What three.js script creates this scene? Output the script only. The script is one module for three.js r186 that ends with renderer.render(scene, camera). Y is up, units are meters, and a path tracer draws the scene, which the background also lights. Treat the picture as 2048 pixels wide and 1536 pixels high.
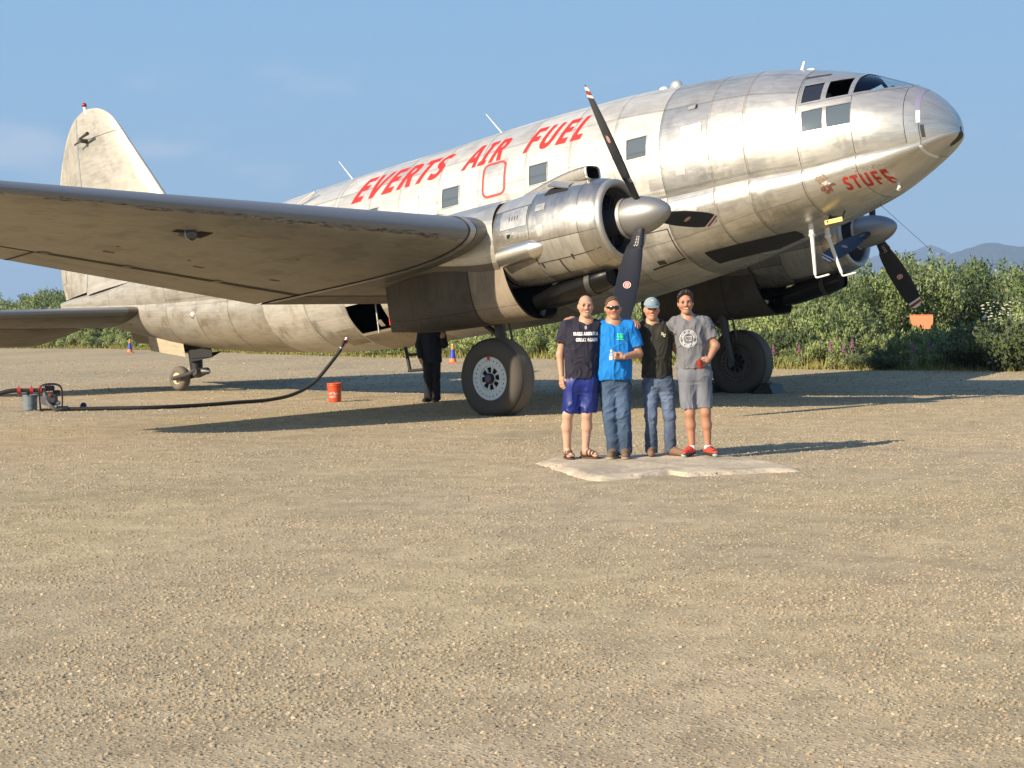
import * as THREE from 'three';
import { mergeGeometries } from 'three/addons/utils/BufferGeometryUtils.js';
import { RoundedBoxGeometry } from 'three/addons/geometries/RoundedBoxGeometry.js';

// ---------- camera, sky, sun, exposure ----------
const scene = new THREE.Scene();
const camera = new THREE.PerspectiveCamera(25.72, 4 / 3, 0.3, 40000);
camera.position.set(0, 1.688, 0);
camera.rotation.set(-0.0424, 0, -0.0141, 'YXZ');
scene.add(camera);
const EXPOSURE = 1.62;
const SUN_AZ = 39, SUN_EL = 26.4;            // shadows run to the right and away
const rad = (d) => d * Math.PI / 180;
const sunDir = new THREE.Vector3(-Math.cos(rad(SUN_AZ)) * Math.cos(rad(SUN_EL)), Math.sin(rad(SUN_EL)), Math.sin(rad(SUN_AZ)) * Math.cos(rad(SUN_EL)));
const sun = new THREE.DirectionalLight(new THREE.Color(1.0, 0.845, 0.645), 5.0);
sun.position.copy(sunDir).multiplyScalar(120);
sun.target.position.set(0, 0, -25);
sun.position.add(sun.target.position);
sun.castShadow = true;
sun.shadow.mapSize.set(4096, 4096);
Object.assign(sun.shadow.camera, { left: -60, right: 60, top: 60, bottom: -60, near: 1, far: 300 });
scene.add(sun, sun.target);

// ---------- small tools ----------
const V3 = THREE.Vector3, V2 = THREE.Vector2;
const lerp = THREE.MathUtils.lerp, clamp = THREE.MathUtils.clamp, smooth = THREE.MathUtils.smoothstep;
function rng(seed) { let s = seed >>> 0; return () => { s = (s + 0x6d2b79f5) | 0; let t = Math.imul(s ^ (s >>> 15), 1 | s); t = (t + Math.imul(t ^ (t >>> 7), 61 | t)) ^ t; return ((t ^ (t >>> 14)) >>> 0) / 4294967296; }; }
const hash3 = (x, y, z) => { let h = Math.imul(x | 0, 374761393) ^ Math.imul(y | 0, 668265263) ^ Math.imul(z | 0, 2147483647 ^ 0x5bd1e995); h = Math.imul(h ^ (h >>> 13), 1274126177); h ^= h >>> 16; return (h >>> 0) / 4294967296; };
function noise3(x, y, z) {
  const ix = Math.floor(x), iy = Math.floor(y), iz = Math.floor(z); let fx = x - ix, fy = y - iy, fz = z - iz;
  fx = fx * fx * (3 - 2 * fx); fy = fy * fy * (3 - 2 * fy); fz = fz * fz * (3 - 2 * fz);
  const c = (a, b, d) => hash3(ix + a, iy + b, iz + d);
  return lerp(lerp(lerp(c(0, 0, 0), c(1, 0, 0), fx), lerp(c(0, 1, 0), c(1, 1, 0), fx), fy), lerp(lerp(c(0, 0, 1), c(1, 0, 1), fx), lerp(c(0, 1, 1), c(1, 1, 1), fx), fy), fz);
}
const fbm3 = (x, y, z, o = 4) => { let s = 0, a = 0.5, n = 0; for (let i = 0; i < o; i++) { s += a * noise3(x, y, z); n += a; a *= 0.5; x = x * 2.03 + 7.1; y = y * 2.03 + 3.3; z = z * 2.03 + 1.7; } return s / n; };
// tileable 2-D noise: lattice wraps at period p
function tnoise(x, y, p, seed) {
  const ix = Math.floor(x), iy = Math.floor(y); let fx = x - ix, fy = y - iy; fx = fx * fx * (3 - 2 * fx); fy = fy * fy * (3 - 2 * fy);
  const w = (a) => ((a % p) + p) % p, c = (a, b) => hash3(w(ix + a), w(iy + b), seed);
  return lerp(lerp(c(0, 0), c(1, 0), fx), lerp(c(0, 1), c(1, 1), fx), fy);
}
const pch = (X, Y) => {                        // monotone cubic through (X, Y)
  const n = X.length, h = [], d = [], m = new Array(n).fill(0);
  for (let i = 0; i < n - 1; i++) { h.push(X[i + 1] - X[i]); d.push((Y[i + 1] - Y[i]) / h[i]); }
  for (let i = 1; i < n - 1; i++) if (d[i - 1] * d[i] > 0) { const a = 2 * h[i] + h[i - 1], b = h[i] + 2 * h[i - 1]; m[i] = (a + b) / (a / d[i - 1] + b / d[i]); }
  m[0] = d[0]; m[n - 1] = d[n - 2];
  return (x) => {
    let i = 0; while (i < n - 2 && x > X[i + 1]) i++;
    const t = clamp((x - X[i]) / h[i], 0, 1), t2 = t * t, t3 = t2 * t;
    return (2 * t3 - 3 * t2 + 1) * Y[i] + (t3 - 2 * t2 + t) * h[i] * m[i] + (-2 * t3 + 3 * t2) * Y[i + 1] + (t3 - t2) * h[i] * m[i + 1];
  };
};

// ---------- sky: clear evening blue, pale haze low down, a few thin far clouds ----------
{
  const W = 2048, H = 1024, data = new Float32Array(W * H * 4), d = new V3();
  for (let j = 0; j < H; j++) {
    const el = ((j + 0.5) / H - 0.5) * Math.PI, y = Math.sin(el), ce = Math.cos(el);
    for (let i = 0; i < W; i++) {
      const az = ((i + 0.5) / W - 0.5) * 2 * Math.PI; d.set(Math.cos(az) * ce, y, Math.sin(az) * ce);
      const c = d.dot(sunDir), up = Math.max(y, 0);
      const k = 1 - Math.exp(-up * 5.2), z = smooth(up, 0.25, 1);
      let r = lerp(0.215, 0.142, k), g = lerp(0.320, 0.296, k), b = lerp(0.435, 0.49, k);
      r = lerp(r, 0.045, z); g = lerp(g, 0.105, z); b = lerp(b, 0.27, z);
      const glow = Math.pow(Math.max(0, (c + 1) / 2), 14) * 0.8 + Math.pow(Math.max(0, c), 90) * 1.2, warm = Math.exp(-up * 4);
      r += glow * 0.42; g += glow * 0.37; b += glow * (0.29 - 0.1 * warm);
      if (y > 0 && y < 0.4) {                  // far, thin, low cloud
        const u = az * 9, v = el * 34; let n = fbm3(u * 1.7, v * 1.5, 3.7, 5) + 0.3 * fbm3(u * 3, v * 2.2, 9.1, 3) - 0.125;
        const band = smooth(el, 0.035, 0.075) * (1 - smooth(el, 0.1, 0.17));
        const q = Math.exp(-(((az + 1.862) / 0.035) ** 2 + ((el - 0.094) / 0.016) ** 2)) * 0.36 + Math.exp(-(((az + 1.70) / 0.04) ** 2 + ((el - 0.085) / 0.013) ** 2)) * 0.28; const a = smooth(n + q, 0.60, 0.86) * band * 0.5;
        r = lerp(r, 0.38, a); g = lerp(g, 0.42, a); b = lerp(b, 0.50, a);
      }
      if (y < 0) { const f = smooth(-y, 0, 0.04); r = lerp(r, 0.16, f); g = lerp(g, 0.13, f); b = lerp(b, 0.09, f); }
      const o = (j * W + i) * 4; data[o] = r; data[o + 1] = g; data[o + 2] = b; data[o + 3] = 1;
    }
  }
  const t = new THREE.DataTexture(data, W, H, THREE.RGBAFormat, THREE.FloatType);
  t.mapping = THREE.EquirectangularReflectionMapping; t.magFilter = THREE.LinearFilter; t.needsUpdate = true;
  scene.background = t; scene.environment = t;
}
scene.fog = new THREE.FogExp2(new THREE.Color(0.42, 0.60, 0.85), 0.00014);

// ---------- helpers that make and register things ----------
const used = new Map();
function numbered(name) { const n = used.get(name) ?? 0; used.set(name, n + 1); return n ? name + '_' + String(n).padStart(3, '0') : name; }
function tag(o, label, category, group) { o.userData.label = label; o.userData.category = category; if (group) o.userData.group = group; return o; }
function kind(o, k, label, category) { o.userData.kind = k; if (label) o.userData.label = label; if (category) o.userData.category = category; return o; }
function thing(name, label, category, pos = [0, 0, 0], turn = 0, group) {
  const o = new THREE.Group(); o.name = numbered(name); o.position.set(...pos); o.rotation.y = turn; scene.add(o); return tag(o, label, category, group);
}
function tidy(g) { for (const k of Object.keys(g.attributes)) if (!['position', 'normal', 'uv', 'color'].includes(k)) g.deleteAttribute(k); return g; }
function merge(list) {
  list = list.flat().map((g) => tidy(g.index ? g.toNonIndexed() : g));
  if (!list.length) return new THREE.BufferGeometry(); if (list.length === 1) return list[0];
  const col = list.some((g) => g.attributes.color);
  for (const g of list) {
    if (!g.attributes.uv) g.setAttribute('uv', new THREE.BufferAttribute(new Float32Array(g.attributes.position.count * 2), 2));
    if (!g.attributes.normal) g.computeVertexNormals();
    if (col && !g.attributes.color) g.setAttribute('color', new THREE.BufferAttribute(new Float32Array(g.attributes.position.count * 3).fill(1), 3));
  }
  return mergeGeometries(list);
}
function part(name, geo, mat, parent, label) {
  const m = new THREE.Mesh(Array.isArray(geo) ? merge(geo) : geo, mat); m.name = numbered(name); m.castShadow = m.receiveShadow = true; parent.add(m);
  if (label) m.userData.label = label; return m;
}
const lin = (r, g, b) => new THREE.Color().setRGB(r, g, b);
function mat(name, r, g, b, rough = 0.8, metal = 0, extra = {}) { const M = extra.physical ? THREE.MeshPhysicalMaterial : THREE.MeshStandardMaterial; const { physical, ...e } = extra; const m = new M({ color: lin(r, g, b), roughness: rough, metalness: metal, side: THREE.DoubleSide, ...e }); m.name = name; return m; }
// grid surface from fn(u, v) -> V3 with numeric normals; flip turns it inside out
function surf(fn, nu, nv, { flip = false, uvf = null } = {}) {
  const pos = [], nor = [], uv = [], idx = [], e = 1e-3, a = new V3(), b = new V3(), n = new V3();
  for (let j = 0; j <= nv; j++) for (let i = 0; i <= nu; i++) {
    const u = i / nu, v = j / nv, p = fn(u, v); pos.push(p.x, p.y, p.z);
    const at = (uu, vv) => { a.subVectors(fn(Math.min(1, uu + e), vv), fn(Math.max(0, uu - e), vv)); b.subVectors(fn(uu, Math.min(1, vv + e)), fn(uu, Math.max(0, vv - e))); return n.crossVectors(a, b); };
    at(u, v); if (n.lengthSq() < 1e-16) at(lerp(u, 0.5, 0.01), lerp(v, 0.5, 0.01));
    n.normalize(); if (flip) n.negate(); nor.push(n.x, n.y, n.z);
    const t = uvf ? uvf(u, v) : [u, v]; uv.push(t[0], t[1]);
  }
  for (let j = 0; j < nv; j++) for (let i = 0; i < nu; i++) { const q = j * (nu + 1) + i, r = q + nu + 1; if (flip) idx.push(q, r, q + 1, q + 1, r, r + 1); else idx.push(q, q + 1, r, q + 1, r + 1, r); }
  const g = new THREE.BufferGeometry(); g.setAttribute('position', new THREE.Float32BufferAttribute(pos, 3)); g.setAttribute('normal', new THREE.Float32BufferAttribute(nor, 3)); g.setAttribute('uv', new THREE.Float32BufferAttribute(uv, 2)); g.setIndex(idx); return g;
}
function rod(a, b, r0, r1 = r0, seg = 10) {      // tapered bar from a to b
  const d = new V3().subVectors(b, a), L = d.length(), g = new THREE.CylinderGeometry(r1, r0, L, seg, 1); g.translate(0, L / 2, 0);
  g.applyQuaternion(new THREE.Quaternion().setFromUnitVectors(new V3(0, 1, 0), d.normalize())); g.translate(a.x, a.y, a.z); return g;
}
function tube(pts, r, seg = 40, rs = 10) { return new THREE.TubeGeometry(new THREE.CatmullRomCurve3(pts), seg, r, rs, false); }
function rbox(w, h, d, r = 0.01, at = [0, 0, 0]) { const g = new RoundedBoxGeometry(w, h, d, 2, r); g.translate(...at); return g; }
function tex(w, h, fn, srgb, repeat) {           // computed texture, fn(x, y) -> [r,g,b] 0..1
  const d = new Uint8Array(w * h * 4);
  for (let y = 0; y < h; y++) for (let x = 0; x < w; x++) { const c = fn(x / w, y / h), o = (y * w + x) * 4; for (let k = 0; k < 3; k++) d[o + k] = clamp(Math.round(c[k] * 255), 0, 255); d[o + 3] = c.length > 3 ? clamp(Math.round(c[3] * 255), 0, 255) : 255; }
  const t = new THREE.DataTexture(d, w, h); t.wrapS = t.wrapT = THREE.RepeatWrapping; t.magFilter = t.minFilter = THREE.LinearFilter; if (srgb) t.colorSpace = THREE.SRGBColorSpace; if (repeat) t.repeat.set(repeat[0], repeat[1]); t.needsUpdate = true; return t;
}
function canvasTex(w, h, draw) { const c = document.createElement('canvas'); c.width = w; c.height = h; const x = c.getContext('2d'); x.clearRect(0, 0, w, h); draw(x, w, h); const t = new THREE.CanvasTexture(c); t.colorSpace = THREE.SRGBColorSpace; return t; }
const decalMat = (name, t, rough = 0.6, metal = 0) => { const m = new THREE.MeshStandardMaterial({ map: t, transparent: true, roughness: rough, metalness: metal, side: THREE.DoubleSide }); m.name = name; return m; };
// smooth polygon mesh of the zero set of f inside a box (surface nets)
function meshField(f, lo, hi, cell, color) {
  const nx = Math.ceil((hi[0] - lo[0]) / cell) + 1, ny = Math.ceil((hi[1] - lo[1]) / cell) + 1, nz = Math.ceil((hi[2] - lo[2]) / cell) + 1, F = new Float32Array(nx * ny * nz);
  for (let k = 0, o = 0; k < nz; k++) for (let j = 0; j < ny; j++) for (let i = 0; i < nx; i++, o++) F[o] = f(lo[0] + i * cell, lo[1] + j * cell, lo[2] + k * cell);
  const vid = new Int32Array(nx * ny * nz).fill(-1), pos = [], idx = [], sx = 1, sy = nx, sz = nx * ny, off = [0, sx, sy, sx + sy, sz, sx + sz, sy + sz, sx + sy + sz];
  const E = [[0, 1], [2, 3], [4, 5], [6, 7], [0, 2], [1, 3], [4, 6], [5, 7], [0, 4], [1, 5], [2, 6], [3, 7]];
  for (let k = 0; k < nz - 1; k++) for (let j = 0; j < ny - 1; j++) for (let i = 0; i < nx - 1; i++) {
    const o = i + j * sy + k * sz; let m = 0; for (let c = 0; c < 8; c++) if (F[o + off[c]] < 0) m |= 1 << c; if (m === 0 || m === 255) continue;
    let x = 0, y = 0, z = 0, n = 0;
    for (const [a, b] of E) { const fa = F[o + off[a]], fb = F[o + off[b]]; if ((fa < 0) === (fb < 0)) continue; const t = fa / (fa - fb); x += lerp(a & 1, b & 1, t); y += lerp((a >> 1) & 1, (b >> 1) & 1, t); z += lerp(a >> 2, b >> 2, t); n++; }
    vid[o] = pos.length / 3; pos.push(lo[0] + (i + x / n) * cell, lo[1] + (j + y / n) * cell, lo[2] + (k + z / n) * cell);
  }
  const quad = (a, b, c, d, rev) => { if (rev) idx.push(a, c, b, a, d, c); else idx.push(a, b, c, a, c, d); };
  for (let k = 1; k < nz - 1; k++) for (let j = 1; j < ny - 1; j++) for (let i = 1; i < nx - 1; i++) {
    const o = i + j * sy + k * sz, s = F[o] < 0;
    if (s !== F[o + sx] < 0) quad(vid[o - sy - sz], vid[o - sz], vid[o], vid[o - sy], !s);
    if (s !== F[o + sy] < 0) quad(vid[o - sx - sz], vid[o - sx], vid[o], vid[o - sz], !s);
    if (s !== F[o + sz] < 0) quad(vid[o - sx - sy], vid[o - sy], vid[o], vid[o - sx], !s);
  }
  const nor = [], col = [], e = cell * 0.6;
  for (let p = 0; p < pos.length; p += 3) {
    const x = pos[p], y = pos[p + 1], z = pos[p + 2]; let a = f(x + e, y, z) - f(x - e, y, z), b = f(x, y + e, z) - f(x, y - e, z), c = f(x, y, z + e) - f(x, y, z - e); const L = Math.hypot(a, b, c) || 1; nor.push(a / L, b / L, c / L);
    if (color) { const q = color(x, y, z); col.push(q[0], q[1], q[2]); }
  }
  const g = new THREE.BufferGeometry(); g.setAttribute('position', new THREE.Float32BufferAttribute(pos, 3)); g.setAttribute('normal', new THREE.Float32BufferAttribute(nor, 3)); if (color) g.setAttribute('color', new THREE.Float32BufferAttribute(col, 3)); g.setIndex(idx); return g;
}

// ---------- ground ----------
// apron nearly level, with a low swell on the left in front of the wing
const gh = (x, z) => {
  const r = Math.hypot((x + 6.0) / 4.2, (z + 20.5) / 4.4), sw = 0.03 * Math.exp(-r * r);
  const near = 1 - smooth(Math.hypot(x, z + 20), 40, 70);
  return sw + near * (0.022 * (noise3(x * 0.35 + 11, 0, z * 0.35) - 0.5) * smooth(Math.hypot(x - 1.4, z + 18), 1.5, 4));
};
const gravelH = (() => {                        // one tile of compacted gravel: stone bumps in fines
  const N = 1024, R = rng(5), h = new Float32Array(N * N), tone = new Float32Array(N * N);
  for (let y = 0; y < N; y++) for (let x = 0; x < N; x++) { const u = x / N, v = y / N; h[y * N + x] = 0.22 * tnoise(u * 64, v * 64, 64, 1) + 0.2 * tnoise(u * 160, v * 160, 160, 2) + 0.14 * tnoise(u * 330, v * 330, 330, 3); }
  for (let s = 0; s < 17000; s++) {
    const cx = R() * N, cy = R() * N, r = 1.3 + 3.4 * Math.pow(R(), 2.6), e = 0.65 + 0.35 * R(), a = R() * 3.14, ca = Math.cos(a), sa = Math.sin(a), t = R() - 0.45, q = Math.ceil(r + 1), hi = 0.35 + 0.35 * R();
    for (let dy = -q; dy <= q; dy++) for (let dx = -q; dx <= q; dx++) {
      const X = (dx * ca + dy * sa) / r, Y = (-dx * sa + dy * ca) / (r * e), d = X * X + Y * Y; if (d > 1) continue;
      const o = (((Math.round(cy) + dy) % N + N) % N) * N + (((Math.round(cx) + dx) % N + N) % N), v = 0.3 + hi * Math.sqrt(1 - d); if (v > h[o]) { h[o] = v; tone[o] = t; }
    }
  }
  return { N, h, tone };
})();
const gravelColor = tex(1024, 1024, (u, v) => {
  const x = Math.floor(u * 1024), y = Math.floor(v * 1024), o = y * 1024 + x, t = gravelH.tone[o], n = tnoise(u * 12, v * 12, 12, 7), f = tnoise(u * 200, v * 200, 200, 8), m = tnoise(u * 40, v * 40, 40, 9);
  const k = 0.885 + 0.12 * (n - 0.5) + 0.12 * (f - 0.5) + 0.1 * (m - 0.5) + t * 0.26, w = t * 0.2 + 0.1 * (n - 0.5);
  return [k * (0.785 - w * 0.05), k * (0.713), k * (0.570 + w * 0.08)];
}, true);
const gravelBump = tex(1024, 1024, (u, v) => { const q = gravelH.h[Math.floor(v * 1024) * 1024 + Math.floor(u * 1024)]; return [q, q, q]; });
{
  const sp = (n, a, far) => { const o = []; for (let i = 0; i <= n; i++) { const t = i / n * 2 - 1; o.push(a * Math.sinh(t * Math.asinh(far / a))); } return o; };
  const X = sp(220, 6, 16000), Z = sp(240, 7, 16000).map((z) => z - 21), pos = [], uv = [], col = [], idx = [];
  for (const z of Z) for (const x of X) {
    pos.push(x, gh(x, z), z); uv.push(x / 3, z / 3);
    const a = fbm3(x * 0.22, 1, z * 0.22, 3), b = fbm3(x * 0.9, 5, z * 0.35, 3), far = smooth(Math.hypot(x, z), 130, 500), tr = Math.exp(-(((x + 0.25 * z + 6.2 + 0.4 * Math.sin(z * 0.2)) / 0.5) ** 2)) + Math.exp(-(((x + 0.25 * z + 3.9 + 0.4 * Math.sin(z * 0.2)) / 0.5) ** 2)), c = fbm3(x * 0.5 + 40, 2, z * 0.5, 4), k = 0.94 + 0.22 * (a - 0.5) + 0.16 * (b - 0.5) + 0.06 * tr - 0.13 * smooth(c, 0.52, 0.68);
    col.push(lerp(k * 1.0, 0.25, far), lerp(k * (0.99 - 0.06 * (b - 0.5)), 0.36, far), lerp(k * (0.965 - 0.2 * (a - 0.5)), 0.18, far));
  }
  const w = X.length; for (let j = 0; j < Z.length - 1; j++) for (let i = 0; i < w - 1; i++) { const q = j * w + i; idx.push(q, q + w, q + 1, q + 1, q + w, q + w + 1); }
  const g = new THREE.BufferGeometry(); g.setAttribute('position', new THREE.Float32BufferAttribute(pos, 3)); g.setAttribute('uv', new THREE.Float32BufferAttribute(uv, 2)); g.setAttribute('color', new THREE.Float32BufferAttribute(col, 3)); g.setIndex(idx); g.computeVertexNormals();
  const m = mat('gravel', 0.95, 0.95, 0.95, 0.95, 0, { map: gravelColor, bumpMap: gravelBump, bumpScale: 0.007, vertexColors: true });
  kind(part('ground', g, m, scene), 'structure', 'flat tan gravel apron that runs to the shrub line', 'ground');
}
{ // loose stones: real geometry where the photograph resolves them
  const R = rng(77), variants = [];
  for (let v = 0; v < 5; v++) {
    const g = new THREE.IcosahedronGeometry(1, 0), p = g.attributes.position, sx = 0.8 + 0.5 * R(), sy = 0.5 + 0.3 * R(), sz = 0.7 + 0.4 * R();
    for (let i = 0; i < p.count; i++) { const h = (a) => 0.78 + 0.42 * hash3(Math.round(p.getX(i) * 50) + v * 91, Math.round(p.getY(i) * 50) + a, Math.round(p.getZ(i) * 50)); p.setXYZ(i, p.getX(i) * h(1) * sx, p.getY(i) * h(2) * sy, p.getZ(i) * h(3) * sz); }
    g.computeVertexNormals(); variants.push(g);
  }
  const bands = [[5.2, 8, 3600], [8, 11, 2800], [11, 15, 1800], [15, 22, 1000], [22, 34, 420], [34, 48, 170], [48, 68, 60]], all = variants.map(() => []);
  const M = new THREE.Matrix4(), Q = new THREE.Quaternion(), E = new THREE.Euler(), S = new V3(), T = new V3();
  for (const [d0, d1, den] of bands) {
    const hw = d1 * 0.33 + 0.8, n = Math.round((d1 - d0) * hw * 2 * den);
    for (let i = 0; i < n; i++) {
      const z = -lerp(d0, d1, R()), x = (R() * 2 - 1) * hw; if (Math.abs(x) > -z * 0.33 + 0.8) continue;
      const clump = fbm3(x * 1.1, 3, z * 1.1, 3); if (R() > smooth(clump, 0.25, 0.75) * 0.9 + 0.22) continue;
      if (x > 0.2 && x < 3.0 && z < -16.55 && z > -19.2 && Math.abs((x - 1.6) / 1.35) + Math.abs((z + 17.95) / 1.5) < 0.72 + 0.25 * noise3(x * 6, 8, z * 6)) continue;
      const r = (0.0029 + 0.0108 * Math.pow(R(), 4.2)) * (1 + Math.max(0, -z - 12) * 0.03);
      E.set(R() * 6.3, R() * 6.3, (R() - 0.5) * 0.8); Q.setFromEuler(E); const s2 = 0.75 + 0.5 * R(); S.set(r * 1.05, r * s2 * 0.85, r * 1.05); T.set(x, gh(x, z) - r * 0.02 + (Math.abs((x - 1.6) / 1.35) + Math.abs((z + 17.95) / 1.5) < 1.0 && x > 0.3 && z > -19.3 && z < -16.7 ? 0.03 : 0), z); M.compose(T, Q, S);
      const t = R(), w = R(); let c = [0.372, 0.306, 0.208]; const k = t < 0.05 ? 1.1 + 0.4 * w : t < 0.22 ? 0.58 + 0.25 * w : 0.78 + 0.26 * w; const hue = (R() - 0.5) * 0.16;
      all[(R() * 5) | 0].push([M.clone(), c[0] * k * (1 + hue), c[1] * k, c[2] * k * (1 - hue)]);
    }
  }
  const geoMat = mat('pebble', 1, 1, 1, 0.9), C = new THREE.Color();
  const host = new THREE.Group(); host.name = 'gravel_stones'; scene.add(host); kind(host, 'stuff', 'loose pale and grey gravel stones scattered over the apron', 'gravel');
  all.forEach((list, v) => {
    const im = new THREE.InstancedMesh(variants[v], geoMat, list.length); im.name = numbered('stones'); im.castShadow = im.receiveShadow = true; im.userData.kind = 'stuff';
    list.forEach(([m, r, g, b], i) => { im.setMatrixAt(i, m); im.setColorAt(i, C.setRGB(Math.min(r, 0.75), Math.min(g, 0.7), Math.min(b, 0.6))); }); host.add(im);
  });
}
{ // worn concrete pad under the four people, a few centimetres proud of the gravel
  const P = [[0.2, -18.72], [0.42, -19.2], [1.0, -19.45], [2.1, -19.35], [2.75, -18.75], [3.02, -17.75], [3.0, -17.35], [2.2, -17.1], [1.75, -16.95], [1.62, -17.2], [1.35, -16.95], [0.86, -16.6], [0.7, -16.75], [0.5, -17.6]];
  const cx = 1.6, cz = -18.1, n = 180, rows = 26, poly = P.map(([x, z]) => new V2(x, z));
  const edge = (a) => { const dx = Math.cos(a), dz = Math.sin(a); let best = 1.2; for (let i = 0; i < poly.length; i++) { const p = poly[i], q = poly[(i + 1) % poly.length], ex = q.x - p.x, ez = q.y - p.y, den = dx * ez - dz * ex; if (Math.abs(den) < 1e-9) continue; const t = ((p.x - cx) * ez - (p.y - cz) * ex) / den, s = ((p.x - cx) * dz - (p.y - cz) * dx) / den; if (t > 0 && s >= 0 && s <= 1) best = t; } return best * (1 + 0.04 * (fbm3(dx * 11, 2, dz * 11, 5) - 0.5) * 2); };
  const E = []; for (let i = 0; i <= n; i++) E.push(edge((i % n) / n * Math.PI * 2));
  const g = surf((u, v) => { const i = u * n, a = u * Math.PI * 2, e = lerp(E[Math.floor(i)], E[Math.min(n, Math.ceil(i))], i - Math.floor(i)), r = v * e * 1.015, x = cx + Math.cos(a) * r, z = cz + Math.sin(a) * r; return new V3(x, 0.042 * (1 - Math.pow(smooth(v, 0.86, 1.0), 0.8)) + 0.006 * (fbm3(x * 5, 1, z * 5, 3) - 0.5) - smooth(v, 0.95, 1) * 0.03, z); }, n, rows, { uvf: (u, v) => { const a = u * 6.283; return [Math.cos(a) * v * 0.6, Math.sin(a) * v * 0.6]; }, flip: true });
  const t = tex(512, 512, (u, v) => { const a = tnoise(u * 6, v * 6, 6, 31), b = tnoise(u * 30, v * 30, 30, 32), c = tnoise(u * 120, v * 120, 120, 33), k = 0.755 + 0.18 * (a - 0.5) + 0.12 * (b - 0.5) + 0.14 * (c - 0.5); return [k * 0.985, k * 0.91, k * 0.785]; }, true);
  const o = part('concrete_pad', g, mat('concrete', 0.92, 0.92, 0.92, 0.9, 0, { map: t, bumpMap: t, bumpScale: 0.01 }), scene);
  tag(o, 'worn pale concrete pad set in the gravel under the four standing people', 'concrete pad'); 
}
const PAD = 0.043;
{ // two far ranges on the right
  const range = (px, dist, seed, name, label, rgb) => {
    const f = 3363, yh = (x) => 621 - 0.0141 * (x - 1024), ridge = px.map(([x, y]) => [(x - 1024) / f * dist, (yh(x) - y) / f * dist]);
    const R = pch(ridge.map((q) => q[0]), ridge.map((q) => q[1])), x0 = ridge[0][0], x1 = ridge.at(-1)[0];
    const g = surf((u, v) => {
      const x = lerp(x0, x1, u), h = Math.max(0, R(x)), t = v * 2 - 1, rel = Math.pow(1 - Math.abs(t), 1.15), spur = fbm3(x / 260, seed, t * 6, 5) - 0.5;
      const y = h * rel * (1 + spur * 0.9 * (1 - rel)) + (fbm3(x / 90, seed + 4, t * 14, 4) - 0.5) * 0.1 * h * (0.2 + rel) - 8;
      return new V3(x, y, -dist + t * 900);
    }, 240, 50, { uvf: (u, v) => [u * 30, v * 20], flip: true });
    const t = tex(256, 256, (u, v) => { const a = tnoise(u * 8, v * 8, 8, seed), b = tnoise(u * 40, v * 40, 40, seed + 1), s = smooth(a * 0.6 + b * 0.4, 0.45, 0.6); return [lerp(0.12, 0.24, s), lerp(0.18, 0.26, s), lerp(0.15, 0.27, s)]; }, true);
    kind(part(name, g, mat(name + '_scrub', ...rgb, 1, 0, { map: t }), scene), 'structure', label, 'mountains');
  };
  range([[1380, 612], [1560, 560], [1700, 522], [1780, 497], [1815, 492], [1840, 488], [1865, 482], [1885, 489], [1905, 498], [1950, 512], [2100, 540], [2300, 590]], 7600, 41, 'hills', 'hazy blue far peak low on the horizon behind the shrubs', [0.8, 0.85, 1]);
  range([[1830, 560], [1880, 515], [1905, 499], [1925, 490], [1950, 479], [1975, 472], [1995, 473], [2015, 478], [2048, 484], [2140, 470], [2300, 500], [2600, 560]], 5600, 53, 'hills', 'hazy blue mountain ridge at the right edge of the horizon', [0.8, 0.85, 1]);
}

// ---------- the aeroplane ----------
// Built in its own axes: x forward from the nose tip, y to its left, z up, metres; B() turns that into the group's axes.
const PL = { px: 7.2021, py: 4.5626, pz: -26.9475, psi: 0.6646, th: 0.1474, xw: -6.8674, zw: -2.9746, rw: 0.6212, T: 3.95 };
const bG = new V3(PL.xw - PL.rw * Math.sin(PL.th), 0, PL.zw - PL.rw * Math.cos(PL.th));
const B = (x, y, z) => new V3(x - bG.x, z - bG.z, -(y - bG.y));
const W = (x, y, z) => { const X = x * Math.cos(PL.th) - z * Math.sin(PL.th), Y = x * Math.sin(PL.th) + z * Math.cos(PL.th); return new V3(PL.px + X * Math.cos(PL.psi) + y * Math.sin(PL.psi), Y + PL.py, PL.pz + X * Math.sin(PL.psi) - y * Math.cos(PL.psi)); };
const plane = thing('cargo_aeroplane', 'big bare metal twin engined aeroplane with red lettering parked nose high on the gravel', 'aeroplane');
plane.position.copy(W(bG.x, 0, bG.z)); plane.rotation.set(0, -PL.psi, PL.th, 'YXZ');

// bare metal: roughness and tone drift with wear
const wear = tex(1024, 1024, (u, v) => {
  const a = tnoise(u * 5, v * 5, 5, 61), b = tnoise(u * 18, v * 60, 60, 62), c = tnoise(u * 130, v * 130, 130, 63), d = tnoise(u * 30, v * 30, 30, 64);
  const r = 0.62 + 0.10 * (a - 0.5) + 0.12 * (b - 0.5) + 0.10 * (d - 0.5) + 0.08 * (c - 0.5); return [r, r, r];
});
const wearTone = tex(1024, 1024, (u, v) => {
  const a = tnoise(u * 4, v * 4, 4, 71), b = tnoise(u * 26, v * 26, 26, 72), c = tnoise(u * 14, v * 90, 90, 73), s = smooth(tnoise(u * 9, v * 9, 9, 74) * 0.6 + b * 0.4, 0.5, 0.8);
  const k = 0.94 + 0.06 * (a - 0.5) + 0.05 * (b - 0.5) + 0.07 * (c - 0.5) - 0.09 * s; return [k, k * 0.985, k * 0.955];
}, true);
const metalMat = (name, r, g, b, rough, { metal = 0.70, ...extra } = {}) => mat(name, r, g, b, rough, metal, { roughnessMap: wear, map: wearTone, ...extra });
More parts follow.
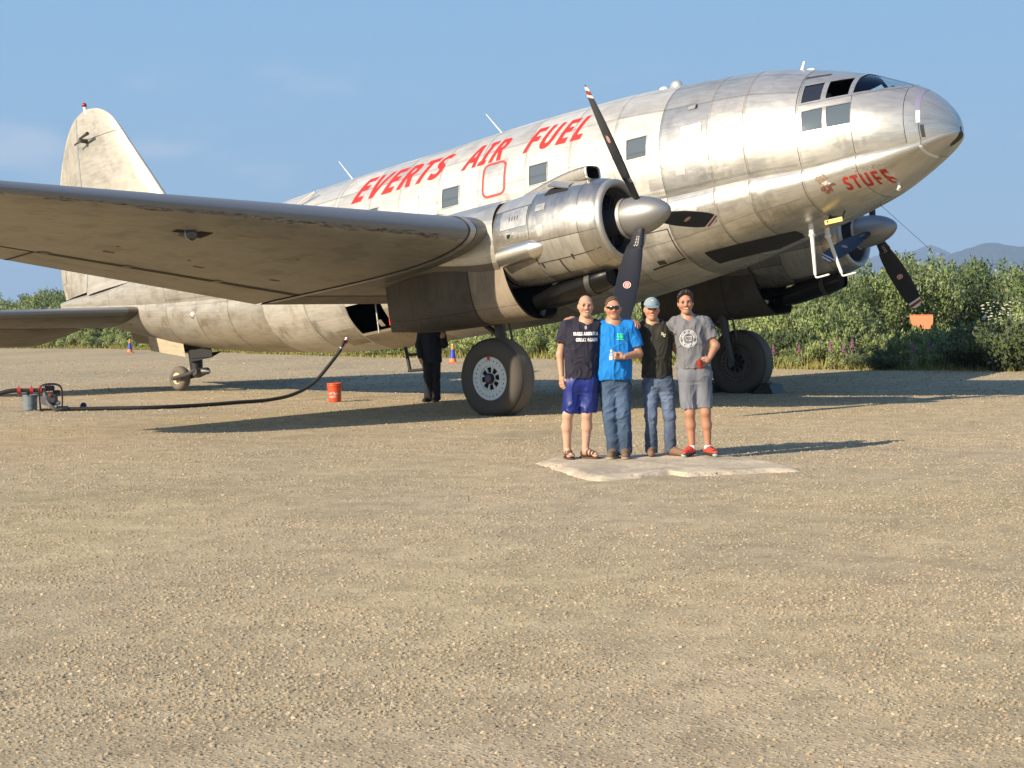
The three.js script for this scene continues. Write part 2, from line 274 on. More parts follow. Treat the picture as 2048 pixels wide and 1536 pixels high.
const MM = {
  skin: [metalMat('bare_metal', 0.66, 0.668, 0.66, 0.54), metalMat('bare_metal_b', 0.63, 0.638, 0.632, 0.47), metalMat('bare_metal_c', 0.68, 0.685, 0.67, 0.58), metalMat('bare_metal_d', 0.635, 0.638, 0.622, 0.62)],
  aged: [metalMat('aged_metal', 0.70, 0.70, 0.68, 0.62, { metal: 0.42 }), metalMat('aged_metal_b', 0.675, 0.676, 0.658, 0.58, { metal: 0.45 }), metalMat('aged_metal_c', 0.72, 0.718, 0.695, 0.68, { metal: 0.40 }), metalMat('aged_metal_d', 0.67, 0.668, 0.645, 0.7, { metal: 0.42 })],
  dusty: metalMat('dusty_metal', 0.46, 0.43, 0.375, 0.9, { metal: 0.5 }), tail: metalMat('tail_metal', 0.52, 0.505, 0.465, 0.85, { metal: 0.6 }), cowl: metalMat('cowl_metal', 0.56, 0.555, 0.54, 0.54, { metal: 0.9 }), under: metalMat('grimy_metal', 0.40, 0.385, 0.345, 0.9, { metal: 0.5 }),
  grey: metalMat('greyed_metal', 0.52, 0.53, 0.55, 0.85), bright: metalMat('polished_metal', 0.86, 0.84, 0.80, 0.55), spinner: mat('spinner_metal', 0.30, 0.30, 0.295, 0.45, 0.65), underShade: metalMat('sooty_grime', 0.115, 0.105, 0.09, 0.95, { metal: 0.25 }),  // last entry: underbody shade put into a metal colour
  boot: mat('boot_rubber', 0.20, 0.215, 0.235, 0.6, 0.25, { roughnessMap: wear }), dark: mat('dark_inside', 0.012, 0.011, 0.01, 0.9), black: mat('black_paint', 0.015, 0.015, 0.016, 0.55), soot: mat('sooty_metal', 0.10, 0.085, 0.07, 0.7, 0.5, { roughnessMap: wear }),
  glass: mat('cabin_glass', 0.09, 0.11, 0.125, 0.12, 0.0, { physical: true, clearcoat: 1, clearcoatRoughness: 0.08 }), pane: mat('clear_glass', 0.85, 0.9, 0.92, 0.04, 0, { physical: true, transmission: 1, thickness: 0 }),
  plate: mat('pale_plate', 0.78, 0.76, 0.71, 0.42, 0.85), red: mat('red_paint', 0.62, 0.035, 0.025, 0.5), white: mat('white_paint', 0.78, 0.76, 0.70, 0.45), yellow: mat('yellow_paint', 0.80, 0.60, 0.20, 0.5),
  blade: mat('blade_paint', 0.012, 0.013, 0.018, 0.42), rubber: mat('tyre_rubber', 0.085, 0.074, 0.06, 0.9), dustyRubber: mat('dusty_rubber', 0.15, 0.13, 0.102, 0.95), seam: mat('seam_dirt', 0.06, 0.052, 0.042, 0.9), rust: mat('rust_red', 0.25, 0.05, 0.03, 0.7), steel: mat('gear_steel', 0.09, 0.088, 0.085, 0.5, 0.6), chrome: mat('oleo_chrome', 0.75, 0.75, 0.74, 0.2, 1),
};

// fuselage: two lobes that meet in a crease
const KX = [0, 0.03, 0.15, 0.4, 0.8, 1.4, 2.2, 3.2, 4.5, 6, 8, 10, 12, 14, 16, 18, 20, 22, 23.2], KS = KX.map(Math.sqrt);
const fZt = pch(KS, [-0.03, 0.175, 0.395, 0.67, 0.905, 1.186, 1.446, 1.68, 1.802, 1.912, 1.938, 1.894, 1.874, 1.835, 1.72, 1.52, 1.28, 1.0, 0.93]);
const fZc = pch(KS, [-0.06, -0.089, -0.123, -0.19, -0.229, -0.241, -0.301, -0.273, -0.283, -0.226, -0.203, -0.189, -0.18, -0.174, -0.1, 0.1, 0.36, 0.66, 0.84]);
const fZb = pch(KS, [-0.10, -0.175, -0.245, -0.385, -0.6, -0.873, -1.079, -1.278, -1.535, -1.701, -1.854, -1.817, -1.78, -1.612, -1.314, -0.95, -0.40, 0.3, 0.72]);
const fW = pch(KS, [0.005, 0.185, 0.39, 0.61, 0.83, 1.05, 1.27, 1.43, 1.53, 1.56, 1.56, 1.56, 1.54, 1.42, 1.2, 0.9, 0.58, 0.26, 0.06]);
const S1 = Math.sqrt(1 - 0.95 * 0.95), TC = Math.PI - Math.acos(S1);
function fusRaw(x, w, s) {                      // w: 0 top .. 1 crease .. 2 keel; s: -1 right side, +1 left side
  const q = Math.sqrt(Math.max(0, -x)), zt = fZt(q), zc = fZc(q), zb = fZb(q), hw = fW(q);
  if (w <= 1) { const H = (zt - zc) / (1 + S1), t = w * TC; return [x, s * hw * Math.sin(t), zc + S1 * H + H * Math.cos(t)]; }
  const H = (zc - zb) / (1 + S1), t = (2 - w) * TC; return [x, s * hw * Math.sin(t), zc - S1 * H - H * Math.cos(t)];
}
const fus = (x, w, s, off = 0) => {
  const p = fusRaw(x, w, s); if (!off) return B(...p);
  const dx = Math.max(0.004, -x * 0.01), ww = w <= 1 ? [Math.max(0, w - 0.01), Math.min(1, w + 0.01)] : [Math.max(1.0001, w - 0.01), Math.min(2, w + 0.01)];
  const a = fusRaw(Math.min(-0.0005, x + dx), w, s), b = fusRaw(x - dx, w, s), c = fusRaw(x, ww[1], s), d = fusRaw(x, ww[0], s);
  const n = new V3(a[0] - b[0], a[1] - b[1], a[2] - b[2]).cross(new V3(c[0] - d[0], c[1] - d[1], c[2] - d[2])); if (n.lengthSq() < 1e-14) n.set(0, 0, w < 1 ? 1 : -1); n.normalize();
  if (n.y * p[1] < 0 || (Math.abs(p[1]) < 1e-4 && n.z * (w < 1 ? 1 : -1) < 0)) n.negate();
  return B(p[0] + n.x * off, p[1] + n.y * off, p[2] + n.z * off);
};
const wOfZ = (x, z) => { const q = Math.sqrt(Math.max(0, -x)), zt = fZt(q), zc = fZc(q), zb = fZb(q); if (z >= zc) { const H = (zt - zc) / (1 + S1); return Math.acos(clamp((z - zc - S1 * H) / H, -1, 1)) / TC; } const H = (zc - zb) / (1 + S1); return 2 - Math.acos(clamp((zc - S1 * H - z) / H, -1, 1)) / TC; };
const num = (f, x) => (typeof f === 'function' ? f(x) : f);
const Z = (z) => (x) => wOfZ(x, num(z, x));     // a row bound given as a height
// patch of the fuselage between stations x0 > x1 and rows wa < wb
function patch(x0, x1, wa, wb, s, off = 0, { nx = 0, nw = 0, uv01 = false, uo = [0, 0], nose = false } = {}) {
  nx = nx || Math.max(2, Math.ceil(Math.abs(x0 - x1) / 0.22)); nw = nw || Math.max(2, Math.ceil(Math.abs(num(wb, x0) - num(wa, x0)) * 16));
  const X = (u) => (nose ? -Math.pow(lerp(Math.sqrt(-x0), Math.sqrt(-x1), u), 2) : lerp(x0, x1, u));
  return surf((u, v) => { const x = X(u); return fus(x, lerp(num(wa, x), num(wb, x), v), s, off); }, nx, nw, { flip: s > 0, uvf: (u, v) => (uv01 ? [s < 0 ? 1 - u : u, 1 - v] : [-X(u) / 3 + uo[0], lerp(num(wa, X(u)), num(wb, X(u)), v) * 0.9 + uo[1]]) });
}
const fuse = part('fuselage', [], MM.dark, plane);
{
  const shell = [], R = rng(9), skin = (x0, x1, wa, wb, s, o = {}) => {
    shell.push(patch(x0, x1, wa, wb, s, -0.02, o)); const g = o.gap ?? 0.004, xs = (x) => (o.nose ? x : x);
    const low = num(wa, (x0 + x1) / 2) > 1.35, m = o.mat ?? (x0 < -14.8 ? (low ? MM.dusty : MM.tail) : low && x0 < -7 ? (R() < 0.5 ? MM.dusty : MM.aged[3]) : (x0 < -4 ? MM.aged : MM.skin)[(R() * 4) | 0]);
    part('skin_panel', patch(xs(x0 - (x0 < -0.01 ? g : 0)), x1 + g, wa, wb, s, R() * 0.0022, { ...o, uo: [R(), R()] }), m, fuse);
  };
  for (const s of [-1, 1]) {
    skin(-0.0004, -0.43, 0, 1, s, { nose: true, nx: 16, nw: 20, mat: MM.skin[1] }); skin(-0.0004, -0.43, 1.0001, 2, s, { nose: true, nx: 16, nw: 20, mat: MM.skin[0], });
    skin(-0.43, -0.62, 0, 1, s, { mat: MM.skin[0] }); skin(-0.43, -1.38, 1.0001, 2, s, { mat: MM.skin[2] });
    skin(-0.62, -1.38, Z((x) => Math.min(0.755, fZt(Math.sqrt(-x)) - 0.002)), 1, s, { nx: 10, nw: 12, mat: MM.skin[0] });
    // cockpit ring
    skin(-1.38, -2.24, Z(0.28), 1, s, { mat: MM.skin[2] }); skin(-1.38, -2.24, Z(0.755), Z(0.63), s, { nw: 2 }); skin(-1.38, -2.24, 0, Z(1.085), s, { mat: MM.skin[1], nw: 10 });
    skin(-1.38, -1.43, Z(1.085), Z(0.755), s); skin(-1.79, -1.85, Z(1.085), Z(0.755), s); skin(-2.17, -2.24, Z(1.085), Z(0.755), s);
    skin(-1.76, -1.80, Z(0.63), Z(0.28), s); skin(-2.15, -2.24, Z(0.63), Z(0.28), s); skin(-1.38, -1.385, Z(0.63), Z(0.28), s);
    skin(-1.38, -2.24, 1.0001, 1.45, s); skin(-1.38, -2.24, 1.45, 2, s);
    const rings = [-2.24, -3.14, -3.78, -4.7, -5.65, -6.6, -7.6, -8.7, -9.7, -10.7, -11.5, -12.45, -13.6, -14.9, -16.1, -17.3, -18.5, -19.7, -20.9, -22.1, -23.2];
    for (let i = 0; i < rings.length - 1; i++) {
      const a = rings[i], b = rings[i + 1], seam = { gap: i < 3 ? 0.006 : 0.003 }, near = s < 0;
      const rows = near ? [0, 0.24, 0.46, 0.72, 1] : [0, 0.5, 1], lows = near ? [1.0001, 1.4, 1.75, 2] : [1.0001, 2];
      for (let r = 0; r < rows.length - 1; r++) skin(a, b, rows[r], rows[r + 1], s, seam);
      if (near && i === 10) { skin(a, b, 1.0001, Z(-0.9), s); skin(a, b, Z(-1.45), 2, s, { mat: MM.dusty }); continue; }
      for (let r = 0; r < lows.length - 1; r++) skin(a, b, lows[r], lows[r + 1], s, seam);
    }
  }
  fuse.geometry = merge(shell);
  const S = -1;
  // cabin windows and blanked windows, slightly recessed look from a raised rim
  const rim = (x0, x1, z0, z1, w, off, m, name = 'window_frame', par = fuse) => part(name, [patch(x0 + w, x1 - w, Z(z1 + w), Z(z1), S, off), patch(x0 + w, x1 - w, Z(z0), Z(z0 - w), S, off), patch(x0 + w, x0, Z(z1), Z(z0), S, off), patch(x1, x1 - w, Z(z1), Z(z0), S, off)], m, par);
  for (const xc of [-5.16, -7.28, -9.36, -11.45]) { const w = part('window', patch(xc + 0.2, xc - 0.2, Z(0.855), Z(0.50), S, 0.004), MM.glass, fuse, 'dark square cabin window'); rim(xc + 0.2, xc - 0.2, 0.50, 0.855, 0.018, 0.012, MM.skin[0], 'window_frame', w); rim(xc + 0.2, xc - 0.2, 0.50, 0.855, -0.012, 0.0075, MM.black, 'window_recess_line', w); }  // black inner line put in as the shade of a recess
  for (const xc of [-4.09, -6.2, -10.38, -13.4]) { const w = part('window_blank', patch(xc + 0.2, xc - 0.2, Z(0.85), Z(0.50), S, 0.006), MM.plate, fuse, 'pale metal plate over a cabin window'); rim(xc + 0.2, xc - 0.2, 0.50, 0.85, 0.008, 0.003, MM.seam, 'seam', w); }
  // red edged escape hatch door
  { const x0 = -8.03, x1 = -8.6, z0 = 0.46, z1 = 1.13, c = canvasTex(256, 320, (k, w, h) => { k.strokeStyle = '#c23a30'; k.lineWidth = 20; k.beginPath(); k.roundRect(14, 14, w - 28, h - 28, 52); k.stroke(); for (let i = 0; i < 90; i++) { k.clearRect((i * 97) % w, (i * 61) % h, 3, 2 + (i % 3)); } });
    const d = part('door', patch(x0, x1, Z(z1), Z(z0), S, 0.005), MM.skin[2], fuse, 'rounded door outlined in red'); part('red_outline', patch(x0, x1, Z(z1), Z(z0), S, 0.008, { uv01: true, nx: 8, nw: 8 }), decalMat('door_outline', c), d); }
  // cockpit side windows
  for (const s of [-1, 1]) {
    const lower = mat('cockpit_glass', 0.10, 0.13, 0.15, 0.08, 0.15, { physical: true, clearcoat: 1, clearcoatRoughness: 0.05 });
    part('cockpit_window', patch(-1.385, -1.76, Z(0.63), Z(0.28), s, -0.006), lower, fuse); part('cockpit_window', patch(-1.80, -2.15, Z(0.63), Z(0.28), s, -0.006), lower, fuse);
    part('cockpit_window', patch(-1.85, -2.17, Z(1.085), Z(0.755), s, -0.008), mat('dark_glass', 0.02, 0.022, 0.026, 0.1, 0, { physical: true, clearcoat: 1 }), fuse);
    const ws = patch(-0.62, -1.38, 0, Z((x) => Math.min(0.755, fZt(Math.sqrt(-x)) - 0.002)), s, -0.004, { nx: 12, nw: 8 }); part('windscreen', ws, MM.pane, fuse, 'clear curved windscreen pane');
    part('windscreen_frame', [patch(-0.60, -1.42, Z((x) => Math.min(0.785, fZt(Math.sqrt(-x)) - 0.001)), Z(0.745), s, 0.006, { nx: 12, nw: 2 }), patch(-1.37, -1.44, Z(1.10), Z(0.74), s, 0.008), patch(-0.6, -1.4, 0, 0.05, s, 0.006, { nx: 12, nw: 1 }), patch(-1.355, -1.4, 0, Z(1.1), s, 0.006, { nx: 1, nw: 8 })], MM.skin[1], fuse);
    part('window_frame', [patch(-1.78, -1.86, Z(1.10), Z(0.74), s, 0.007), patch(-2.16, -2.2, Z(1.10), Z(0.74), s, 0.007), patch(-1.4, -2.2, Z(0.775), Z(0.745), s, 0.009), patch(-1.4, -2.2, Z(1.105), Z(1.08), s, 0.009), patch(-1.37, -2.18, Z(0.645), Z(0.625), s, 0.006), patch(-1.37, -2.18, Z(0.285), Z(0.26), s, 0.006), patch(-1.75, -1.81, Z(0.645), Z(0.26), s, 0.008), patch(-2.14, -2.18, Z(0.645), Z(0.26), s, 0.007)], MM.skin[1], fuse);
    part('roof_slot', patch(-1.86, -2.22, Z(1.265), Z(1.225), s, 0.005), MM.soot, fuse);
  }
  // inside the cockpit
  const bx = (w, d, h, x, y, z) => { const g = new RoundedBoxGeometry(w, h, d, 1, 0.02); const p = B(x, y, z); g.translate(p.x, p.y, p.z); return g; };
  part('cockpit_floor', bx(1.5, 1.5, 0.06, -1.9, 0, 0.16), MM.dark, fuse); part('cockpit_bulkhead', bx(0.05, 1.8, 1.0, -2.55, 0, 0.6), MM.dark, fuse);
  part('instrument_panel', bx(0.12, 0.9, 0.30, -1.05, 0, 0.52), MM.dark, fuse);
  for (const y of [-0.42, 0.42]) part('pilot_seat', [bx(0.12, 0.46, 0.7, -2.1, y, 0.66), bx(0.45, 0.46, 0.12, -1.9, y, 0.4)], MM.soot, fuse);
  part('compass', [bx(0.06, 0.07, 0.1, -1.05, 0.02, 0.86), bx(0.02, 0.02, 0.14, -1.12, 0, 0.78)], MM.black, fuse);
  // lettering
  const word = (text, slant, color, worn) => canvasTex(160 * text.length + 120, 256, (k, w, h) => {
    const fit = (c, font) => { c.font = font; const m = c.measureText(text); return m; }; k.fillStyle = color; k.strokeStyle = color; k.textBaseline = 'alphabetic'; const m = fit(k, 'bold 200px sans-serif'), H = h - 20, capH = 200 * 0.714, sp = 14;
    let tw = 0; for (const c of text) tw += k.measureText(c).width + sp; const sx = (w - 16 - H * slant) / tw, sy = H / capH; k.setTransform(sx, 0, -slant * sy, sy, 8 + H * slant, h - 10); k.transform(1, 0, 0, 1, 0, 0);
    k.setTransform(sx, 0, -slant * sy, sy, 8, h - 10); let x = 0; k.lineWidth = 5; k.lineJoin = 'miter'; for (const c of text) { k.fillText(c, x, 0); k.strokeText(c, x, 0); x += k.measureText(c).width + sp; } k.setTransform(1, 0, 0, 1, 0, 0);
    if (worn) { const R = rng(worn); k.globalCompositeOperation = 'destination-out'; for (let i = 0; i < 700; i++) { const x = R() * w, y = R() * h, q = noise3(x / 90, y / 50, worn); if (q > 0.68 - 0.16 * (1 - y / h)) { k.globalAlpha = 0.7; k.fillRect(x, y, 5 + R() * 26, 2 + R() * 6); } } }
    else { const R = rng(text.length); k.globalCompositeOperation = 'destination-out'; for (let i = 0; i < 500; i++) { k.globalAlpha = 0.1 + 0.25 * R(); k.fillRect(R() * w, R() * h, 2 + R() * 10, 1 + R() * 3); } }
  });
  const letters = (text, xa, xf, z0, z1, t) => part('red_lettering', patch(xf, xa, Z((x) => lerp(z1[1], z1[0], (x - xf) / (xa - xf))), Z((x) => lerp(z0[1], z0[0], (x - xf) / (xa - xf))), S, 0.0055, { uv01: true, nx: 26, nw: 8 }), t, fuse, 'red painted word ' + text);
  const redT = (text) => { const m = decalMat('lettering_' + text.toLowerCase(), word(text, 0.40, '#cb2a22'), 0.55); return m; };
  letters('EVERTS', -12.12, -9.44, [1.07, 1.14], [1.57, 1.60], redT('EVERTS')); letters('AIR', -9.19, -7.99, [1.13, 1.14], [1.585, 1.585], redT('AIR')); letters('FUEL', -7.76, -6.13, [1.14, 1.11], [1.605, 1.575], redT('FUEL'));
  letters('STUFF', -1.66, -0.98, [-0.755, -0.71], [-0.55, -0.52], decalMat('nose_lettering', word('STUFF', 0.03, '#c22f26', 13), 0.6));
  { const c = canvasTex(256, 64, (k, w, h) => { const R = rng(4); k.fillStyle = '#8a6a50'; for (let i = 0; i < 60; i++) { k.globalAlpha = 0.25 + 0.3 * R(); k.fillRect(20 + R() * 210, 10 + R() * 40, 3 + R() * 12, 2 + R() * 4); } }); part('worn_paint', patch(-1.0, -1.5, Z(-0.42), Z(-0.52), S, 0.0055, { uv01: true, nx: 5, nw: 3 }), decalMat('worn_paint', c), fuse); }
  { const c = canvasTex(160, 256, (k, w, h) => { const R = rng(14); const blot = (x, y, rx, ry, col, n) => { k.fillStyle = col; for (let i = 0; i < n; i++) { const a = R() * 6.28, q = Math.sqrt(R()); k.globalAlpha = 0.3 + 0.35 * R(); k.beginPath(); k.ellipse(x + Math.cos(a) * q * rx, y + Math.sin(a) * q * ry, 4 + 8 * R(), 3 + 6 * R(), R() * 3, 0, 6.3); k.fill(); } }; blot(70, 80, 40, 50, '#9a7d62', 60); blot(95, 128, 26, 18, '#e8e2d6', 30); blot(80, 185, 38, 36, '#8e5346', 55); blot(130, 150, 18, 16, '#86503f', 16); }); part('worn_paint', patch(-1.74, -2.09, Z(-0.38), Z(-0.79), S, 0.0055, { uv01: true, nx: 4, nw: 6 }), decalMat('worn_nose_art', c), fuse, 'worn brown and white patch of old nose paint'); }
  // smaller plates and seams on the right side
  part('access_panel', patch(-4.24, -4.42, Z(0.17), Z(0.03), S, 0.005), MM.grey, fuse); part('vent', [patch(-4.06, -4.2, Z(1.2), Z(1.13), S, 0.012)], MM.skin[2], fuse); part('vent_mouth', patch(-4.03, -4.065, Z(1.2), Z(1.13), S, 0.012), MM.dark, fuse);
  part('access_panel', patch(-2.85, -3.02, Z(-0.52), Z(-0.66), S, 0.004), MM.skin[3], fuse); part('access_panel', patch(-3.5, -3.6, Z(-0.3), Z(-0.4), S, 0.004), MM.grey, fuse);
  { const sm = [], o = 0.0045, w = 0.022; sm.push(patch(-4.74, -4.74 - w, Z(-0.8), Z(-1.28), S, o), patch(-4.74, -5.44, Z((x) => lerp(-1.29, -1.37, (-4.74 - x) / 0.7)), Z((x) => lerp(-1.29, -1.37, (-4.74 - x) / 0.7) - 0.022), S, o), patch(-4.74, -5.44, Z(-0.8), Z(-0.815), S, o)); part('panel_seam', sm, MM.seam, fuse); part('latch', patch(-5.1, -5.25, Z(-1.26), Z(-1.32), S, 0.02), MM.soot, fuse); }
  for (const x of [-3.14, -3.78]) part('panel_seam', [patch(x + 0.01, x - 0.012, 0.05, 1, S, 0.0026), patch(x + 0.012, x - 0.018, 1.001, 1.85, S, 0.0026)], mat('seam_shade', 0.30, 0.28, 0.25, 0.8, 0.6), fuse);  // grey brown strips over the two main joints
  part('crease_strip', patch(-0.5, -13.5, 0.985, 1.0, S, 0.004, { nx: 60, nw: 1 }), MM.skin[3], fuse);
  part('nose_tape', [patch(-0.40, -0.47, Z(0.6), Z(0.30), S, 0.004), patch(-0.40, -0.47, 0.02, Z(0.6), S, 0.004)], mat('mauve_tape', 0.33, 0.31, 0.42, 0.6, 0.5), fuse); part('nose_tape', patch(-0.40, -0.455, Z(0.3), Z(0.10), S, 0.004), MM.white, fuse); part('nose_tape', patch(-0.36, -0.41, Z(0.06), Z(-0.14), S, 0.004), MM.soot, fuse); part('nose_tape', patch(-0.42, -0.46, Z(-0.26), Z(-0.42), S, 0.004), MM.white, fuse);
  // lamp opening low on the nose tip
  { const c = new V3(), g = surf((u, v) => { const a = u * Math.PI * 2, q = v; const z = -0.185 + Math.sin(a) * 0.10 * q, y = Math.cos(a) * 0.10 * q; let lo = -0.9, hi = -0.0005; for (let i = 0; i < 30; i++) { const m = (lo + hi) / 2; const k = Math.sqrt(-m), inside = (() => { const zb = fZb(k), zt = fZt(k); if (z < zb || z > zt) return false; const w = wOfZ(m, z), p = fusRaw(m, w, 1); return p[1] > Math.abs(y); })(); if (inside) lo = m; else hi = m; } return B((lo + hi) / 2 + 0.006, y, z); }, 24, 4); part('nose_lamp', g, MM.black, fuse, 'dark oval lamp opening in the nose tip'); }
  // aerials, domes, drain mast, yellow bar, pitot masts
  for (const [x, z] of [[-13.02, 1.86], [-9.01, 1.92]]) { part('whip_aerial', rod(B(x, -0.1, z - 0.03), B(x - 0.36, -0.1, z + 0.46), 0.016, 0.006, 6), MM.white, plane); }
  part('aerial_strip', rod(B(-14.1, -1.05, 1.35), B(-13.3, -1.0, 1.62), 0.025, 0.02, 6), MM.plate, plane);
  const ell = (x, y, z, a, b, c, m, n) => { const g = new THREE.SphereGeometry(1, 16, 10); g.scale(a, c, b); const p = B(x, y, z); g.translate(p.x, p.y, p.z); return part(n, g, m, plane); };
  ell(-5.38, 0, 1.89, 0.09, 0.06, 0.06, MM.white, 'roof_dome'); ell(-5.1, 0, 1.9, 0.12, 0.09, 0.1, MM.bright, 'roof_dome'); ell(-2.44, -0.05, 1.5, 0.09, 0.05, 0.04, MM.white, 'roof_dome');
  part('blade_aerial', rod(B(-2.6, -0.05, 1.52), B(-2.52, -0.05, 1.68), 0.035, 0.02, 8), MM.white, plane); ell(-17.44, -0.98, -0.27, 0.08, 0.06, 0.08, MM.plate, 'tail_dome');
  { const a = B(-1.94, -0.62, -1.155), b = B(-2.26, -0.66, -1.15), g = new RoundedBoxGeometry(0.34, 0.075, 0.03, 2, 0.006); g.rotateY(-0.1); g.translate((a.x + b.x) / 2, (a.y + b.y) / 2, (a.z + b.z) / 2); part('yellow_bar', g, MM.yellow, plane); part('bar_bracket', [rod(a.clone().add(new V3(-0.05, 0, 0)), a.clone().add(new V3(-0.05, 0.16, -0.22)), 0.012, 0.012, 6), rod(b.clone().add(new V3(0.05, 0, 0)), b.clone().add(new V3(0.05, 0.16, -0.22)), 0.012, 0.012, 6)], MM.black, plane); }
  part('black_panel', patch(-2.88, -4.38, Z((x) => lerp(-1.165, -1.27, (-2.88 - x) / 1.5)), Z((x) => lerp(-1.2, -1.45, Math.pow((-2.88 - x) / 1.5, 0.6))), S, 0.006, { nx: 14, nw: 4 }), MM.black, fuse, 'long black panel low on the forward fuselage');
  { const y = -0.42; part('lamp_bracket', rod(B(-2.2, -0.55, -1.08), B(-1.98, -0.5, -1.1), 0.02, 0.02, 6), MM.black, plane); }
  for (const y of [-0.5, 0.06]) { const L = y < -0.2 ? 0 : 0.2; part('pitot_mast', [rod(B(-2.60, y, -1.28), B(-2.60, y, -1.33), 0.066, 0.04, 14), rod(B(-2.60, y, -1.0), B(-2.60, y, -1.30), 0.04, 0.046, 12), rod(B(-2.60, y, -1.30), B(-2.64 + L, y, -1.95), 0.037, 0.026, 12), tube([B(-2.64 + L, y, -1.93), B(-2.63 + L, y, -1.995), B(-2.56 + L, y, -2.0), B(-2.42 + L, y, -1.99)], 0.016, 16, 8), rod(B(-2.42 + L, y, -1.99), B(-2.38 + L, y, -1.99), 0.02, 0.008, 8)], MM.white, plane, y < -0.2 ? 'white pitot mast nearer the camera' : 'white pitot mast in the shade'); }
  part('drain_mast', [rod(B(-1.02, -0.35, -0.72), B(-1.0, -0.4, -0.86), 0.02, 0.025, 8), rod(B(-1.02, -0.4, -0.84), B(-0.97, -0.44, -0.81), 0.025, 0.02, 8)], MM.white, plane);
  { const a = [], n = 20; }
  part('aerial_wire', rod(B(-1.6, 0.1, -0.95), B(-1.35, 1.2, -1.7), 0.004, 0.004, 4), MM.black, plane);
  // open belly hatch: sill, post, something red inside; lowered sill plate
  part('hatch_sill', [patch(-11.5, -12.45, Z(-1.43), Z(-1.475), S, 0.02)], MM.plate, plane); part('hatch_post', rod(B(-11.95, -1.1, -0.85), B(-11.95, -1.1, -1.5), 0.02, 0.02, 6), MM.grey, plane); part('hatch_extinguisher', rod(B(-11.6, -1.1, -1.12), B(-11.6, -1.1, -1.4), 0.04, 0.04, 10), MM.red, plane); part('hatch_frame', patch(-12.44, -12.5, Z(-0.88), Z(-1.48), S, 0.012), MM.skin[0], plane);
  part('stain', patch(-12.5, -13.1, Z(-1.3), Z(-1.6), S, 0.005, { nx: 3, nw: 3 }), MM.dusty, plane);
  { const R = rng(52); for (let i = 0; i < 34; i++) { const x = -2.6 - R() * 11.5, up = R() < 0.62, z = up ? 0.95 - R() * 0.95 : -0.35 - R() * 0.95, w = 0.08 + 0.3 * R() * R(), h = 0.06 + 0.18 * R(); if (z > 0.4 && z < 0.95 && up) continue; part('repair_patch', patch(x, x - w, Z(z), Z(z - h), S, 0.0035 + 0.001 * R(), { uo: [R(), R()] }), MM.skin[(R() * 4) | 0], fuse); } }
  { // rivet rows along the seams
    const dot = tex(32, 32, (u, v) => [0.24, 0.23, 0.21, smooth(Math.hypot(u - 0.5, v - 0.5), 0.34, 0.2) * 0.26], true), rm = decalMat('rivets', dot, 0.6, 0.4), rows_ = [];
    const strip = (g, n) => { const a = g.attributes.uv; for (let i = 0; i < a.count; i++) a.setXY(i, a.getX(i) * n[0], a.getY(i) * n[1]); rows_.push(g); };
    for (const x of [-2.24, -3.14, -3.78, -4.7, -5.65, -6.6, -7.6, -8.7, -9.7, -10.7, -11.5, -12.6, -13.6, -14.9, -16.1, -17.3, -18.5]) for (const d of [0.03]) { strip(patch(x + d + 0.011, x + d - 0.011, 0.1, 0.98, S, 0.0048, { uv01: true, nx: 1, nw: 22 }), [1, 66]); strip(patch(x + d + 0.011, x + d - 0.011, 1.02, x < -11 && x > -12.6 ? 1.25 : 1.9, S, 0.0048, { uv01: true, nx: 1, nw: 18 }), [1, 50]); }
    for (const w of [0.24, 0.46, 0.72, 0.965, 1.05, 1.4, 1.75]) { const cutAt = w > 1.3 ? -11.3 : -18.5; strip(patch(-2.3, cutAt, w - 0.006, w + 0.006, S, 0.0048, { uv01: true, nx: 70, nw: 1 }), [Math.round((-2.3 - cutAt) / 0.045), 1]); }
    part('rivet_rows', rows_, rm, fuse).userData.kind = 'stuff'; }
  const blotch = (seed, rgb, str) => tex(192, 192, (u, v) => { const e = Math.min(1, 5 * Math.min(u, 1 - u)) * Math.min(1, 4 * Math.min(v, 1 - v)), n = tnoise(u * 4, v * 3, 64, seed) * 0.5 + tnoise(u * 22, v * 5, 64, seed + 1) * 0.35 + tnoise(u * 50, v * 14, 64, seed + 2) * 0.15; return [...rgb, smooth(n, 0.36, 0.85) * e * str]; }, true);
  { const oil = decalMat('oil_streaks', blotch(3, [0.24, 0.20, 0.15], 0.34), 0.7), dust = decalMat('dust_streaks', blotch(6, [0.47, 0.39, 0.27], 0.4), 0.9), run = decalMat('grey_runs', blotch(9, [0.42, 0.40, 0.37], 0.26), 0.8);
    for (const [x0, x1, z0, z1, m] of [[-3.9, -5.6, -0.6, -1.45, oil], [-13.4, -15.6, -0.5, -1.3, dust], [-15.6, -18.4, 0.0, -0.75, dust], [-12.6, -13.8, -0.9, -1.5, oil], [-2.4, -3.6, -0.5, -1.05, run], [-4.7, -6.8, 0.5, -0.1, run], [-7.0, -9.4, 0.5, 0.0, run], [-1.0, -2.2, 0.2, -0.18, run], [-5.6, -7.6, -0.3, -0.9, dust], [-3.2, -4.6, 0.1, -0.22, run], [-17.6, -19.6, 0.4, -0.5, dust]]) part('stain', patch(x0, x1, Z(z0), Z((x) => Math.max(z1, fZb(Math.sqrt(-x)) + 0.05)), S, 0.0062, { uv01: true, nx: 8, nw: 8 }), m, fuse); }
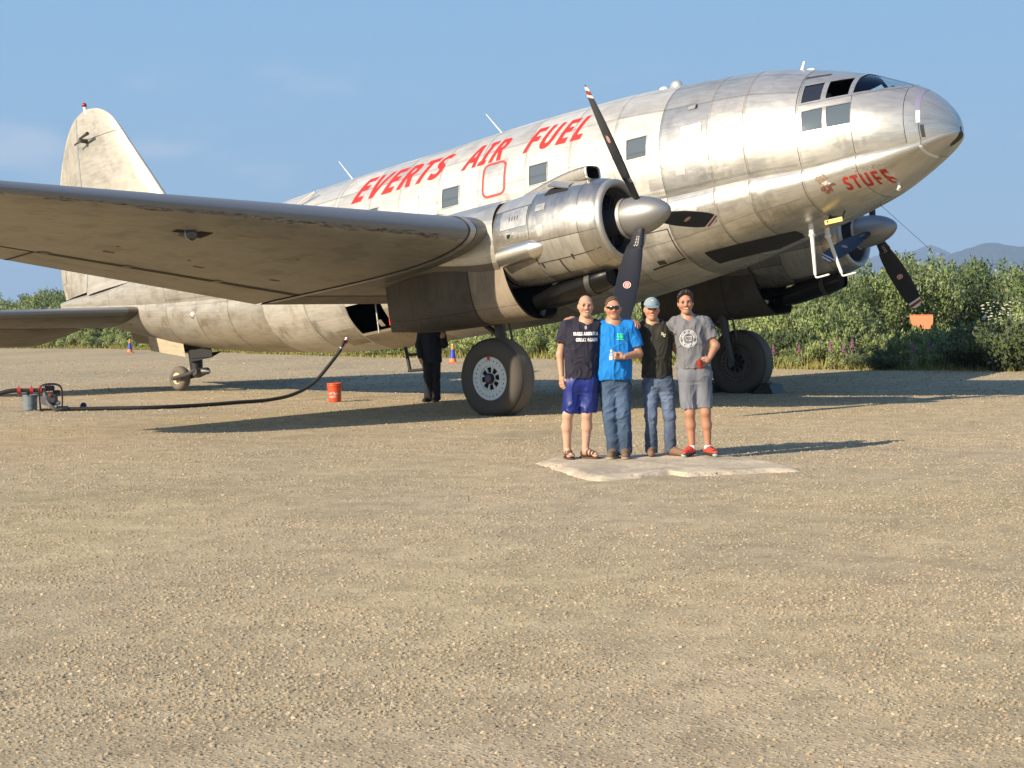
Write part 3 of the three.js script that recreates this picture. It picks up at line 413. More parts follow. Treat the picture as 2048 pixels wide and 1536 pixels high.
  // black boarding step hanging under the belly
  { const rr = []; for (const x of [-12.3, -11.92]) rr.push(rod(B(x, 0, -1.6), B(x + 0.06, 0, -2.27), 0.036, 0.036, 8)); for (const z of [-1.93, -2.25]) rr.push(rod(B(-12.28, 0, z), B(-11.88, 0, z - 0.03), 0.03, 0.03, 8)); rr.push(rod(B(-12.05, 0, -1.6), B(-11.9, 0.3, -2.0), 0.02, 0.02, 6)); part('boarding_step', rr, MM.black, plane); }
}

// wings: root chord to y = 5, then tapered outer panels with dihedral
const wing = {
  le: (y) => -6.14 - Math.max(0, y - 5) * 0.24, c: (y) => (y < 5 ? 5.05 : lerp(5.05, 1.7, (y - 5) / 11.45)), zle: (y) => -0.66 + Math.max(0, y - 5) * 0.092, zte: (y) => -1.04 + Math.max(0, y - 5) * 0.125, t: (y) => lerp(0.165, 0.115, clamp((y - 5) / 11.4, 0, 1)),
};
function foil(y, q, s, off = 0) {                // q: 0 trailing edge over the top .. 0.5 nose .. 1 trailing edge below
  const a = q * 2 - 1, up = a < 0, k = Math.abs(a), xc = k * k * (1.35 - 0.35 * k), c = wing.c(y), tip = y > 15.6 ? Math.sqrt(Math.max(0, 1 - ((y - 15.6) / 0.86) ** 2)) : 1;
  const yt = 5 * wing.t(y) * (0.2969 * Math.sqrt(xc) - 0.126 * xc - 0.3516 * xc * xc + 0.2843 * xc ** 3 - 0.1036 * xc ** 4), cam = 0.022 * 4 * xc * (1 - xc) * 0.9;
  const xm = lerp(0.4, xc, tip), x = wing.le(y) - c * xm, z = lerp(wing.zle(y), wing.zte(y), xm) + c * (cam + (up ? yt : -yt * 0.86) * tip) + (up ? off : -off) * Math.min(1, k * 6);
  return B(x + off * Math.max(0, 1 - k * 5), s * y, z);
}
const foilPatch = (ya, yb, qa, qb, s, off, nu, nv) => surf((u, v) => foil(lerp(ya, yb, u), lerp(qa, qb, v), s, off), nu, nv, { flip: s > 0, uvf: (u, v) => [lerp(ya, yb, u) / 3, lerp(qa, qb, v) * 3] });
const qAt = (xc, low) => { let a = 0, b = 1; for (let i = 0; i < 30; i++) { const m = (a + b) / 2; if (m * m * (1.35 - 0.35 * m) < xc) a = m; else b = m; } return low ? 0.5 + a / 2 : 0.5 - a / 2; };
for (const s of [-1, 1]) {
  const qh = qAt(0.79), ql = qAt(0.79, 1), who = s < 0 ? 'right' : 'left';
  const w = part('wing', [foilPatch(0.9, 5, qh, ql, s, 0, 14, 60)], metalMat('centre_metal', 0.27, 0.26, 0.24, 0.9, { metal: 0.45 }), plane, 'inner part of the ' + who + ' wing, underside shade put into its colour');  // centre section darkened, the shade under the wing is in its colour
  const o = part('outer_wing', [foilPatch(5, 16.44, qh, ql, s, 0, 60, 60)], metalMat('wing_metal', 0.42, 0.41, 0.375, 0.55, { metal: 0.5, roughnessMap: null }), plane, 'long tapered ' + who + ' outer wing panel');
  part('wing_spar', [surf((u, v) => foil(lerp(0.9, 16.3, u), 0.5, s).lerpVectors(foil(lerp(0.9, 16.3, u), qh, s), foil(lerp(0.9, 16.3, u), ql, s), v), 30, 2, { flip: s > 0 })], MM.seam, plane);
  part('deicing_boot', foilPatch(5.1, 15.6, qAt(0.045), qAt(0.02, 1), s, 0.006, 50, 14), MM.boot, o, 'blue grey worn strip along the leading edge');
  { const t = canvasTex(2048, 64, (k, W_, H_) => { const R = rng(21 + s); for (let i = 0; i < 300; i++) { const x = R() * W_, y = 30 + (R() - 0.5) * 26 + 10 * (noise3(x / 70, 1, 4) - 0.5); k.globalAlpha = 0.12 + 0.3 * R(); k.fillStyle = R() < 0.85 ? '#23262b' : '#b9bdc0'; k.beginPath(); k.ellipse(x, y, 4 + 24 * R() * R(), 1 + 4 * R(), (R() - 0.5) * 0.3, 0, 6.3); k.fill(); } });
    part('worn_edge', surf((u, v) => foil(lerp(5.2, 15, u), lerp(qAt(0.02, 1) - 0.045, qAt(0.02, 1) + 0.035, v), s, 0.009), 50, 3, { flip: s > 0 }), decalMat('worn_boot', t), o); }
  // flap and aileron, hung just behind the hinge gap
  const flapRow = (name, ya, yb, label) => part(name, [surf((u, v) => { const y = lerp(ya, yb, u), a = foil(y, lerp(qAt(0.805), 0, 0), s); return v < 0.5 ? foil(y, lerp(qAt(0.805), 0, v * 2), s) : foil(y, lerp(1, qAt(0.805, 1), v * 2 - 1), s); }, 24, 24, { flip: s < 0 })], MM.under, plane, label);
  flapRow('flap', 5.06, 10.33, who + ' wing flap'); flapRow('aileron', 10.33, 15.7, who + ' aileron'); flapRow('inner_flap', 1.2, 4.94, who + ' inner flap').material = MM.underShade;  // inner flap takes the colour that holds the underbody shade
  part('flap_seam', [foilPatch(5.02, 10.3, qAt(0.772, 1), qAt(0.803, 1), s, 0.003, 20, 1), foilPatch(10.3, 10.36, qAt(0.80, 1), 1, s, 0.003, 1, 6)], MM.seam, o);
  // raised strip over the joint of inner and outer panel
  part('wing_joint_strip', foilPatch(4.94, 5.06, 0.02, 0.98, s, 0.018, 2, 80), MM.grey, plane); part('joint_groove', [foilPatch(5.06, 5.085, 0.05, 0.98, s, 0.004, 1, 80), foilPatch(4.90, 4.94, 0.05, 0.98, s, 0.005, 1, 80)], MM.seam, plane);
  // hinge patches in rust red, small access marks
  for (const y of [6.1, 7.7, 9.4]) part('rust_patch', foilPatch(y, y + 0.2, qAt(0.70 - 0.01 * y, 1), qAt(0.716 - 0.01 * y, 1), s, 0.004, 2, 2), MM.rust, o);
  for (const y of [6.8, 8.6, 10.1, 12.6]) part('flap_hinge', foilPatch(y, y + 0.16, qAt(0.765, 1), qAt(0.80, 1), s, 0.01, 1, 2), MM.soot, o);
  for (const [y, x] of [[6.9, 0.34], [9.6, 0.5], [12.5, 0.3], [8.2, 0.55]]) part('drain_mark', foilPatch(y, y + 0.05, qAt(x, 1), qAt(x + 0.012, 1), s, 0.004, 1, 1), MM.seam, o);
  part('access_panel', foilPatch(8.25, 8.6, qAt(0.17, 1), qAt(0.19, 1), s, 0.004, 2, 1), MM.dusty, o);
  // landing light let into the underside near the leading edge
  { const y = 9.3, q = qAt(0.19, 1), p = foil(y, q, s), fwd = foil(y, q - 0.03, s).sub(p).normalize();
    const dish = new THREE.Group(), g = new THREE.SphereGeometry(0.105, 20, 12, 0, 6.3, 0, 1.35); g.rotateZ(-Math.PI / 2);
    const gl = part('landing_light', (g.translate(p.x + 0.0, p.y - 0.03, p.z), g), mat('lamp_glass', 0.04, 0.042, 0.045, 0.06, 0.0, { physical: true, clearcoat: 1 }), o, 'round landing lamp let down under the leading edge');
    const ring = new THREE.TorusGeometry(0.108, 0.012, 8, 26); ring.rotateY(Math.PI / 2); ring.translate(p.x + 0.01, p.y - 0.03, p.z); part('lamp_ring', ring, MM.grey, gl);
    part('lamp_pocket', [foilPatch(y - 0.32, y - 0.1, q - 0.012, q + 0.028, s, 0.005, 3, 3), foilPatch(y + 0.1, y + 0.24, q - 0.008, q + 0.012, s, 0.005, 2, 2)], MM.dark, gl);
    part('lamp_fairing', rod(new V3(p.x - 0.02, p.y, p.z), new V3(p.x - 0.22, p.y + 0.02, p.z), 0.1, 0.05, 14), MM.soot, gl); }
}

// engines
const NZ = -0.88;
for (const s of [-1, 1]) {
  const y0 = s * PL.T, who = s < 0 ? 'right' : 'left', at = (x, r, a) => B(x, y0 + r * Math.cos(a), NZ + r * Math.sin(a));
  const rOf = pch([3.98, 4.02, 4.12, 4.3, 4.7, 5.2, 5.75, 6.05], [0.545, 0.615, 0.675, 0.718, 0.748, 0.752, 0.735, 0.715]);
  const rev = (fn, nu, nv, flip) => surf((u, v) => { const [x, r] = fn(v); return at(x, r, u * Math.PI * 2); }, nu, nv, { flip, uvf: (u, v) => [u * 1.6, v * 0.8] });
  // cowl skin in ring panels so that the panel lines are real gaps
  const N = part('nacelle', [], MM.cowl, plane, who + ' engine nacelle in worn bare metal');
  const cz = [];
  const panel = (xa, xb, a0, a1, m, off = 0) => part('cowl_panel', surf((u, v) => { const x = lerp(xa, xb, v), a = lerp(a0, a1, u); return at(-x, rOf(x) + off, a); }, Math.max(4, Math.ceil(Math.abs(a1 - a0) * 10)), 10, { uvf: (u, v) => [lerp(a0, a1, u) * 0.25, lerp(xa, xb, v) * 0.33] }), m, N);
  part('cowl_lip', rev((v) => { const a = v * Math.PI; return [-(4.06 - 0.085 * Math.sin(a)), 0.60 - 0.055 * Math.cos(a) - (v < 0.5 ? 0.02 * (1 - v * 2) : 0)]; }, 72, 12, true), metalMat('lip_metal', 0.52, 0.52, 0.51, 0.75), N, 'rounded intake lip of the cowl');
  const outer = s < 0 ? Math.PI : 0, sg = s < 0 ? 1 : -1;                       // angle of the outward side
  const cuts = [0, 1.05, 2.15, 3.35, 4.25, 5.25, Math.PI * 2]; const mm = [MM.cowl, MM.skin[0], MM.cowl, MM.skin[2], MM.cowl, MM.skin[1]];
  for (let i = 0; i < 6; i++) { panel(4.05, 4.36, cuts[i] + 0.004, cuts[i + 1] - 0.004, MM.cowl); panel(4.366, 5.28, cuts[i] + 0.006, cuts[i + 1] - 0.006, mm[i], 0.001); }
  for (let i = 0; i < 6; i++) panel(5.29, 6.04, cuts[i] + 0.30 + 0.006, cuts[(i + 1)] + 0.30 - 0.006, mm[(i + 2) % 6], -0.001);
  N.geometry = merge([rev((v) => [-lerp(4.08, 6.0, v), rOf(lerp(4.08, 6.0, v)) - 0.03], 64, 8, true)]); N.material = MM.soot;
  part('cowl_throat', rev((v) => [-lerp(4.05, 4.75, v), lerp(0.545, 0.60, v)], 64, 6, false), MM.grey, N);
  // the engine: dark firewall, crankcase, nine cylinders with fins
  const E = part('engine', [rev((v) => [-4.72, 0.62 * v + 0.001], 48, 3, true), rev((v) => [-lerp(4.72, 4.0, v), lerp(0.26, 0.19, v)], 32, 4, true)], mat('engine_dark', 0.06, 0.062, 0.068, 0.6), N, 'dark radial engine inside the cowl');
  for (let k = 0; k < 9; k++) { const a = k / 9 * 6.2832 + 0.2, c = []; c.push(rod(at(-4.45, 0.22, a), at(-4.45, 0.58, a), 0.072, 0.08, 12)); for (let f = 0; f < 6; f++) c.push(rod(at(-4.45, 0.3 + f * 0.045, a), at(-4.45, 0.312 + f * 0.045, a), 0.098, 0.098, 14)); c.push(rod(at(-4.32, 0.24, a + 0.12), at(-4.36, 0.55, a + 0.1), 0.014, 0.014, 6)); part('cylinder', c, MM.steel, E); }
  // details on the outer side
  const cp = (xa, xb, a0, a1, m, name, off = 0.006) => part(name, surf((u, v) => { const x = lerp(xa, xb, v), a = outer + sg * lerp(a0, a1, u); return at(-x, rOf(Math.min(6.05, x)) + off, a); }, 8, 6, { flip: sg > 0, uvf: (u, v) => [u * 0.3, v * 0.3] }), m, N);
  cp(5.32, 5.86, -0.66, -0.2, metalMat('louvre_blue', 0.50, 0.52, 0.56, 0.7), 'louvre_panel', 0.007);
  for (let k = 0; k < 4; k++) cp(5.50 + k * 0.055, 5.515 + k * 0.055, -0.47, -0.37, MM.soot, 'louvre', 0.012);
  cp(5.0, 5.12, -0.12, 0.1, MM.skin[2], 'access_panel'); cp(4.98, 5.16, -0.62, -0.45, MM.skin[2], 'access_panel');
  // darker side panel round the exhaust, latch line, latches
  cp(5.28, 6.03, 0.34, 1.1, metalMat('stained_metal', 0.47, 0.44, 0.385, 0.9), 'side_panel', 0.004);
  for (const [xa, xb, a0, a1] of [[4.1, 5.3, 0.665, 0.685], [4.86, 4.885, 0.68, 1.1], [5.27, 5.29, 0.3, 0.70]]) cp(xa, xb, a0, a1, MM.seam, 'panel_seam', 0.0055);
  for (const [x, a] of [[4.62, 0.62], [5.22, 0.68]]) { const p = at(-x, rOf(x), outer + sg * a), q = at(-x, rOf(x), outer + sg * (a + 0.13)); part('latch', rod(p, q, 0.02, 0.014, 6), MM.soot, N); }
  for (let k = 0; k < 3; k++) cp(5.2 + 0.1 * k, 5.66 + 0.12 * k, 0.10 + 0.06 * k, 0.115 + 0.06 * k, mat('oil_stain', 0.22, 0.19, 0.14, 0.7, 0.4), 'oil_streak', 0.0085);
  // upper intake scoop
  { const prof = pch([4.45, 4.6, 4.95, 5.4, 5.9], [0.115, 0.12, 0.12, 0.10, 0.03]), zc = pch([4.45, 4.6, 4.95, 5.4, 5.9], [-0.045, -0.05, -0.085, -0.15, -0.2]), hw = pch([4.45, 4.7, 5.4, 5.9], [0.205, 0.2, 0.17, 0.10]);
    const ring = (x, a, k = 1) => { const c = Math.cos(a), q = Math.sin(a), f = (t) => Math.sign(t) * Math.pow(Math.abs(t), 0.55); return B(-x, y0 + hw(x) * k * f(c), zc(x) + prof(x) * k * f(q)); };
    const sc = part('intake_scoop', surf((u, v) => ring(lerp(4.45, 5.9, v), u * 6.2832), 36, 20, {}), metalMat('scoop_metal', 0.36, 0.35, 0.335, 0.75), N, 'air scoop on top of the cowl');
    part('scoop_lip', surf((u, v) => { const b = v * Math.PI; return ring(4.45, u * 6.2832, 1).lerp(ring(4.45, u * 6.2832, 0.84), 0.5 - 0.5 * Math.cos(b)).add(new V3(0.03 * Math.sin(b), 0, 0)); }, 36, 6, {}), MM.bright, sc); part('scoop_throat', surf((u, v) => ring(lerp(4.45, 4.9, v), u * 6.2832, lerp(0.84, 0.8, v) * (v > 0.95 ? 0.02 : 1)), 36, 8, { flip: true }), MM.dark, sc);
    // small flap beside the scoop, hinged in front and standing open at the rear
    const q = (x, y, z) => B(x, s * y, z), fa = [q(-4.59, 4.15, -0.165), q(-4.60, 4.39, -0.285)], fb = [q(-5.07, 4.13, -0.055), q(-5.05, 4.37, -0.155)], bil = (u, v, d = 0) => new V3().lerpVectors(new V3().lerpVectors(fa[0], fb[0], u), new V3().lerpVectors(fa[1], fb[1], u), v).add(new V3(0, d, 0));
    part('cowl_flap', [surf((u, v) => bil(u, v, 0.006), 4, 4, { flip: s < 0 }), surf((u, v) => bil(u, v, -0.006), 4, 4, { flip: s > 0 })], MM.grey, N, 'small flap standing open on the cowl'); part('flap_opening', surf((u, v) => { const x = lerp(4.63, 5.08, u), a = outer - sg * lerp(0.86, 1.2, v); return at(-x, rOf(x) + 0.004, a); }, 6, 6, { flip: sg > 0 }), MM.dark, N); }
  // exhaust fairing: bright half bullet with an open rear
  { const ex = -1.10, ey = s * 4.60; const g = surf((u, v) => { const x = lerp(5.02, 5.94, v), k = Math.pow(clamp((x - 5.02) / 0.28, 0, 1), 0.5), r = 0.165 * k, a = u * 6.2832; return B(-x, ey + r * Math.cos(a) * 1.05, ex - 0.045 * (x - 5) + r * Math.sin(a)); }, 28, 26, {});
    const e = part('exhaust', g, mat('exhaust_metal', 0.80, 0.77, 0.72, 0.34, 1), N, 'bright exhaust fairing on the nacelle side'); part('exhaust_mouth', surf((u, v) => { const a = u * 6.2832, r = 0.15 * v + 0.001; return B(-5.9, ey + r * Math.cos(a), ex - 0.045 + r * Math.sin(a)); }, 20, 2, {}), MM.dark, e); const b = rod(B(-5.62, s * 4.62, -0.83), B(-5.72, s * 4.7, -0.85), 0.035, 0.03, 8); part('breather', b, MM.black, N); }
  // oil cooler duct below
  { const oc = (x, a, r) => B(-x, y0 - s * 0.05 + r * 1.15 * Math.cos(a), lerp(-1.69, -1.88, (x - 4.35) / 1.5) + r * Math.sin(a)); const rr = pch([4.35, 4.6, 5.2, 5.9], [0.17, 0.2, 0.2, 0.13]);
    const d = part('oil_cooler_duct', surf((u, v) => { const x = lerp(4.35, 5.9, v); return oc(x, u * 6.2832, rr(x)); }, 32, 16, {}), mat('oily_black', 0.004, 0.004, 0.004, 0.25, 0), N, 'oily black duct under the cowl'); part('duct_mouth', surf((u, v) => oc(4.42, u * 6.2832, 0.165 * v + 0.001), 24, 2, { flip: true }), MM.dark, d); part('duct_collar', surf((u, v) => { const x = lerp(4.66, 4.76, v); return oc(x, u * 6.2832, rr(x) + 0.01); }, 32, 2, {}), MM.steel, d); part('duct_flap', rod(B(-5.95, y0 - s * 0.3, -1.84), B(-6.02, y0 - s * 0.32, -2.06), 0.07, 0.05, 8), MM.grey, d); }
  // accessory section, between cowl and wing
  { const zt = pch([5.9, 6.3, 7.0, 7.8, 8.8, 9.8], [-0.168, -0.145, -0.145, -0.22, -0.42, -0.85]), zb = pch([5.9, 6.3, 6.8, 7.8, 9.8], [-1.60, -1.58, -1.5, -1.25, -1.0]), hw = pch([5.9, 6.3, 7.2, 8.5, 9.8], [0.715, 0.71, 0.66, 0.5, 0.1]);
    const rows = [[0.02, 0.24], [0.24, 0.42], [0.42, 0.62], [0.62, 0.98]], mr = [MM.skin[1], MM.skin[0], MM.skin[2], metalMat('lower_metal', 0.22, 0.20, 0.17, 0.9, { metal: 0.4 })];  // lowest row darkened, underbody shade put into its colour
    for (const side of [-1, 1]) rows.forEach(([a, b], i) => part('nacelle_panel', surf((u, v) => { const x = lerp(6.035, 9.8, u), t = lerp(a, b, v) * Math.PI, f = (q) => Math.sign(q) * Math.pow(Math.abs(q), 0.82); return B(-x, y0 + side * hw(x) * f(Math.sin(t)), lerp(zb(x), zt(x), 0.5 + 0.5 * f(Math.cos(t)))); }, 24, 8, { flip: side > 0, uvf: (u, v) => [u * 1.3 + i * 0.3, lerp(a, b, v)] }), mr[i], N)); 
    part('yellow_scrap', (() => { const g = surf((u, v) => { const x = lerp(6.72, 6.86, u), t = lerp(0.27, 0.33, v + 0.3 * u * (1 - v)) * Math.PI; return B(-x, y0 + s * (hw(x) + 0.012) * Math.pow(Math.sin(t), 0.82), lerp(zb(x), zt(x), 0.5 + 0.5 * Math.pow(Math.cos(t), 0.82)) + 0.012); }, 3, 3, { flip: s > 0 }); return g; })(), MM.yellow, N); }
  // gear pod: open-fronted U under the wing, knife edge behind
  { const zb = pch([5.75, 6.73, 8.0, 9.05], [-2.16, -2.10, -2.03, -1.88]), zt = -1.05, hw = pch([5.75, 6.73, 7.8, 8.7, 9.05], [0.62, 0.61, 0.50, 0.22, 0.03]);
    const U = (x, a, k) => { const h = Math.max(0.015, hw(x) - k), c = Math.cos(a), q = Math.sin(a), f = (t, e) => Math.sign(t) * Math.pow(Math.abs(t), e), fr = 1; return B(-x, y0 + h * f(c, 0.62), zt - (zt - zb(x) - k) * f(q, 0.55)); };
    const lean = (x, a) => x + (x < 6.1 ? 0.25 * (1 - Math.sin(a)) * (6.1 - x) / 0.35 : 0);   // the front edge slopes back upwards
    const cut = [[0, 0.7], [0.7, 1.25], [1.25, 1.9], [1.9, 2.45], [2.45, Math.PI]];
    const pod = part('gear_pod', surf((u, v) => { const a = u * Math.PI; return U(lean(lerp(5.75, 9.0, v), a), a, 0.03); }, 40, 30, {}), MM.dark, N, 'underwing pod that houses the main wheel');
    cut.forEach(([a0, a1], i) => { for (const [xa, xb] of [[5.75, 6.72], [6.735, 9.05]]) part('pod_panel', surf((u, v) => { const a = lerp(a0 + 0.004, a1 - 0.004, u); return U(lean(lerp(xa, xb, v), a), a, 0); }, 10, 14, { flip: true, uvf: (u, v) => [lerp(a0, a1, u) * 0.4, lerp(xa, xb, v) * 0.33] }), s > 0 ? MM.underShade : xa < 6.5 ? metalMat('door_metal', 0.36, 0.31, 0.245, 0.95, { metal: 0.35 }) : MM.underShade, pod); });  // rear panels and far pod carry the wing shade in their colour
    part('pod_seam', [surf((u, v) => { const a = u * Math.PI; return U(lerp(6.71, 6.745, v), a, -0.004); }, 40, 1, { flip: true })], MM.seam, pod); }
  // propeller
  const a0 = s < 0 ? 2.0848 : -0.7551, xb = -3.62;
  const hub = part('propeller', rev((v) => [lerp(-3.9, -3.55, v), 0.15], 24, 2, true), MM.steel, plane, who + ' three bladed propeller with dark blades');
  part('spinner', rev((v) => { const t = v * 0.78; return [-3.11 - t, 0.305 * Math.pow(Math.max(0, 1 - Math.pow(Math.max(0, 1 - t / 0.72), 2.2)), 0.62) + 0.0005]; }, 48, 28, false), MM.spinner, hub); part('spinner_ring', rev((v) => [-lerp(3.86, 3.92, v), 0.318], 48, 1, false), MM.plate, hub); part('spinner_back', rev((v) => [-3.915, 0.318 * v + 0.001], 32, 2, true), MM.soot, hub);
  const ch = pch([0.2, 0.42, 0.8, 1.2, 1.6, 1.95, 2.12, 2.2], [0.15, 0.19, 0.30, 0.345, 0.335, 0.28, 0.20, 0.03]), th = pch([0.2, 0.42, 0.8, 1.3, 2.2], [0.15, 0.10, 0.055, 0.032, 0.008]), pit = pch([0.2, 0.8, 1.5, 2.2], [66, 61, 55, 49]);
  for (let k = 0; k < 3; k++) {
    const a = a0 - k * 2.0944, e = [Math.cos(a), Math.sin(a)], t = [-Math.sin(a), Math.cos(a)];
    const bp = (r, q, off = 0) => { const b = rad(pit(r)), cc = Math.cos(q), ss = Math.sin(q), c = ch(r) / 2 * cc - (r > 0.6 ? 0.02 : 0), h = (th(r) / 2) * ss * (0.55 + 0.45 * cc) + (ss >= 0 ? off : -off); return B(xb + c * Math.sin(b) - h * Math.cos(b), y0 + e[0] * r + t[0] * (c * Math.cos(b) + h * Math.sin(b)), NZ + 0.015 + e[1] * r + t[1] * (c * Math.cos(b) + h * Math.sin(b))); };
    const seg = (ra, rb, n, off = 0) => surf((u, v) => bp(lerp(ra, rb, v), u * 6.2832, off), 24, n, {});
    const bl = part('blade', seg(0.2, 2.2, 40), MM.blade, hub, s < 0 ? ['dark blade pointing up and to the left', 'dark blade pointing right', 'dark blade pointing down'][k] : undefined);
    part('tip_band', seg(1.985, 2.035, 2, 0.0015), MM.white, bl); part('tip_band', seg(2.05, 2.09, 2, 0.0015), mat('tip_red', 0.45, 0.03, 0.03, 0.5), bl); part('tip_band', seg(2.10, 2.17, 2, 0.0015), MM.white, bl);
    const logo = canvasTex(64, 96, (c) => { c.fillStyle = '#b8504a'; c.beginPath(); c.ellipse(32, 48, 27, 42, 0, 0, 6.3); c.fill(); c.strokeStyle = '#e9ddd2'; c.lineWidth = 5; c.stroke(); c.lineWidth = 5; c.strokeRect(24, 26, 16, 44); c.beginPath(); c.moveTo(24, 48); c.lineTo(40, 48); c.stroke(); });
    for (const f of [1, -1]) part('maker_badge', surf((u, v) => bp(lerp(1.36, 1.23, v), f * lerp(1.2, 1.94, u), 0.003), 4, 4, {}), decalMat('badge', logo), bl);
    const txt = canvasTex(64, 128, (c) => { c.fillStyle = '#cfcac0'; for (const x of [14, 36]) for (let i = 0; i < 14; i++) c.fillRect(x, 6 + i * 8.6, 5 + ((i * 7) % 4) * 3, 5); });
    part('blade_stencil', surf((u, v) => bp(lerp(0.42, 0.62, v), -lerp(1.1, 2.0, u), 0.003), 4, 4, {}), decalMat('stencil', txt), bl);
  }
  // main gear: leg, brace, tyre, rim, hub
  const wx = PL.xw, wz = PL.zw, R0 = 0.665, hw0 = 0.25, dn = [-Math.sin(PL.th), -Math.cos(PL.th)];
  const legy = y0 - s * 0.0; const leg = part('gear_leg', [rod(B(-7.0, y0 - s * 0.33, -1.3), B(-6.93, y0 - s * 0.33, -2.35), 0.095, 0.09, 14), rod(B(-6.93, y0 - s * 0.33, -2.3), B(-6.87, y0 - s * 0.33, wz), 0.07, 0.07, 14), rod(B(wx, y0 - s * 0.4, wz), B(wx, y0 + s * 0.1, wz), 0.07, 0.07, 12), rod(B(-7.9, y0 - s * 0.3, -1.5), B(-6.98, y0 - s * 0.33, -2.25), 0.045, 0.045, 8), rod(B(-6.75, y0 - s * 0.33, -1.9), B(-6.7, y0 - s * 0.33, -2.5), 0.02, 0.02, 6)], MM.steel, plane, who + ' main gear leg');
  const prof = [[0.352, 0.195], [0.372, 0.232], [0.42, 0.262], [0.50, 0.265], [0.565, 0.245], [0.61, 0.205], [0.64, 0.15], [0.652, 0.10], [0.640, 0.092], [0.640, 0.078], [0.660, 0.07], [R0, 0.03], [0.652, 0.022], [0.652, 0.010], [R0, 0.004], [R0, 0]];
  const full = [...prof, ...prof.slice(0, -1).reverse().map(([r, w]) => [r, -w])];
  const tyre = surf((u, v) => { const i = v * (full.length - 1), j = Math.min(full.length - 2, Math.floor(i)), f = i - j, r = lerp(full[j][0], full[j + 1][0], f), w = lerp(full[j][1], full[j + 1][1], f), a = u * 6.2832; let X = r * Math.cos(a), Zz = r * Math.sin(a); const depth = X * dn[0] + Zz * dn[1]; let wd = w; if (depth > PL.rw - 0.002) { const k = depth - PL.rw + 0.002; X -= dn[0] * k; Zz -= dn[1] * k; } if (depth > 0.35) wd *= 1 + 0.12 * smooth(depth, 0.35, 0.62); return B(wx + X, y0 + s * wd, wz + Zz); }, 96, full.length - 1, { flip: s < 0 });
  const wheel = part('main_wheel', tyre, s < 0 ? MM.rubber : MM.rubber, plane, who + ' main wheel' + (s < 0 ? ' with white rim' : ' in the shade'));
  part('tyre_tread', surf((u, v) => { const a = u * 6.2832, w = lerp(0.145, -0.145, v), r = 0.655 + 0.012 * Math.cos(w * 9) + (Math.abs((Math.abs(w) - 0.085)) < 0.012 ? -0.012 : 0); let X = r * Math.cos(a), Zz = r * Math.sin(a); const d = X * dn[0] + Zz * dn[1]; if (d > PL.rw - 0.001) { const k = d - PL.rw + 0.001; X -= dn[0] * k; Zz -= dn[1] * k; } return B(wx + X, y0 + s * w, wz + Zz); }, 96, 24, { flip: s < 0 }), MM.dustyRubber, wheel);
  for (const o of [1, -1]) {                   // rim on both faces
    const face = y0 + s * o * 0.185, holes = (shape, n, r, h) => { for (let i = 0; i < n; i++) { const a = i / n * 6.2832 + 0.1, p = new THREE.Path(); p.absarc(Math.cos(a) * r, Math.sin(a) * r, h, 0, Math.PI * 2, true); shape.holes.push(p); } };
    const put = (g, d) => { const m = new THREE.Matrix4().makeBasis(new V3(1, 0, 0), new V3(0, 1, 0), new V3(0, 0, -s * o < 0 ? 1 : 1)); g.translate(0, 0, -d / 2); const p = g.attributes.position, c = B(wx, face, wz); for (let i = 0; i < p.count; i++) p.setXYZ(i, c.x + p.getX(i), c.y + p.getY(i), c.z + p.getZ(i)); g.computeVertexNormals(); return g; };
    const ringS = new THREE.Shape(); ringS.absarc(0, 0, 0.362, 0, Math.PI * 2); { const q = new THREE.Path(); q.absarc(0, 0, 0.215, 0, Math.PI * 2, true); ringS.holes.push(q); } holes(ringS, 24, 0.295, 0.017);
    const disc = new THREE.Shape(); disc.absarc(0, 0, 0.206, 0, Math.PI * 2); for (let i = 0; i < 8; i++) { const a = i / 8 * 6.2832, p = new THREE.Path(), d = 0.33; p.moveTo(Math.cos(a - d) * 0.1, Math.sin(a - d) * 0.1); p.lineTo(Math.cos(a - d * 0.85) * 0.188, Math.sin(a - d * 0.85) * 0.188); p.absarc(0, 0, 0.188, a - d * 0.85, a + d * 0.85, false); p.lineTo(Math.cos(a + d) * 0.1, Math.sin(a + d) * 0.1); disc.holes.push(p); }
    const ex = { depth: 0.03, bevelEnabled: true, bevelSize: 0.005, bevelThickness: 0.006, bevelSegments: 2, curveSegments: 40 }, wm = s < 0 && o > 0 ? mat('rim_white', 0.66, 0.70, 0.69, 0.4) : MM.steel;
    const rim = part('rim', put(new THREE.ExtrudeGeometry(ringS, ex), 0.03), wm, wheel); part('rim_disc', put(new THREE.ExtrudeGeometry(disc, { ...ex, depth: 0.02, bevelSize: 0.002, bevelThickness: 0.003 }), 0.035), wm, rim);
    const cy = (r, d, n, off) => { const g = new THREE.CylinderGeometry(r, r, d, n); g.rotateX(Math.PI / 2); const c = B(wx, face + s * o * off, wz); g.translate(c.x, c.y, c.z); return g; };
    part('rim_well', cy(0.34, 0.01, 40, -0.045), MM.dark, rim); part('hub_cap', [cy(0.088, 0.07, 24, 0.025)], MM.black, rim); part('hub_badge', [cy(0.058, 0.02, 20, 0.058)], mat('hub_purple', 0.10, 0.07, 0.15, 0.4), rim); if (s < 0 && o > 0) { const c = B(wx + 0.03, face + s * 0.02, wz + 0.335); const g = new THREE.BoxGeometry(0.05, 0.07, 0.02); g.translate(c.x, c.y, c.z); part('red_mark', g, MM.red, rim); }
  }
}

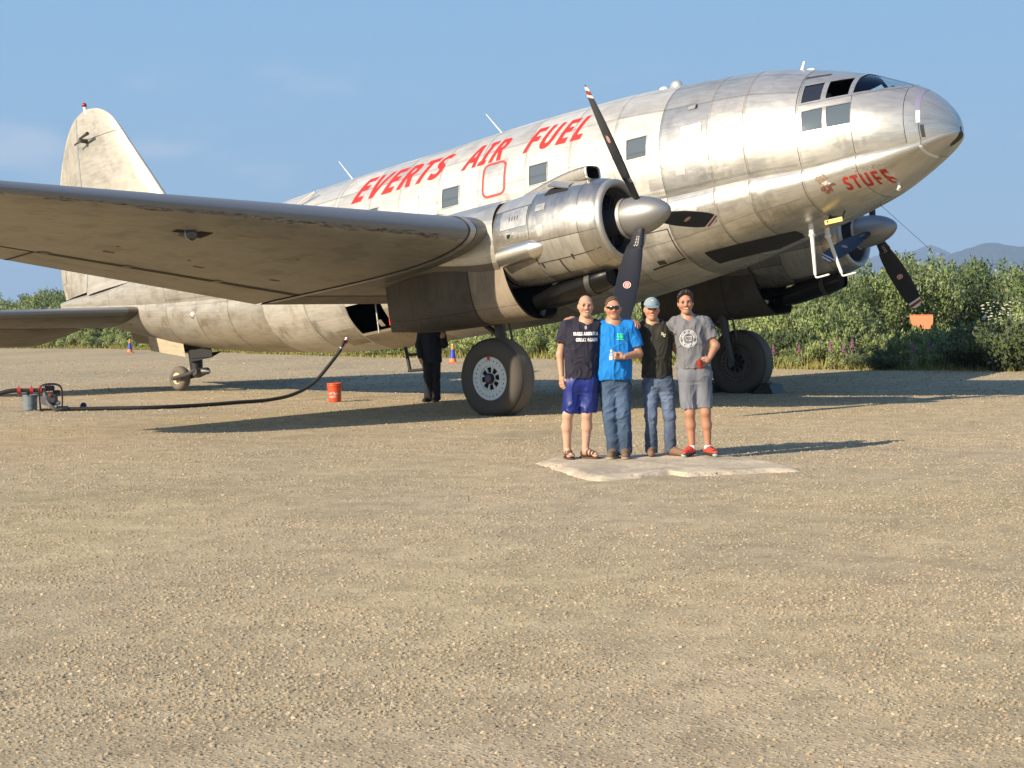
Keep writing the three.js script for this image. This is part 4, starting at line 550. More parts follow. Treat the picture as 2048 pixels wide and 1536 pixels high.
// tail: fin, rudder, tailplane, elevators, tail wheel
{
  const lez = pch([0.9, 1.5, 2.77, 3.55, 4.15, 4.77, 5.02, 5.2, 5.3, 5.33], [-17.3, -18.05, -18.96, -19.49, -19.91, -20.34, -20.57, -20.85, -21.15, -21.45]), tez = pch([0.9, 1.66, 2.8, 3.97, 4.33, 4.66, 4.97, 5.21, 5.33], [-23.02, -23.07, -22.95, -22.67, -22.52, -22.35, -22.13, -21.84, -21.5]), hx = -21.86;
  const sec = (z, x, side, off = 0) => { const c = lez(z) - tez(z), xc = clamp((lez(z) - x) / c, 0, 1), t = 5 * 0.085 * c * Math.min(1, (5.5 - z) * 1.2) * (0.2969 * Math.sqrt(xc) - 0.126 * xc - 0.3516 * xc * xc + 0.2843 * xc ** 3 - 0.1036 * xc ** 4) + (z < 2 ? 0.26 * Math.pow(2 - z, 1.7) * Math.pow(Math.sin(Math.PI * clamp((lez(z) - x + 0.3) / 5.8, 0, 1)), 0.7) : 0); return B(x, side * (t + off), z); };
  const finG = (z0, z1, xa, xb, off, nu = 24, nv = 30) => [-1, 1].map((sd) => surf((u, v) => { const z = lerp(z0, z1, z1 > 5 ? 1 - (1 - v) ** 2.2 : v), a = num(xa, z), b = num(xb, z), k = u * u * (a > hx ? 1 : 0) + u * (a > hx ? 0 : 1); return sec(z, lerp(a, b, k), sd, off); }, nu, nv, { flip: sd < 0, uvf: (u, v) => [u, v * 1.5] }));
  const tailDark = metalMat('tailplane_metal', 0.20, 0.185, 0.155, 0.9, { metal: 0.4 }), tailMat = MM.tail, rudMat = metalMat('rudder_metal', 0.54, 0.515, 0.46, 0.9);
  const fin = part('fin', finG(0.9, 5.325, lez, (z) => Math.max(tez(z), hx + 0.01), 0), tailMat, plane, 'tall pale tail fin with rounded top');
  part('rudder', finG(0.97, 5.21, (z) => Math.min(lez(z), hx - 0.015), tez, -0.004), rudMat, plane, 'rudder');
  part('hinge_strip', finG(1.1, 5.19, (z) => hx + 0.03, (z) => hx - 0.03, 0.007, 2, 30), MM.skin[2], fin); part('fin_seam', finG(4.575, 4.59, lez, (z) => Math.max(tez(z), hx), 0.002, 10, 1), MM.seam, fin);
  part('rudder_tab', finG(1.35, 3.3, (z) => tez(z) + 0.22, (z) => tez(z) + 0.012, 0.004, 2, 12), rudMat, plane);
  part('trim_rib', [[-21.95, 1.45, -20.9, 2.1]].map(([x0, z0, x1, z1]) => rod(sec(z0, x0, -1, 0.0), sec(z1, x1, -1, 0.0), 0.012, 0.012, 6)), MM.skin[3], fin);
  part('tail_beacon', [rod(sec(5.2, -21.46, -1, -0.05), B(-21.48, 0, 5.4), 0.05, 0.045, 10)], MM.white, plane); { const g = new THREE.SphereGeometry(0.06, 12, 10); g.scale(1, 1.1, 1); const p = B(-21.48, 0, 5.44); g.translate(p.x, p.y, p.z); part('beacon_glass', g, mat('beacon_red', 0.32, 0.02, 0.02, 0.2), plane); }
  { const p = (x, z, o) => sec(z, x, -1, o); part('tail_aerial', [rod(p(-21.46, 4.56, 0), p(-21.46, 4.56, 0.2), 0.06, 0.05, 8), rod(p(-21.46, 4.60, 0.2), p(-21.12, 4.66, 0.2), 0.025, 0.045, 8), rod(p(-21.46, 4.56, 0.18), p(-21.68, 4.5, 0.2), 0.014, 0.022, 6)], MM.soot, fin, 'dark bracket aerial on the fin'); }
  for (const s of [-1, 1]) {
    const who = s < 0 ? 'right' : 'left', le = (y) => -19.62 - Math.max(0, y - 0.5) * 0.115 - Math.pow(clamp((y - 5.6) / 1.1, 0, 1), 3) * 1.0, te = (y) => -22.5 + Math.pow(clamp((y - 4.6) / 2.1, 0, 1), 2) * 0.85, zc = (y) => 0.19 + 0.004 * y, hin = -21.35;
    const pt = (y, q) => { const a = q * 2 - 1, k = Math.abs(a), xc = k * k * (1.35 - 0.35 * k), c = le(y) - te(y), f = y > 6 ? Math.sqrt(Math.max(0, 1 - ((y - 6) / 0.72) ** 2)) : 1, yt = 5 * 0.115 * c * f * (0.2969 * Math.sqrt(xc) - 0.126 * xc - 0.3516 * xc * xc + 0.2843 * xc ** 3 - 0.1036 * xc ** 4); return [le(y) - c * xc, s * y, zc(y) - 0.05 * xc + (a < 0 ? yt : -yt)]; };
    const cut = (y, x, low) => { let a = 0, b = 1; for (let i = 0; i < 24; i++) { const m = (a + b) / 2, c = le(y) - te(y); if (le(y) - c * m * m * (1.35 - 0.35 * m) > x) a = m; else b = m; } return low ? 0.5 + a / 2 : 0.5 - a / 2; };
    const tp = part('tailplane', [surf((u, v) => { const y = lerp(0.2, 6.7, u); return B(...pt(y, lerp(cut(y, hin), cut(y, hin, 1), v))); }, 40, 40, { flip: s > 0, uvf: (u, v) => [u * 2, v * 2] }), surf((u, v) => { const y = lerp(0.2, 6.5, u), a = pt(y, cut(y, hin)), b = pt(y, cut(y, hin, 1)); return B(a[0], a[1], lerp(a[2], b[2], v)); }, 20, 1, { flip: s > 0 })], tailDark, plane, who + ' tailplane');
    part('deicing_boot', surf((u, v) => { const y = lerp(0.9, 6.3, u), p = pt(y, lerp(0.38, 0.6, v)); return B(p[0] + 0.006, p[1], p[2]); }, 24, 10, { flip: s > 0 }), MM.boot, tp);
    const droop = (x, z) => { const a = rad(19), dx = x - hin, dz = z - 0.16; return [hin + dx * Math.cos(a) - dz * Math.sin(a) * -1 * 0 + 0, 0.16 + dz * Math.cos(a) + dx * Math.sin(a)]; };
    const chordIn = (y) => smooth(y, 0.82, 1.7);
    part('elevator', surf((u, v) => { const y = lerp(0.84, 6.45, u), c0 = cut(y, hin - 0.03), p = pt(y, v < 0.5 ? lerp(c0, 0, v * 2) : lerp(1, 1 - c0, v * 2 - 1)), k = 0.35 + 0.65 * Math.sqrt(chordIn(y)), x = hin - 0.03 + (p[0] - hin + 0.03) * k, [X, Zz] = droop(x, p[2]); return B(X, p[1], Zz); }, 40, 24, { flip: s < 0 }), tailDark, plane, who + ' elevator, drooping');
  }
  // tail wheel with fairing box, door, fork
  const fair = part('tail_wheel_fairing', [-1, 1].map((sd) => surf((u, v) => { const x = lerp(-18.66, -19.95, u), zt = fZb(Math.sqrt(-x)) + 0.22, zb = lerp(-1.04, -0.70, u); return B(x, sd * lerp(0.30, 0.27, v) * (u > 0.9 ? lerp(1, 0.6, (u - 0.9) * 10) : 1), lerp(zt, zb, v)); }, 12, 6, { flip: sd > 0 })), metalMat('fairing_metal', 0.60, 0.52, 0.41, 0.95, { metal: 0.35 }), plane, 'dusty fairing in front of and above the tail wheel');
  part('fairing_inside', [surf((u, v) => { const x = lerp(-18.7, -19.9, u); return B(x, lerp(-0.27, 0.27, v), lerp(-0.92, -0.62, u)); }, 4, 4, {})], MM.dark, fair);
  part('tail_gear_door', [rod(B(-18.6, -0.02, -0.9), B(-18.62, -0.02, -1.36), 0.16, 0.14, 8), (() => { const g = surf((u, v) => B(lerp(-17.82, -18.55, u), lerp(-0.22, 0.1, v), lerp(-1.1, -0.9, v * 0.6) - 0.06 * (1 - u)), 4, 4, {}); return g; })(), rod(B(-17.86, -0.2, -0.98), B(-17.86, -0.2, -1.17), 0.02, 0.02, 4), surf((u, v) => B(lerp(-17.86, -18.6, u), -0.2, lerp(-0.92, -1.17, v)), 2, 2, {})], MM.black, plane);
  const tw = [PL.xw, 0];
  part('tail_leg', [rod(B(-18.62, 0, -1.3), B(-18.55, 0, -1.5), 0.13, 0.1, 12), tube([B(-18.5, 0.17, -1.36), B(-18.7, 0.19, -1.42), B(-19.24, 0.19, -1.46)], 0.05, 14, 8), tube([B(-18.5, -0.17, -1.36), B(-18.7, -0.19, -1.42), B(-19.24, -0.19, -1.46)], 0.05, 14, 8), rod(B(-18.5, -0.2, -1.4), B(-18.5, 0.2, -1.4), 0.08, 0.08, 10), rod(B(-19.24, -0.23, -1.46), B(-19.24, 0.23, -1.46), 0.045, 0.045, 10), rod(B(-18.45, 0, -1.42), B(-18.2, 0, -1.45), 0.1, 0.02, 8)], MM.steel, plane, 'dark castoring tail wheel leg and fork');
  const pr = [[0.13, 0.09], [0.16, 0.115], [0.21, 0.12], [0.255, 0.09], [0.276, 0.05], [0.28, 0]], pf = [...pr, ...pr.slice(0, -1).reverse().map(([r, w]) => [r, -w])];
  const tyre = surf((u, v) => { const i = v * (pf.length - 1), j = Math.min(pf.length - 2, Math.floor(i)), f = i - j, r = lerp(pf[j][0], pf[j + 1][0], f), w = lerp(pf[j][1], pf[j + 1][1], f), a = u * 6.2832; return B(-19.24 + r * Math.cos(a), w, -1.46 + r * Math.sin(a)); }, 48, pf.length - 1, {});
  const twh = part('tail_wheel', tyre, MM.dustyRubber, plane, 'small dusty tail wheel'); for (const o of [-1, 1]) { const g = new THREE.CylinderGeometry(0.135, 0.11, 0.03, 24); g.rotateX(o < 0 ? Math.PI / 2 : -Math.PI / 2); const p = B(-19.24, o * 0.085, -1.46); g.translate(p.x, p.y, p.z); part('rim', g, mat('rim_cream', 0.62, 0.50, 0.34, 0.5), twh); }
}

// ---------- people ----------
const smin = (a, b, k) => { const h = Math.max(k - Math.abs(a - b), 0) / k; return Math.min(a, b) - h * h * k * 0.25; };
// primitives: cone(a, b, ra, rb), ell(c, r), rows([[y, cx, hw, hd, cz], ...])
const cone = (a, b, ra, rb = ra) => { const bx = b.x - a.x, by = b.y - a.y, bz = b.z - a.z, L = bx * bx + by * by + bz * bz || 1e-9; const f = (x, y, z) => { const px = x - a.x, py = y - a.y, pz = z - a.z, t = clamp((px * bx + py * by + pz * bz) / L, 0, 1), dx = px - bx * t, dy = py - by * t, dz = pz - bz * t; return Math.sqrt(dx * dx + dy * dy + dz * dz) - (ra + (rb - ra) * t); }; const m = Math.max(ra, rb); f.box = [Math.min(a.x, b.x) - m, Math.min(a.y, b.y) - m, Math.min(a.z, b.z) - m, Math.max(a.x, b.x) + m, Math.max(a.y, b.y) + m, Math.max(a.z, b.z) + m]; return f; };
const ball = (c, rx, ry = rx, rz = rx) => { const m = Math.min(rx, ry, rz); const f = (x, y, z) => (Math.sqrt(((x - c.x) / rx) ** 2 + ((y - c.y) / ry) ** 2 + ((z - c.z) / rz) ** 2) - 1) * m; f.box = [c.x - rx, c.y - ry, c.z - rz, c.x + rx, c.y + ry, c.z + rz]; return f; };
const rows = (L, e = 2.12) => { L = L.slice().sort((a, b) => a[0] - b[0]); const y0 = L[0][0], y1 = L.at(-1)[0], C = [1, 2, 3, 4].map((k) => pch(L.map((r) => r[0]), L.map((r) => r[k]))); const f = (x, y, z) => { const q = clamp(y, y0, y1), cx = C[0](q), hw = C[1](q), hd = C[2](q), cz = C[3](q), d = (Math.pow(Math.pow(Math.abs((x - cx) / hw), e) + Math.pow(Math.abs((z - cz) / hd), e), 1 / e) - 1) * Math.min(hw, hd) * 0.9, v = Math.max(y0 - y, y - y1); return v > 0 ? Math.max(d, v) : d; }; f.box = [Math.min(...L.map((r) => r[1] - r[2])), y0, Math.min(...L.map((r) => r[4] - r[3])), Math.max(...L.map((r) => r[1] + r[2])), y1, Math.max(...L.map((r) => r[4] + r[3]))]; return f; };
const blend = (list, k) => { const bs = list.map((f) => f.box), n = list.length, f = (x, y, z) => { let d = 9; for (let i = 0; i < n; i++) { const b = bs[i], q = Math.max(b[0] - x, x - b[3], b[1] - y, y - b[4], b[2] - z, z - b[5]); if (q > 0.08 && q > d + k) continue; const v = q > 0.12 ? Math.max(q, 0.08) : list[i](x, y, z); d = d === 9 ? v : smin(d, v, k); } return d; }; f.box = [0, 1, 2].map((i) => Math.min(...bs.map((b) => b[i]))).concat([3, 4, 5].map((i) => Math.max(...bs.map((b) => b[i])))); return f; };
const sculpt = (f, cell, color, pad = 0.03, box = f.box) => meshField(f, box.slice(0, 3).map((v) => v - pad), box.slice(3).map((v) => v + pad), cell, color);
const folds = (f, amp, fx, fy, seed) => { const g = (x, y, z) => {        // soft creases: ridged, warped noise drawn out along the drape
  const d = f(x, y, z); if (Math.abs(d) > 0.05) return d; const w = fbm3(x * 5 + seed, y * 5, z * 5, 2) - 0.5, n = noise3(x * fx * 1.5 + seed + w * 3, y * fy * 1.3 + 0.9 * x * fx * Math.sin(seed) + w * 4, z * fx * 1.5), m = noise3(x * fx * 2.6 - seed, y * fy * 2.2 - 0.7 * x * fx + w * 3, z * fx * 2.6 + 9);
  return d + amp * (0.75 * (0.5 - (1 - Math.abs(2 * n - 1)) ** 1.6) + 0.4 * (0.45 - (1 - Math.abs(2 * m - 1)) ** 2)); }; g.box = f.box; return g; };
const cloth = (name, r, g, b, rough = 0.85) => mat(name, r, g, b, rough, 0, { vertexColors: true });
const skinMat = mat('skin', 1, 1, 1, 0.5, 0, { vertexColors: true });
function head(C, yaw, roll, tilt, opt, sk) {      // returns field in the person's frame and a colour function
  const q = new THREE.Quaternion().setFromEuler(new THREE.Euler(tilt, yaw, roll, 'YXZ')).invert(), v = new V3(), s = opt.size ?? 1, p = (x, y, z) => new V3(x, y, z), wd = opt.wide ?? 1;
  const F = blend([ball(p(0, 0.032, -0.014), 0.077 * wd, 0.092, 0.098), cone(p(0, -0.015, 0.028), p(0, -0.08, 0.045), 0.064 * wd, 0.036), cone(p(-0.042 * wd, -0.045, 0.01), p(-0.014, -0.092, 0.052), 0.03, 0.022), cone(p(0.042 * wd, -0.045, 0.01), p(0.014, -0.092, 0.052), 0.03, 0.022), ball(p(-0.04, -0.02, 0.058), 0.027), ball(p(0.04, -0.02, 0.058), 0.027), cone(p(-0.036, 0.03, 0.07), p(0.036, 0.03, 0.07), 0.016)], 0.03);
  const nose = blend([cone(p(0, 0.02, 0.086), p(0, -0.02, 0.106), 0.008, 0.012), ball(p(-0.011, -0.024, 0.094), 0.010), ball(p(0.011, -0.024, 0.094), 0.010)], 0.012), lip = blend([cone(p(-0.022, -0.049, 0.078), p(0.022, -0.049, 0.078), 0.008), cone(p(-0.016, -0.06, 0.078), p(0.016, -0.06, 0.078), 0.008)], 0.006);
  const ears = [-1, 1].map((e) => ball(p(e * 0.08 * wd, -0.004, -0.008), 0.012, 0.031, 0.019));
  const local = (x, y, z) => { v.set(x - C.x, y - C.y, z - C.z).applyQuaternion(q).divideScalar(s); return v; };
  const f = (x, y, z) => { const { x: X, y: Y, z: Zz } = local(x, y, z); let d = F(X, Y, Zz); d = smin(d, nose(X, Y, Zz), 0.012); d = smin(d, lip(X, Y, Zz), 0.01); d = smin(d, Math.min(ears[0](X, Y, Zz), ears[1](X, Y, Zz)), 0.006); const ax = Math.abs(X) - 0.031, ey = Y - 0.009; d = Math.max(d, -(Math.hypot(ax, ey * 1.2, Zz - 0.098) - 0.016)); return d * s; };
  f.box = [C.x - 0.13 * s, C.y - 0.15 * s, C.z - 0.14 * s, C.x + 0.13 * s, C.y + 0.15 * s, C.z + 0.14 * s];
  const color = (x, y, z) => {
    const { x: X, y: Y, z: Zz } = local(x, y, z), ax = Math.abs(X); let c = [sk[0], sk[1], sk[2]]; const mul = (r, g, b) => { c = [c[0] * r, c[1] * g, c[2] * b]; };
    if (Zz > 0.03) {
      const red = Math.exp(-(((ax - 0.042) / 0.022) ** 2 + ((Y + 0.018) / 0.02) ** 2)) * 0.22 + Math.exp(-((ax / 0.014) ** 2 + ((Y + 0.02) / 0.02) ** 2)) * 0.25; mul(1 + 0.05 * red, 1 - red, 1 - red);
      if (Math.hypot((ax - 0.031) / 0.016, (Y - 0.009) / 0.006) < 1) c = Math.abs(ax - 0.031) < 0.009 ? [0.03, 0.022, 0.018] : [0.2, 0.13, 0.1]; else if (Math.hypot((ax - 0.031) / 0.02, (Y - 0.011) / 0.014) < 1) mul(0.62, 0.52, 0.48);  // brow shadow put into the lid colour
      if (ax > 0.012 && ax < 0.05 && Math.abs(Y - 0.031 + (ax - 0.03) ** 2 * 6) < 0.006) c = opt.brow ?? [0.1, 0.05, 0.03];
      const my = Y + 0.054 - 5 * ax * ax; if (ax < 0.027 && Math.abs(my) < 0.0115) c = Math.abs(my) < 0.0038 && ax < 0.019 && opt.smile ? [0.62, 0.56, 0.50] : [sk[0] * 0.84, sk[1] * 0.6, sk[2] * 0.58];
      if (opt.stubble && Y < -0.03 && !(ax < 0.03 && Math.abs(my) < 0.013)) mul(1 - opt.stubble, 1 - opt.stubble, 1 - opt.stubble * 0.9);
    }
    if (opt.crop && Y > 0.0 + 0.5 * Math.max(0, Zz) && Zz < 0.035 && Y < 0.085) mul(0.86, 0.86, 0.88);
    return c;
  };
  return { f, color, local, C, q: q.clone().invert(), s };
}
function hand(w, d, n, t, curl, { spread = 0.018, thumb = 0.5, fist = 0, len = 1 } = {}) {   // w wrist, d along, n palm side, t thumb side
  d = d.clone().normalize(); n = n.clone().addScaledVector(d, -n.dot(d)).normalize(); t = t.clone().addScaledVector(d, -t.dot(d)).addScaledVector(n, -t.dot(n)).normalize();
  const P = (a, b, c) => w.clone().addScaledVector(d, a).addScaledVector(t, b).addScaledVector(n, c), L = [], pr = [];
  pr.push(cone(P(0, 0, 0), P(0.03, 0, 0), 0.026, 0.027), cone(P(0.03, 0.018, 0), P(0.085, 0.026, 0.0), 0.021, 0.014), cone(P(0.03, -0.012, 0), P(0.082, -0.026, 0), 0.021, 0.014), cone(P(0.03, 0.0, 0), P(0.088, 0.0, 0), 0.02, 0.014));
  [[0.030, 0.070], [0.010, 0.079], [-0.011, 0.073], [-0.030, 0.058]].forEach(([o, l], i) => {
    let p = P(0.086 - Math.abs(o) * 0.2, o, 0), a = 0; const c = curl * (0.85 + 0.1 * i); [0.45, 0.32, 0.24].forEach((k, j) => { a += c * (j ? 1 : 0.7); const q = p.clone().addScaledVector(d, Math.cos(a) * l * k * len).addScaledVector(n, Math.sin(a) * l * k * len).addScaledVector(t, o * spread * (j ? 10 : 16) * 0.4); pr.push(cone(p, q, 0.0096 - j * 0.0007, 0.0092 - j * 0.0008)); p = q; });
  });
  const t0 = P(0.02, 0.026, 0.008), t1 = P(0.05, 0.052 - thumb * 0.012, 0.012 + thumb * 0.02), t2 = P(0.078, 0.056 - thumb * 0.03, 0.018 + thumb * 0.034); pr.push(cone(t0, t1, 0.0135, 0.0115), cone(t1, t2, 0.011, 0.009));
  return blend(pr, 0.010);
}
function foot(x, z, yaw, y0 = 0) {               // field of a bare foot, heel at the ankle
  const c = Math.cos(yaw), s = Math.sin(yaw), at = (a, b, h) => new V3(x + b * c + a * s, y0 + h, z + a * c - b * s), pr = [cone(at(-0.045, 0, 0.036), at(0.04, 0, 0.05), 0.033, 0.036), cone(at(0.02, 0, 0.05), at(0.13, 0.008, 0.03), 0.036, 0.028), cone(at(0, 0, 0.05), at(-0.01, 0, 0.11), 0.036, 0.034)];
  for (let i = 0; i < 5; i++) pr.push(cone(at(0.135, (i - 2) * 0.017 + 0.004, 0.022), at(0.185 - Math.abs(i - 1) * 0.008 - (i > 2 ? 0.01 : 0), (i - 2) * 0.018 + 0.004, 0.016), 0.014, i === 0 ? 0.012 : 0.0095)); return { f: blend(pr, 0.012), at };
}
function shoeField(x, z, yaw, big = 1) { const c = Math.cos(yaw), s = Math.sin(yaw), at = (a, b, h) => new V3(x + b * c + a * s, h, z + a * c - b * s); const u = blend([cone(at(-0.055, 0, 0.05), at(0.03, 0, 0.06), 0.043 * big, 0.046 * big), cone(at(0.03, 0, 0.055), at(0.165, 0.004, 0.035), 0.047 * big, 0.038 * big), cone(at(-0.05, 0, 0.06), at(-0.045, 0, 0.10), 0.042 * big, 0.04 * big)], 0.03); const f = (X, Y, Zz) => Math.max(u(X, Y, Zz), 0.004 - Y); f.box = u.box.slice(); f.box[1] = -0.005; return { f, at }; }
const clipY = (f, y, above) => { const g = (x, Y, z) => Math.max(f(x, Y, z), above ? y - Y : Y - y); g.box = f.box.slice(); if (above) g.box[1] = Math.max(g.box[1], y - 0.01); else g.box[4] = Math.min(g.box[4], y + 0.01); return g; };
const cutPlane = (f, p, n) => { const g = (x, y, z) => Math.max(f(x, y, z), (x - p.x) * n.x + (y - p.y) * n.y + (z - p.z) * n.z); g.box = f.box; return g; };
const without = (f, h) => { const g = (x, y, z) => Math.max(f(x, y, z), -h(x, y, z)); g.box = f.box; return g; };
function print3(f, cx, cy, w, h, t, parent, name, label, nx = 16, ny = 10) {      // flat print that follows a cloth surface
  const g = surf((u, v) => { const x = cx + (u - 0.5) * w, y = cy + (v - 0.5) * h; let z = 0.45; for (let i = 0; i < 60; i++) { const d = f(x, y, z); if (d < 0.0008) break; z -= d * 0.8; } return new V3(x, y, z + 0.0045); }, nx, ny, {});
  return part(name, g, decalMat(name, t, 0.8), parent, label);
}
const tint = (rgb, fn) => (x, y, z) => { const k = fn ? fn(x, y, z) : 1; return [rgb[0] * k, rgb[1] * k, rgb[2] * k]; };
const ONE = () => [1, 1, 1];
const denim = (seed) => (x, y, z) => { const n = fbm3(x * 30 + seed, y * 14, z * 30, 3), k = 0.5 + 0.6 * n + 0.75 * Math.exp(-(((y - 0.62) / 0.2) ** 2)) * smooth(z, 0.02, 0.1) + 0.25 * Math.exp(-(((y - 0.35) / 0.12) ** 2)) * smooth(z, 0.0, 0.08); return [k, k, k]; };
const SK = [0.47, 0.265, 0.165];
const persons = [];
function person(name, pos, label, px) { const o = thing(name, label, 'person', [pos[0], PAD + (px.lift ?? 0), pos[1]], 0); const K = (cx, cy, z = 0) => new V3((cx - px.x0) / px.s, (px.y0 - cy) / px.s, z); const row = (cy, l, r, hd, cz = 0) => [(px.y0 - cy) / px.s, ((l + r) / 2 - px.x0) / px.s, (r - l) / 2 / px.s, hd, cz]; return { o, K, row }; }
const X = (x, y, z) => new V3(x, y, z);

{ // 1: bald man, navy shirt, blue shorts, sandals
  const { o, K, row } = person('person', [0.735, -18.82], 'bald person in a navy T-shirt with white words and shiny blue shorts', { x0: 300, y0: 1452, s: 741 });
  const hd = head(K(373, 192, 0.03), 0.10, -0.03, 0.02, { smile: true, crop: true, brow: [0.16, 0.09, 0.06] }, [0.50, 0.285, 0.185]);
  const torso = rows([row(318, 270, 440, 0.075), row(345, 212, 474, 0.10), row(400, 190, 486, 0.125), row(500, 193, 480, 0.132), row(600, 196, 470, 0.13), row(700, 200, 466, 0.128), row(792, 203, 464, 0.13)]);
  const armL = [K(205, 350, 0), K(156, 590, -0.02), K(166, 765, 0.03)], armR = [K(462, 352, -0.03), K(560, 400, -0.16), K(700, 345, -0.2)];
  const sleeveL = cone(K(208, 352, 0), K(166, 520, -0.01), 0.072, 0.072), sleeveR = cone(K(460, 355, -0.03), K(530, 392, -0.13), 0.075, 0.07);
  const dirL = X(-0.27, -1, 0).normalize();
  const shirtF = folds(without(blend([clipY(torso, K(0, 786).y, true), cutPlane(sleeveL, K(172, 492, 0), dirL), sleeveR, cone(K(330, 316, -0.01), K(225, 345, -0.01), 0.045, 0.062), cone(K(410, 316, -0.01), K(455, 345, -0.02), 0.045, 0.062)], 0.03), blend([cone(K(372, 300, 0.02), K(378, 326, 0.13), 0.05, 0.028), cone(K(374, 285, 0), K(374, 260, 0), 0.064, 0.08)], 0.02)), 0.018, 9, 5, 1);
  const neck = cone(K(374, 240, 0), K(376, 325, -0.01), 0.056, 0.066), thL = [K(266, 800, 0), K(215, 1085, 0.03), K(206, 1385, -0.02)], thR = [K(395, 800, 0), K(372, 1085, 0.03), K(358, 1385, -0.02)];
  const ftL = foot(K(212, 0).x, -0.03, 0.16, 0.018), ftR = foot(K(366, 0).x, -0.03, 0.75, 0.018);
  const hL = hand(armL[2], X(0.03, -1, 0.12), X(0.75, 0, -0.6), X(0.5, 0, 0.86), 0.36);
  const body = blend([neck, blend([cone(K(376, 330, -0.01), K(340, 700, -0.01), 0.10, 0.10)], 0.02), cone(armL[0], armL[1], 0.052, 0.041), cone(armL[1], armL[2], 0.043, 0.028), cone(armR[0], armR[1], 0.05, 0.042), cone(armR[1], armR[2], 0.042, 0.03), cone(thL[0], thL[1], 0.07, 0.058), cone(thL[1], K(206, 1190, 0.0), 0.055, 0.058), cone(K(206, 1180, -0.012), thL[2], 0.058, 0.036), cone(thR[0], thR[1], 0.08, 0.058), cone(thR[1], K(372, 1190, 0.0), 0.055, 0.058), cone(K(372, 1180, -0.012), thR[2], 0.058, 0.036), ftL.f, ftR.f], 0.028);
  const skc = (x, y, z) => { const n = 0.94 + 0.12 * fbm3(x * 22, y * 22, z * 22, 2); return y < 0.6 ? [0.55 * n, 0.325 * n, 0.225 * n] : [SK[0] * n, SK[1] * n, SK[2] * n]; };
  const hR = hand(K(765, 318, -0.10), X(0.5, -0.25, 0.8), X(-0.2, -1, 0.1), X(-0.7, 0, 0.6), 0.5);
  const b = part('body', [sculpt(blend([body, cone(K(374, 215, 0.01), K(374, 235, 0), 0.055)], 0.02), 0.0105, skc), sculpt(hd.f, 0.0048, hd.color, 0.01), sculpt(hL, 0.0048, skc, 0.012), sculpt(hR, 0.0055, tint([0.4, 0.21, 0.13]), 0.012)], skinMat, o);  // reaching hand coloured darker for the shade it lies in
  part('t_shirt', sculpt(shirtF, 0.0095, (x, y, z) => { const k = 0.9 + 0.3 * fbm3(x * 15, y * 15, z * 15, 2); return [k, k, k]; }), cloth('navy_cotton', 0.0135, 0.0125, 0.026), o);
  const sh = blend([rows([row(765, 206, 462, 0.115), row(830, 204, 460, 0.118), row(880, 222, 446, 0.10), row(905, 250, 420, 0.07)]), clipY(cone(K(266, 830, 0), K(226, 1120, 0.01), 0.108, 0.092), K(0, 1070).y, true), clipY(cone(K(398, 830, 0), K(382, 1120, 0.01), 0.106, 0.09), K(0, 1066).y, true)], 0.05);
  part('shorts', sculpt(folds(sh, 0.020, 6, 2.5, 4), 0.0095, (x, y, z) => { const k = 0.7 + 0.7 * fbm3(x * 12, y * 5, z * 12, 2); return [k, k, k]; }), cloth('blue_satin', 0.003, 0.013, 0.135, 0.5), o);
  for (const ft of [ftL, ftR]) { const band = (a0, a1) => { const f = (x, y, z) => { const p = ft.at(0, 0, 0), e = ft.at(1, 0, 0), a = (x - p.x) * (e.x - p.x) + (z - p.z) * (e.z - p.z); return Math.max(ft.f(x, y, z) - 0.006, a0 - a, a - a1); }; f.box = ft.f.box; return f; };
    const sole = blend([cone(ft.at(-0.05, 0, 0), ft.at(0.04, 0, 0), 0.044), cone(ft.at(0.04, 0, 0), ft.at(0.155, 0.006, 0), 0.046)], 0.02), slab = (x, y, z) => Math.max(sole(x, 0.018, z), y - 0.02, 0.001 - y); slab.box = sole.box.slice(); slab.box[1] = -0.004; slab.box[4] = 0.03;
    part('sandal', [sculpt(slab, 0.006, ONE), ...[[-0.085, -0.03], [0.03, 0.055], [0.072, 0.095], [0.11, 0.135]].map(([p, q]) => sculpt(band(p, q), 0.006, ONE))], cloth('sandal_leather', 0.075, 0.038, 0.022, 0.7), o); }
  const t = canvasTex(512, 224, (k, w, h) => { k.fillStyle = '#ffffff'; k.strokeStyle = '#ffffff'; k.lineWidth = 4; k.textAlign = 'center'; k.font = 'bold 74px serif'; for (const q of ['fillText', 'strokeText']) { k[q]('MAKE AMERICA', w / 2, 86, w - 12); k[q]('GREAT AGAIN', w / 2 + 16, 190, w - 74); } });
  print3(shirtF, K(369, 0).x, K(0, 440).y, 0.285, 0.145, t, o, 'shirt_lettering', 'white two line slogan');
  const z = canvasTex(64, 128, (k, w, h) => { k.strokeStyle = '#c9cdd6'; k.lineWidth = 12; k.beginPath(); k.ellipse(w / 2, h / 2, 20, 44, 0, 0, 6.3); k.stroke(); k.fillStyle = '#9fa5b3'; k.fillRect(26, 40, 12, 48); }); print3(shirtF, K(369, 0).x, K(0, 364).y, 0.026, 0.05, z, o, 'shirt_badge', undefined, 4, 6);
}
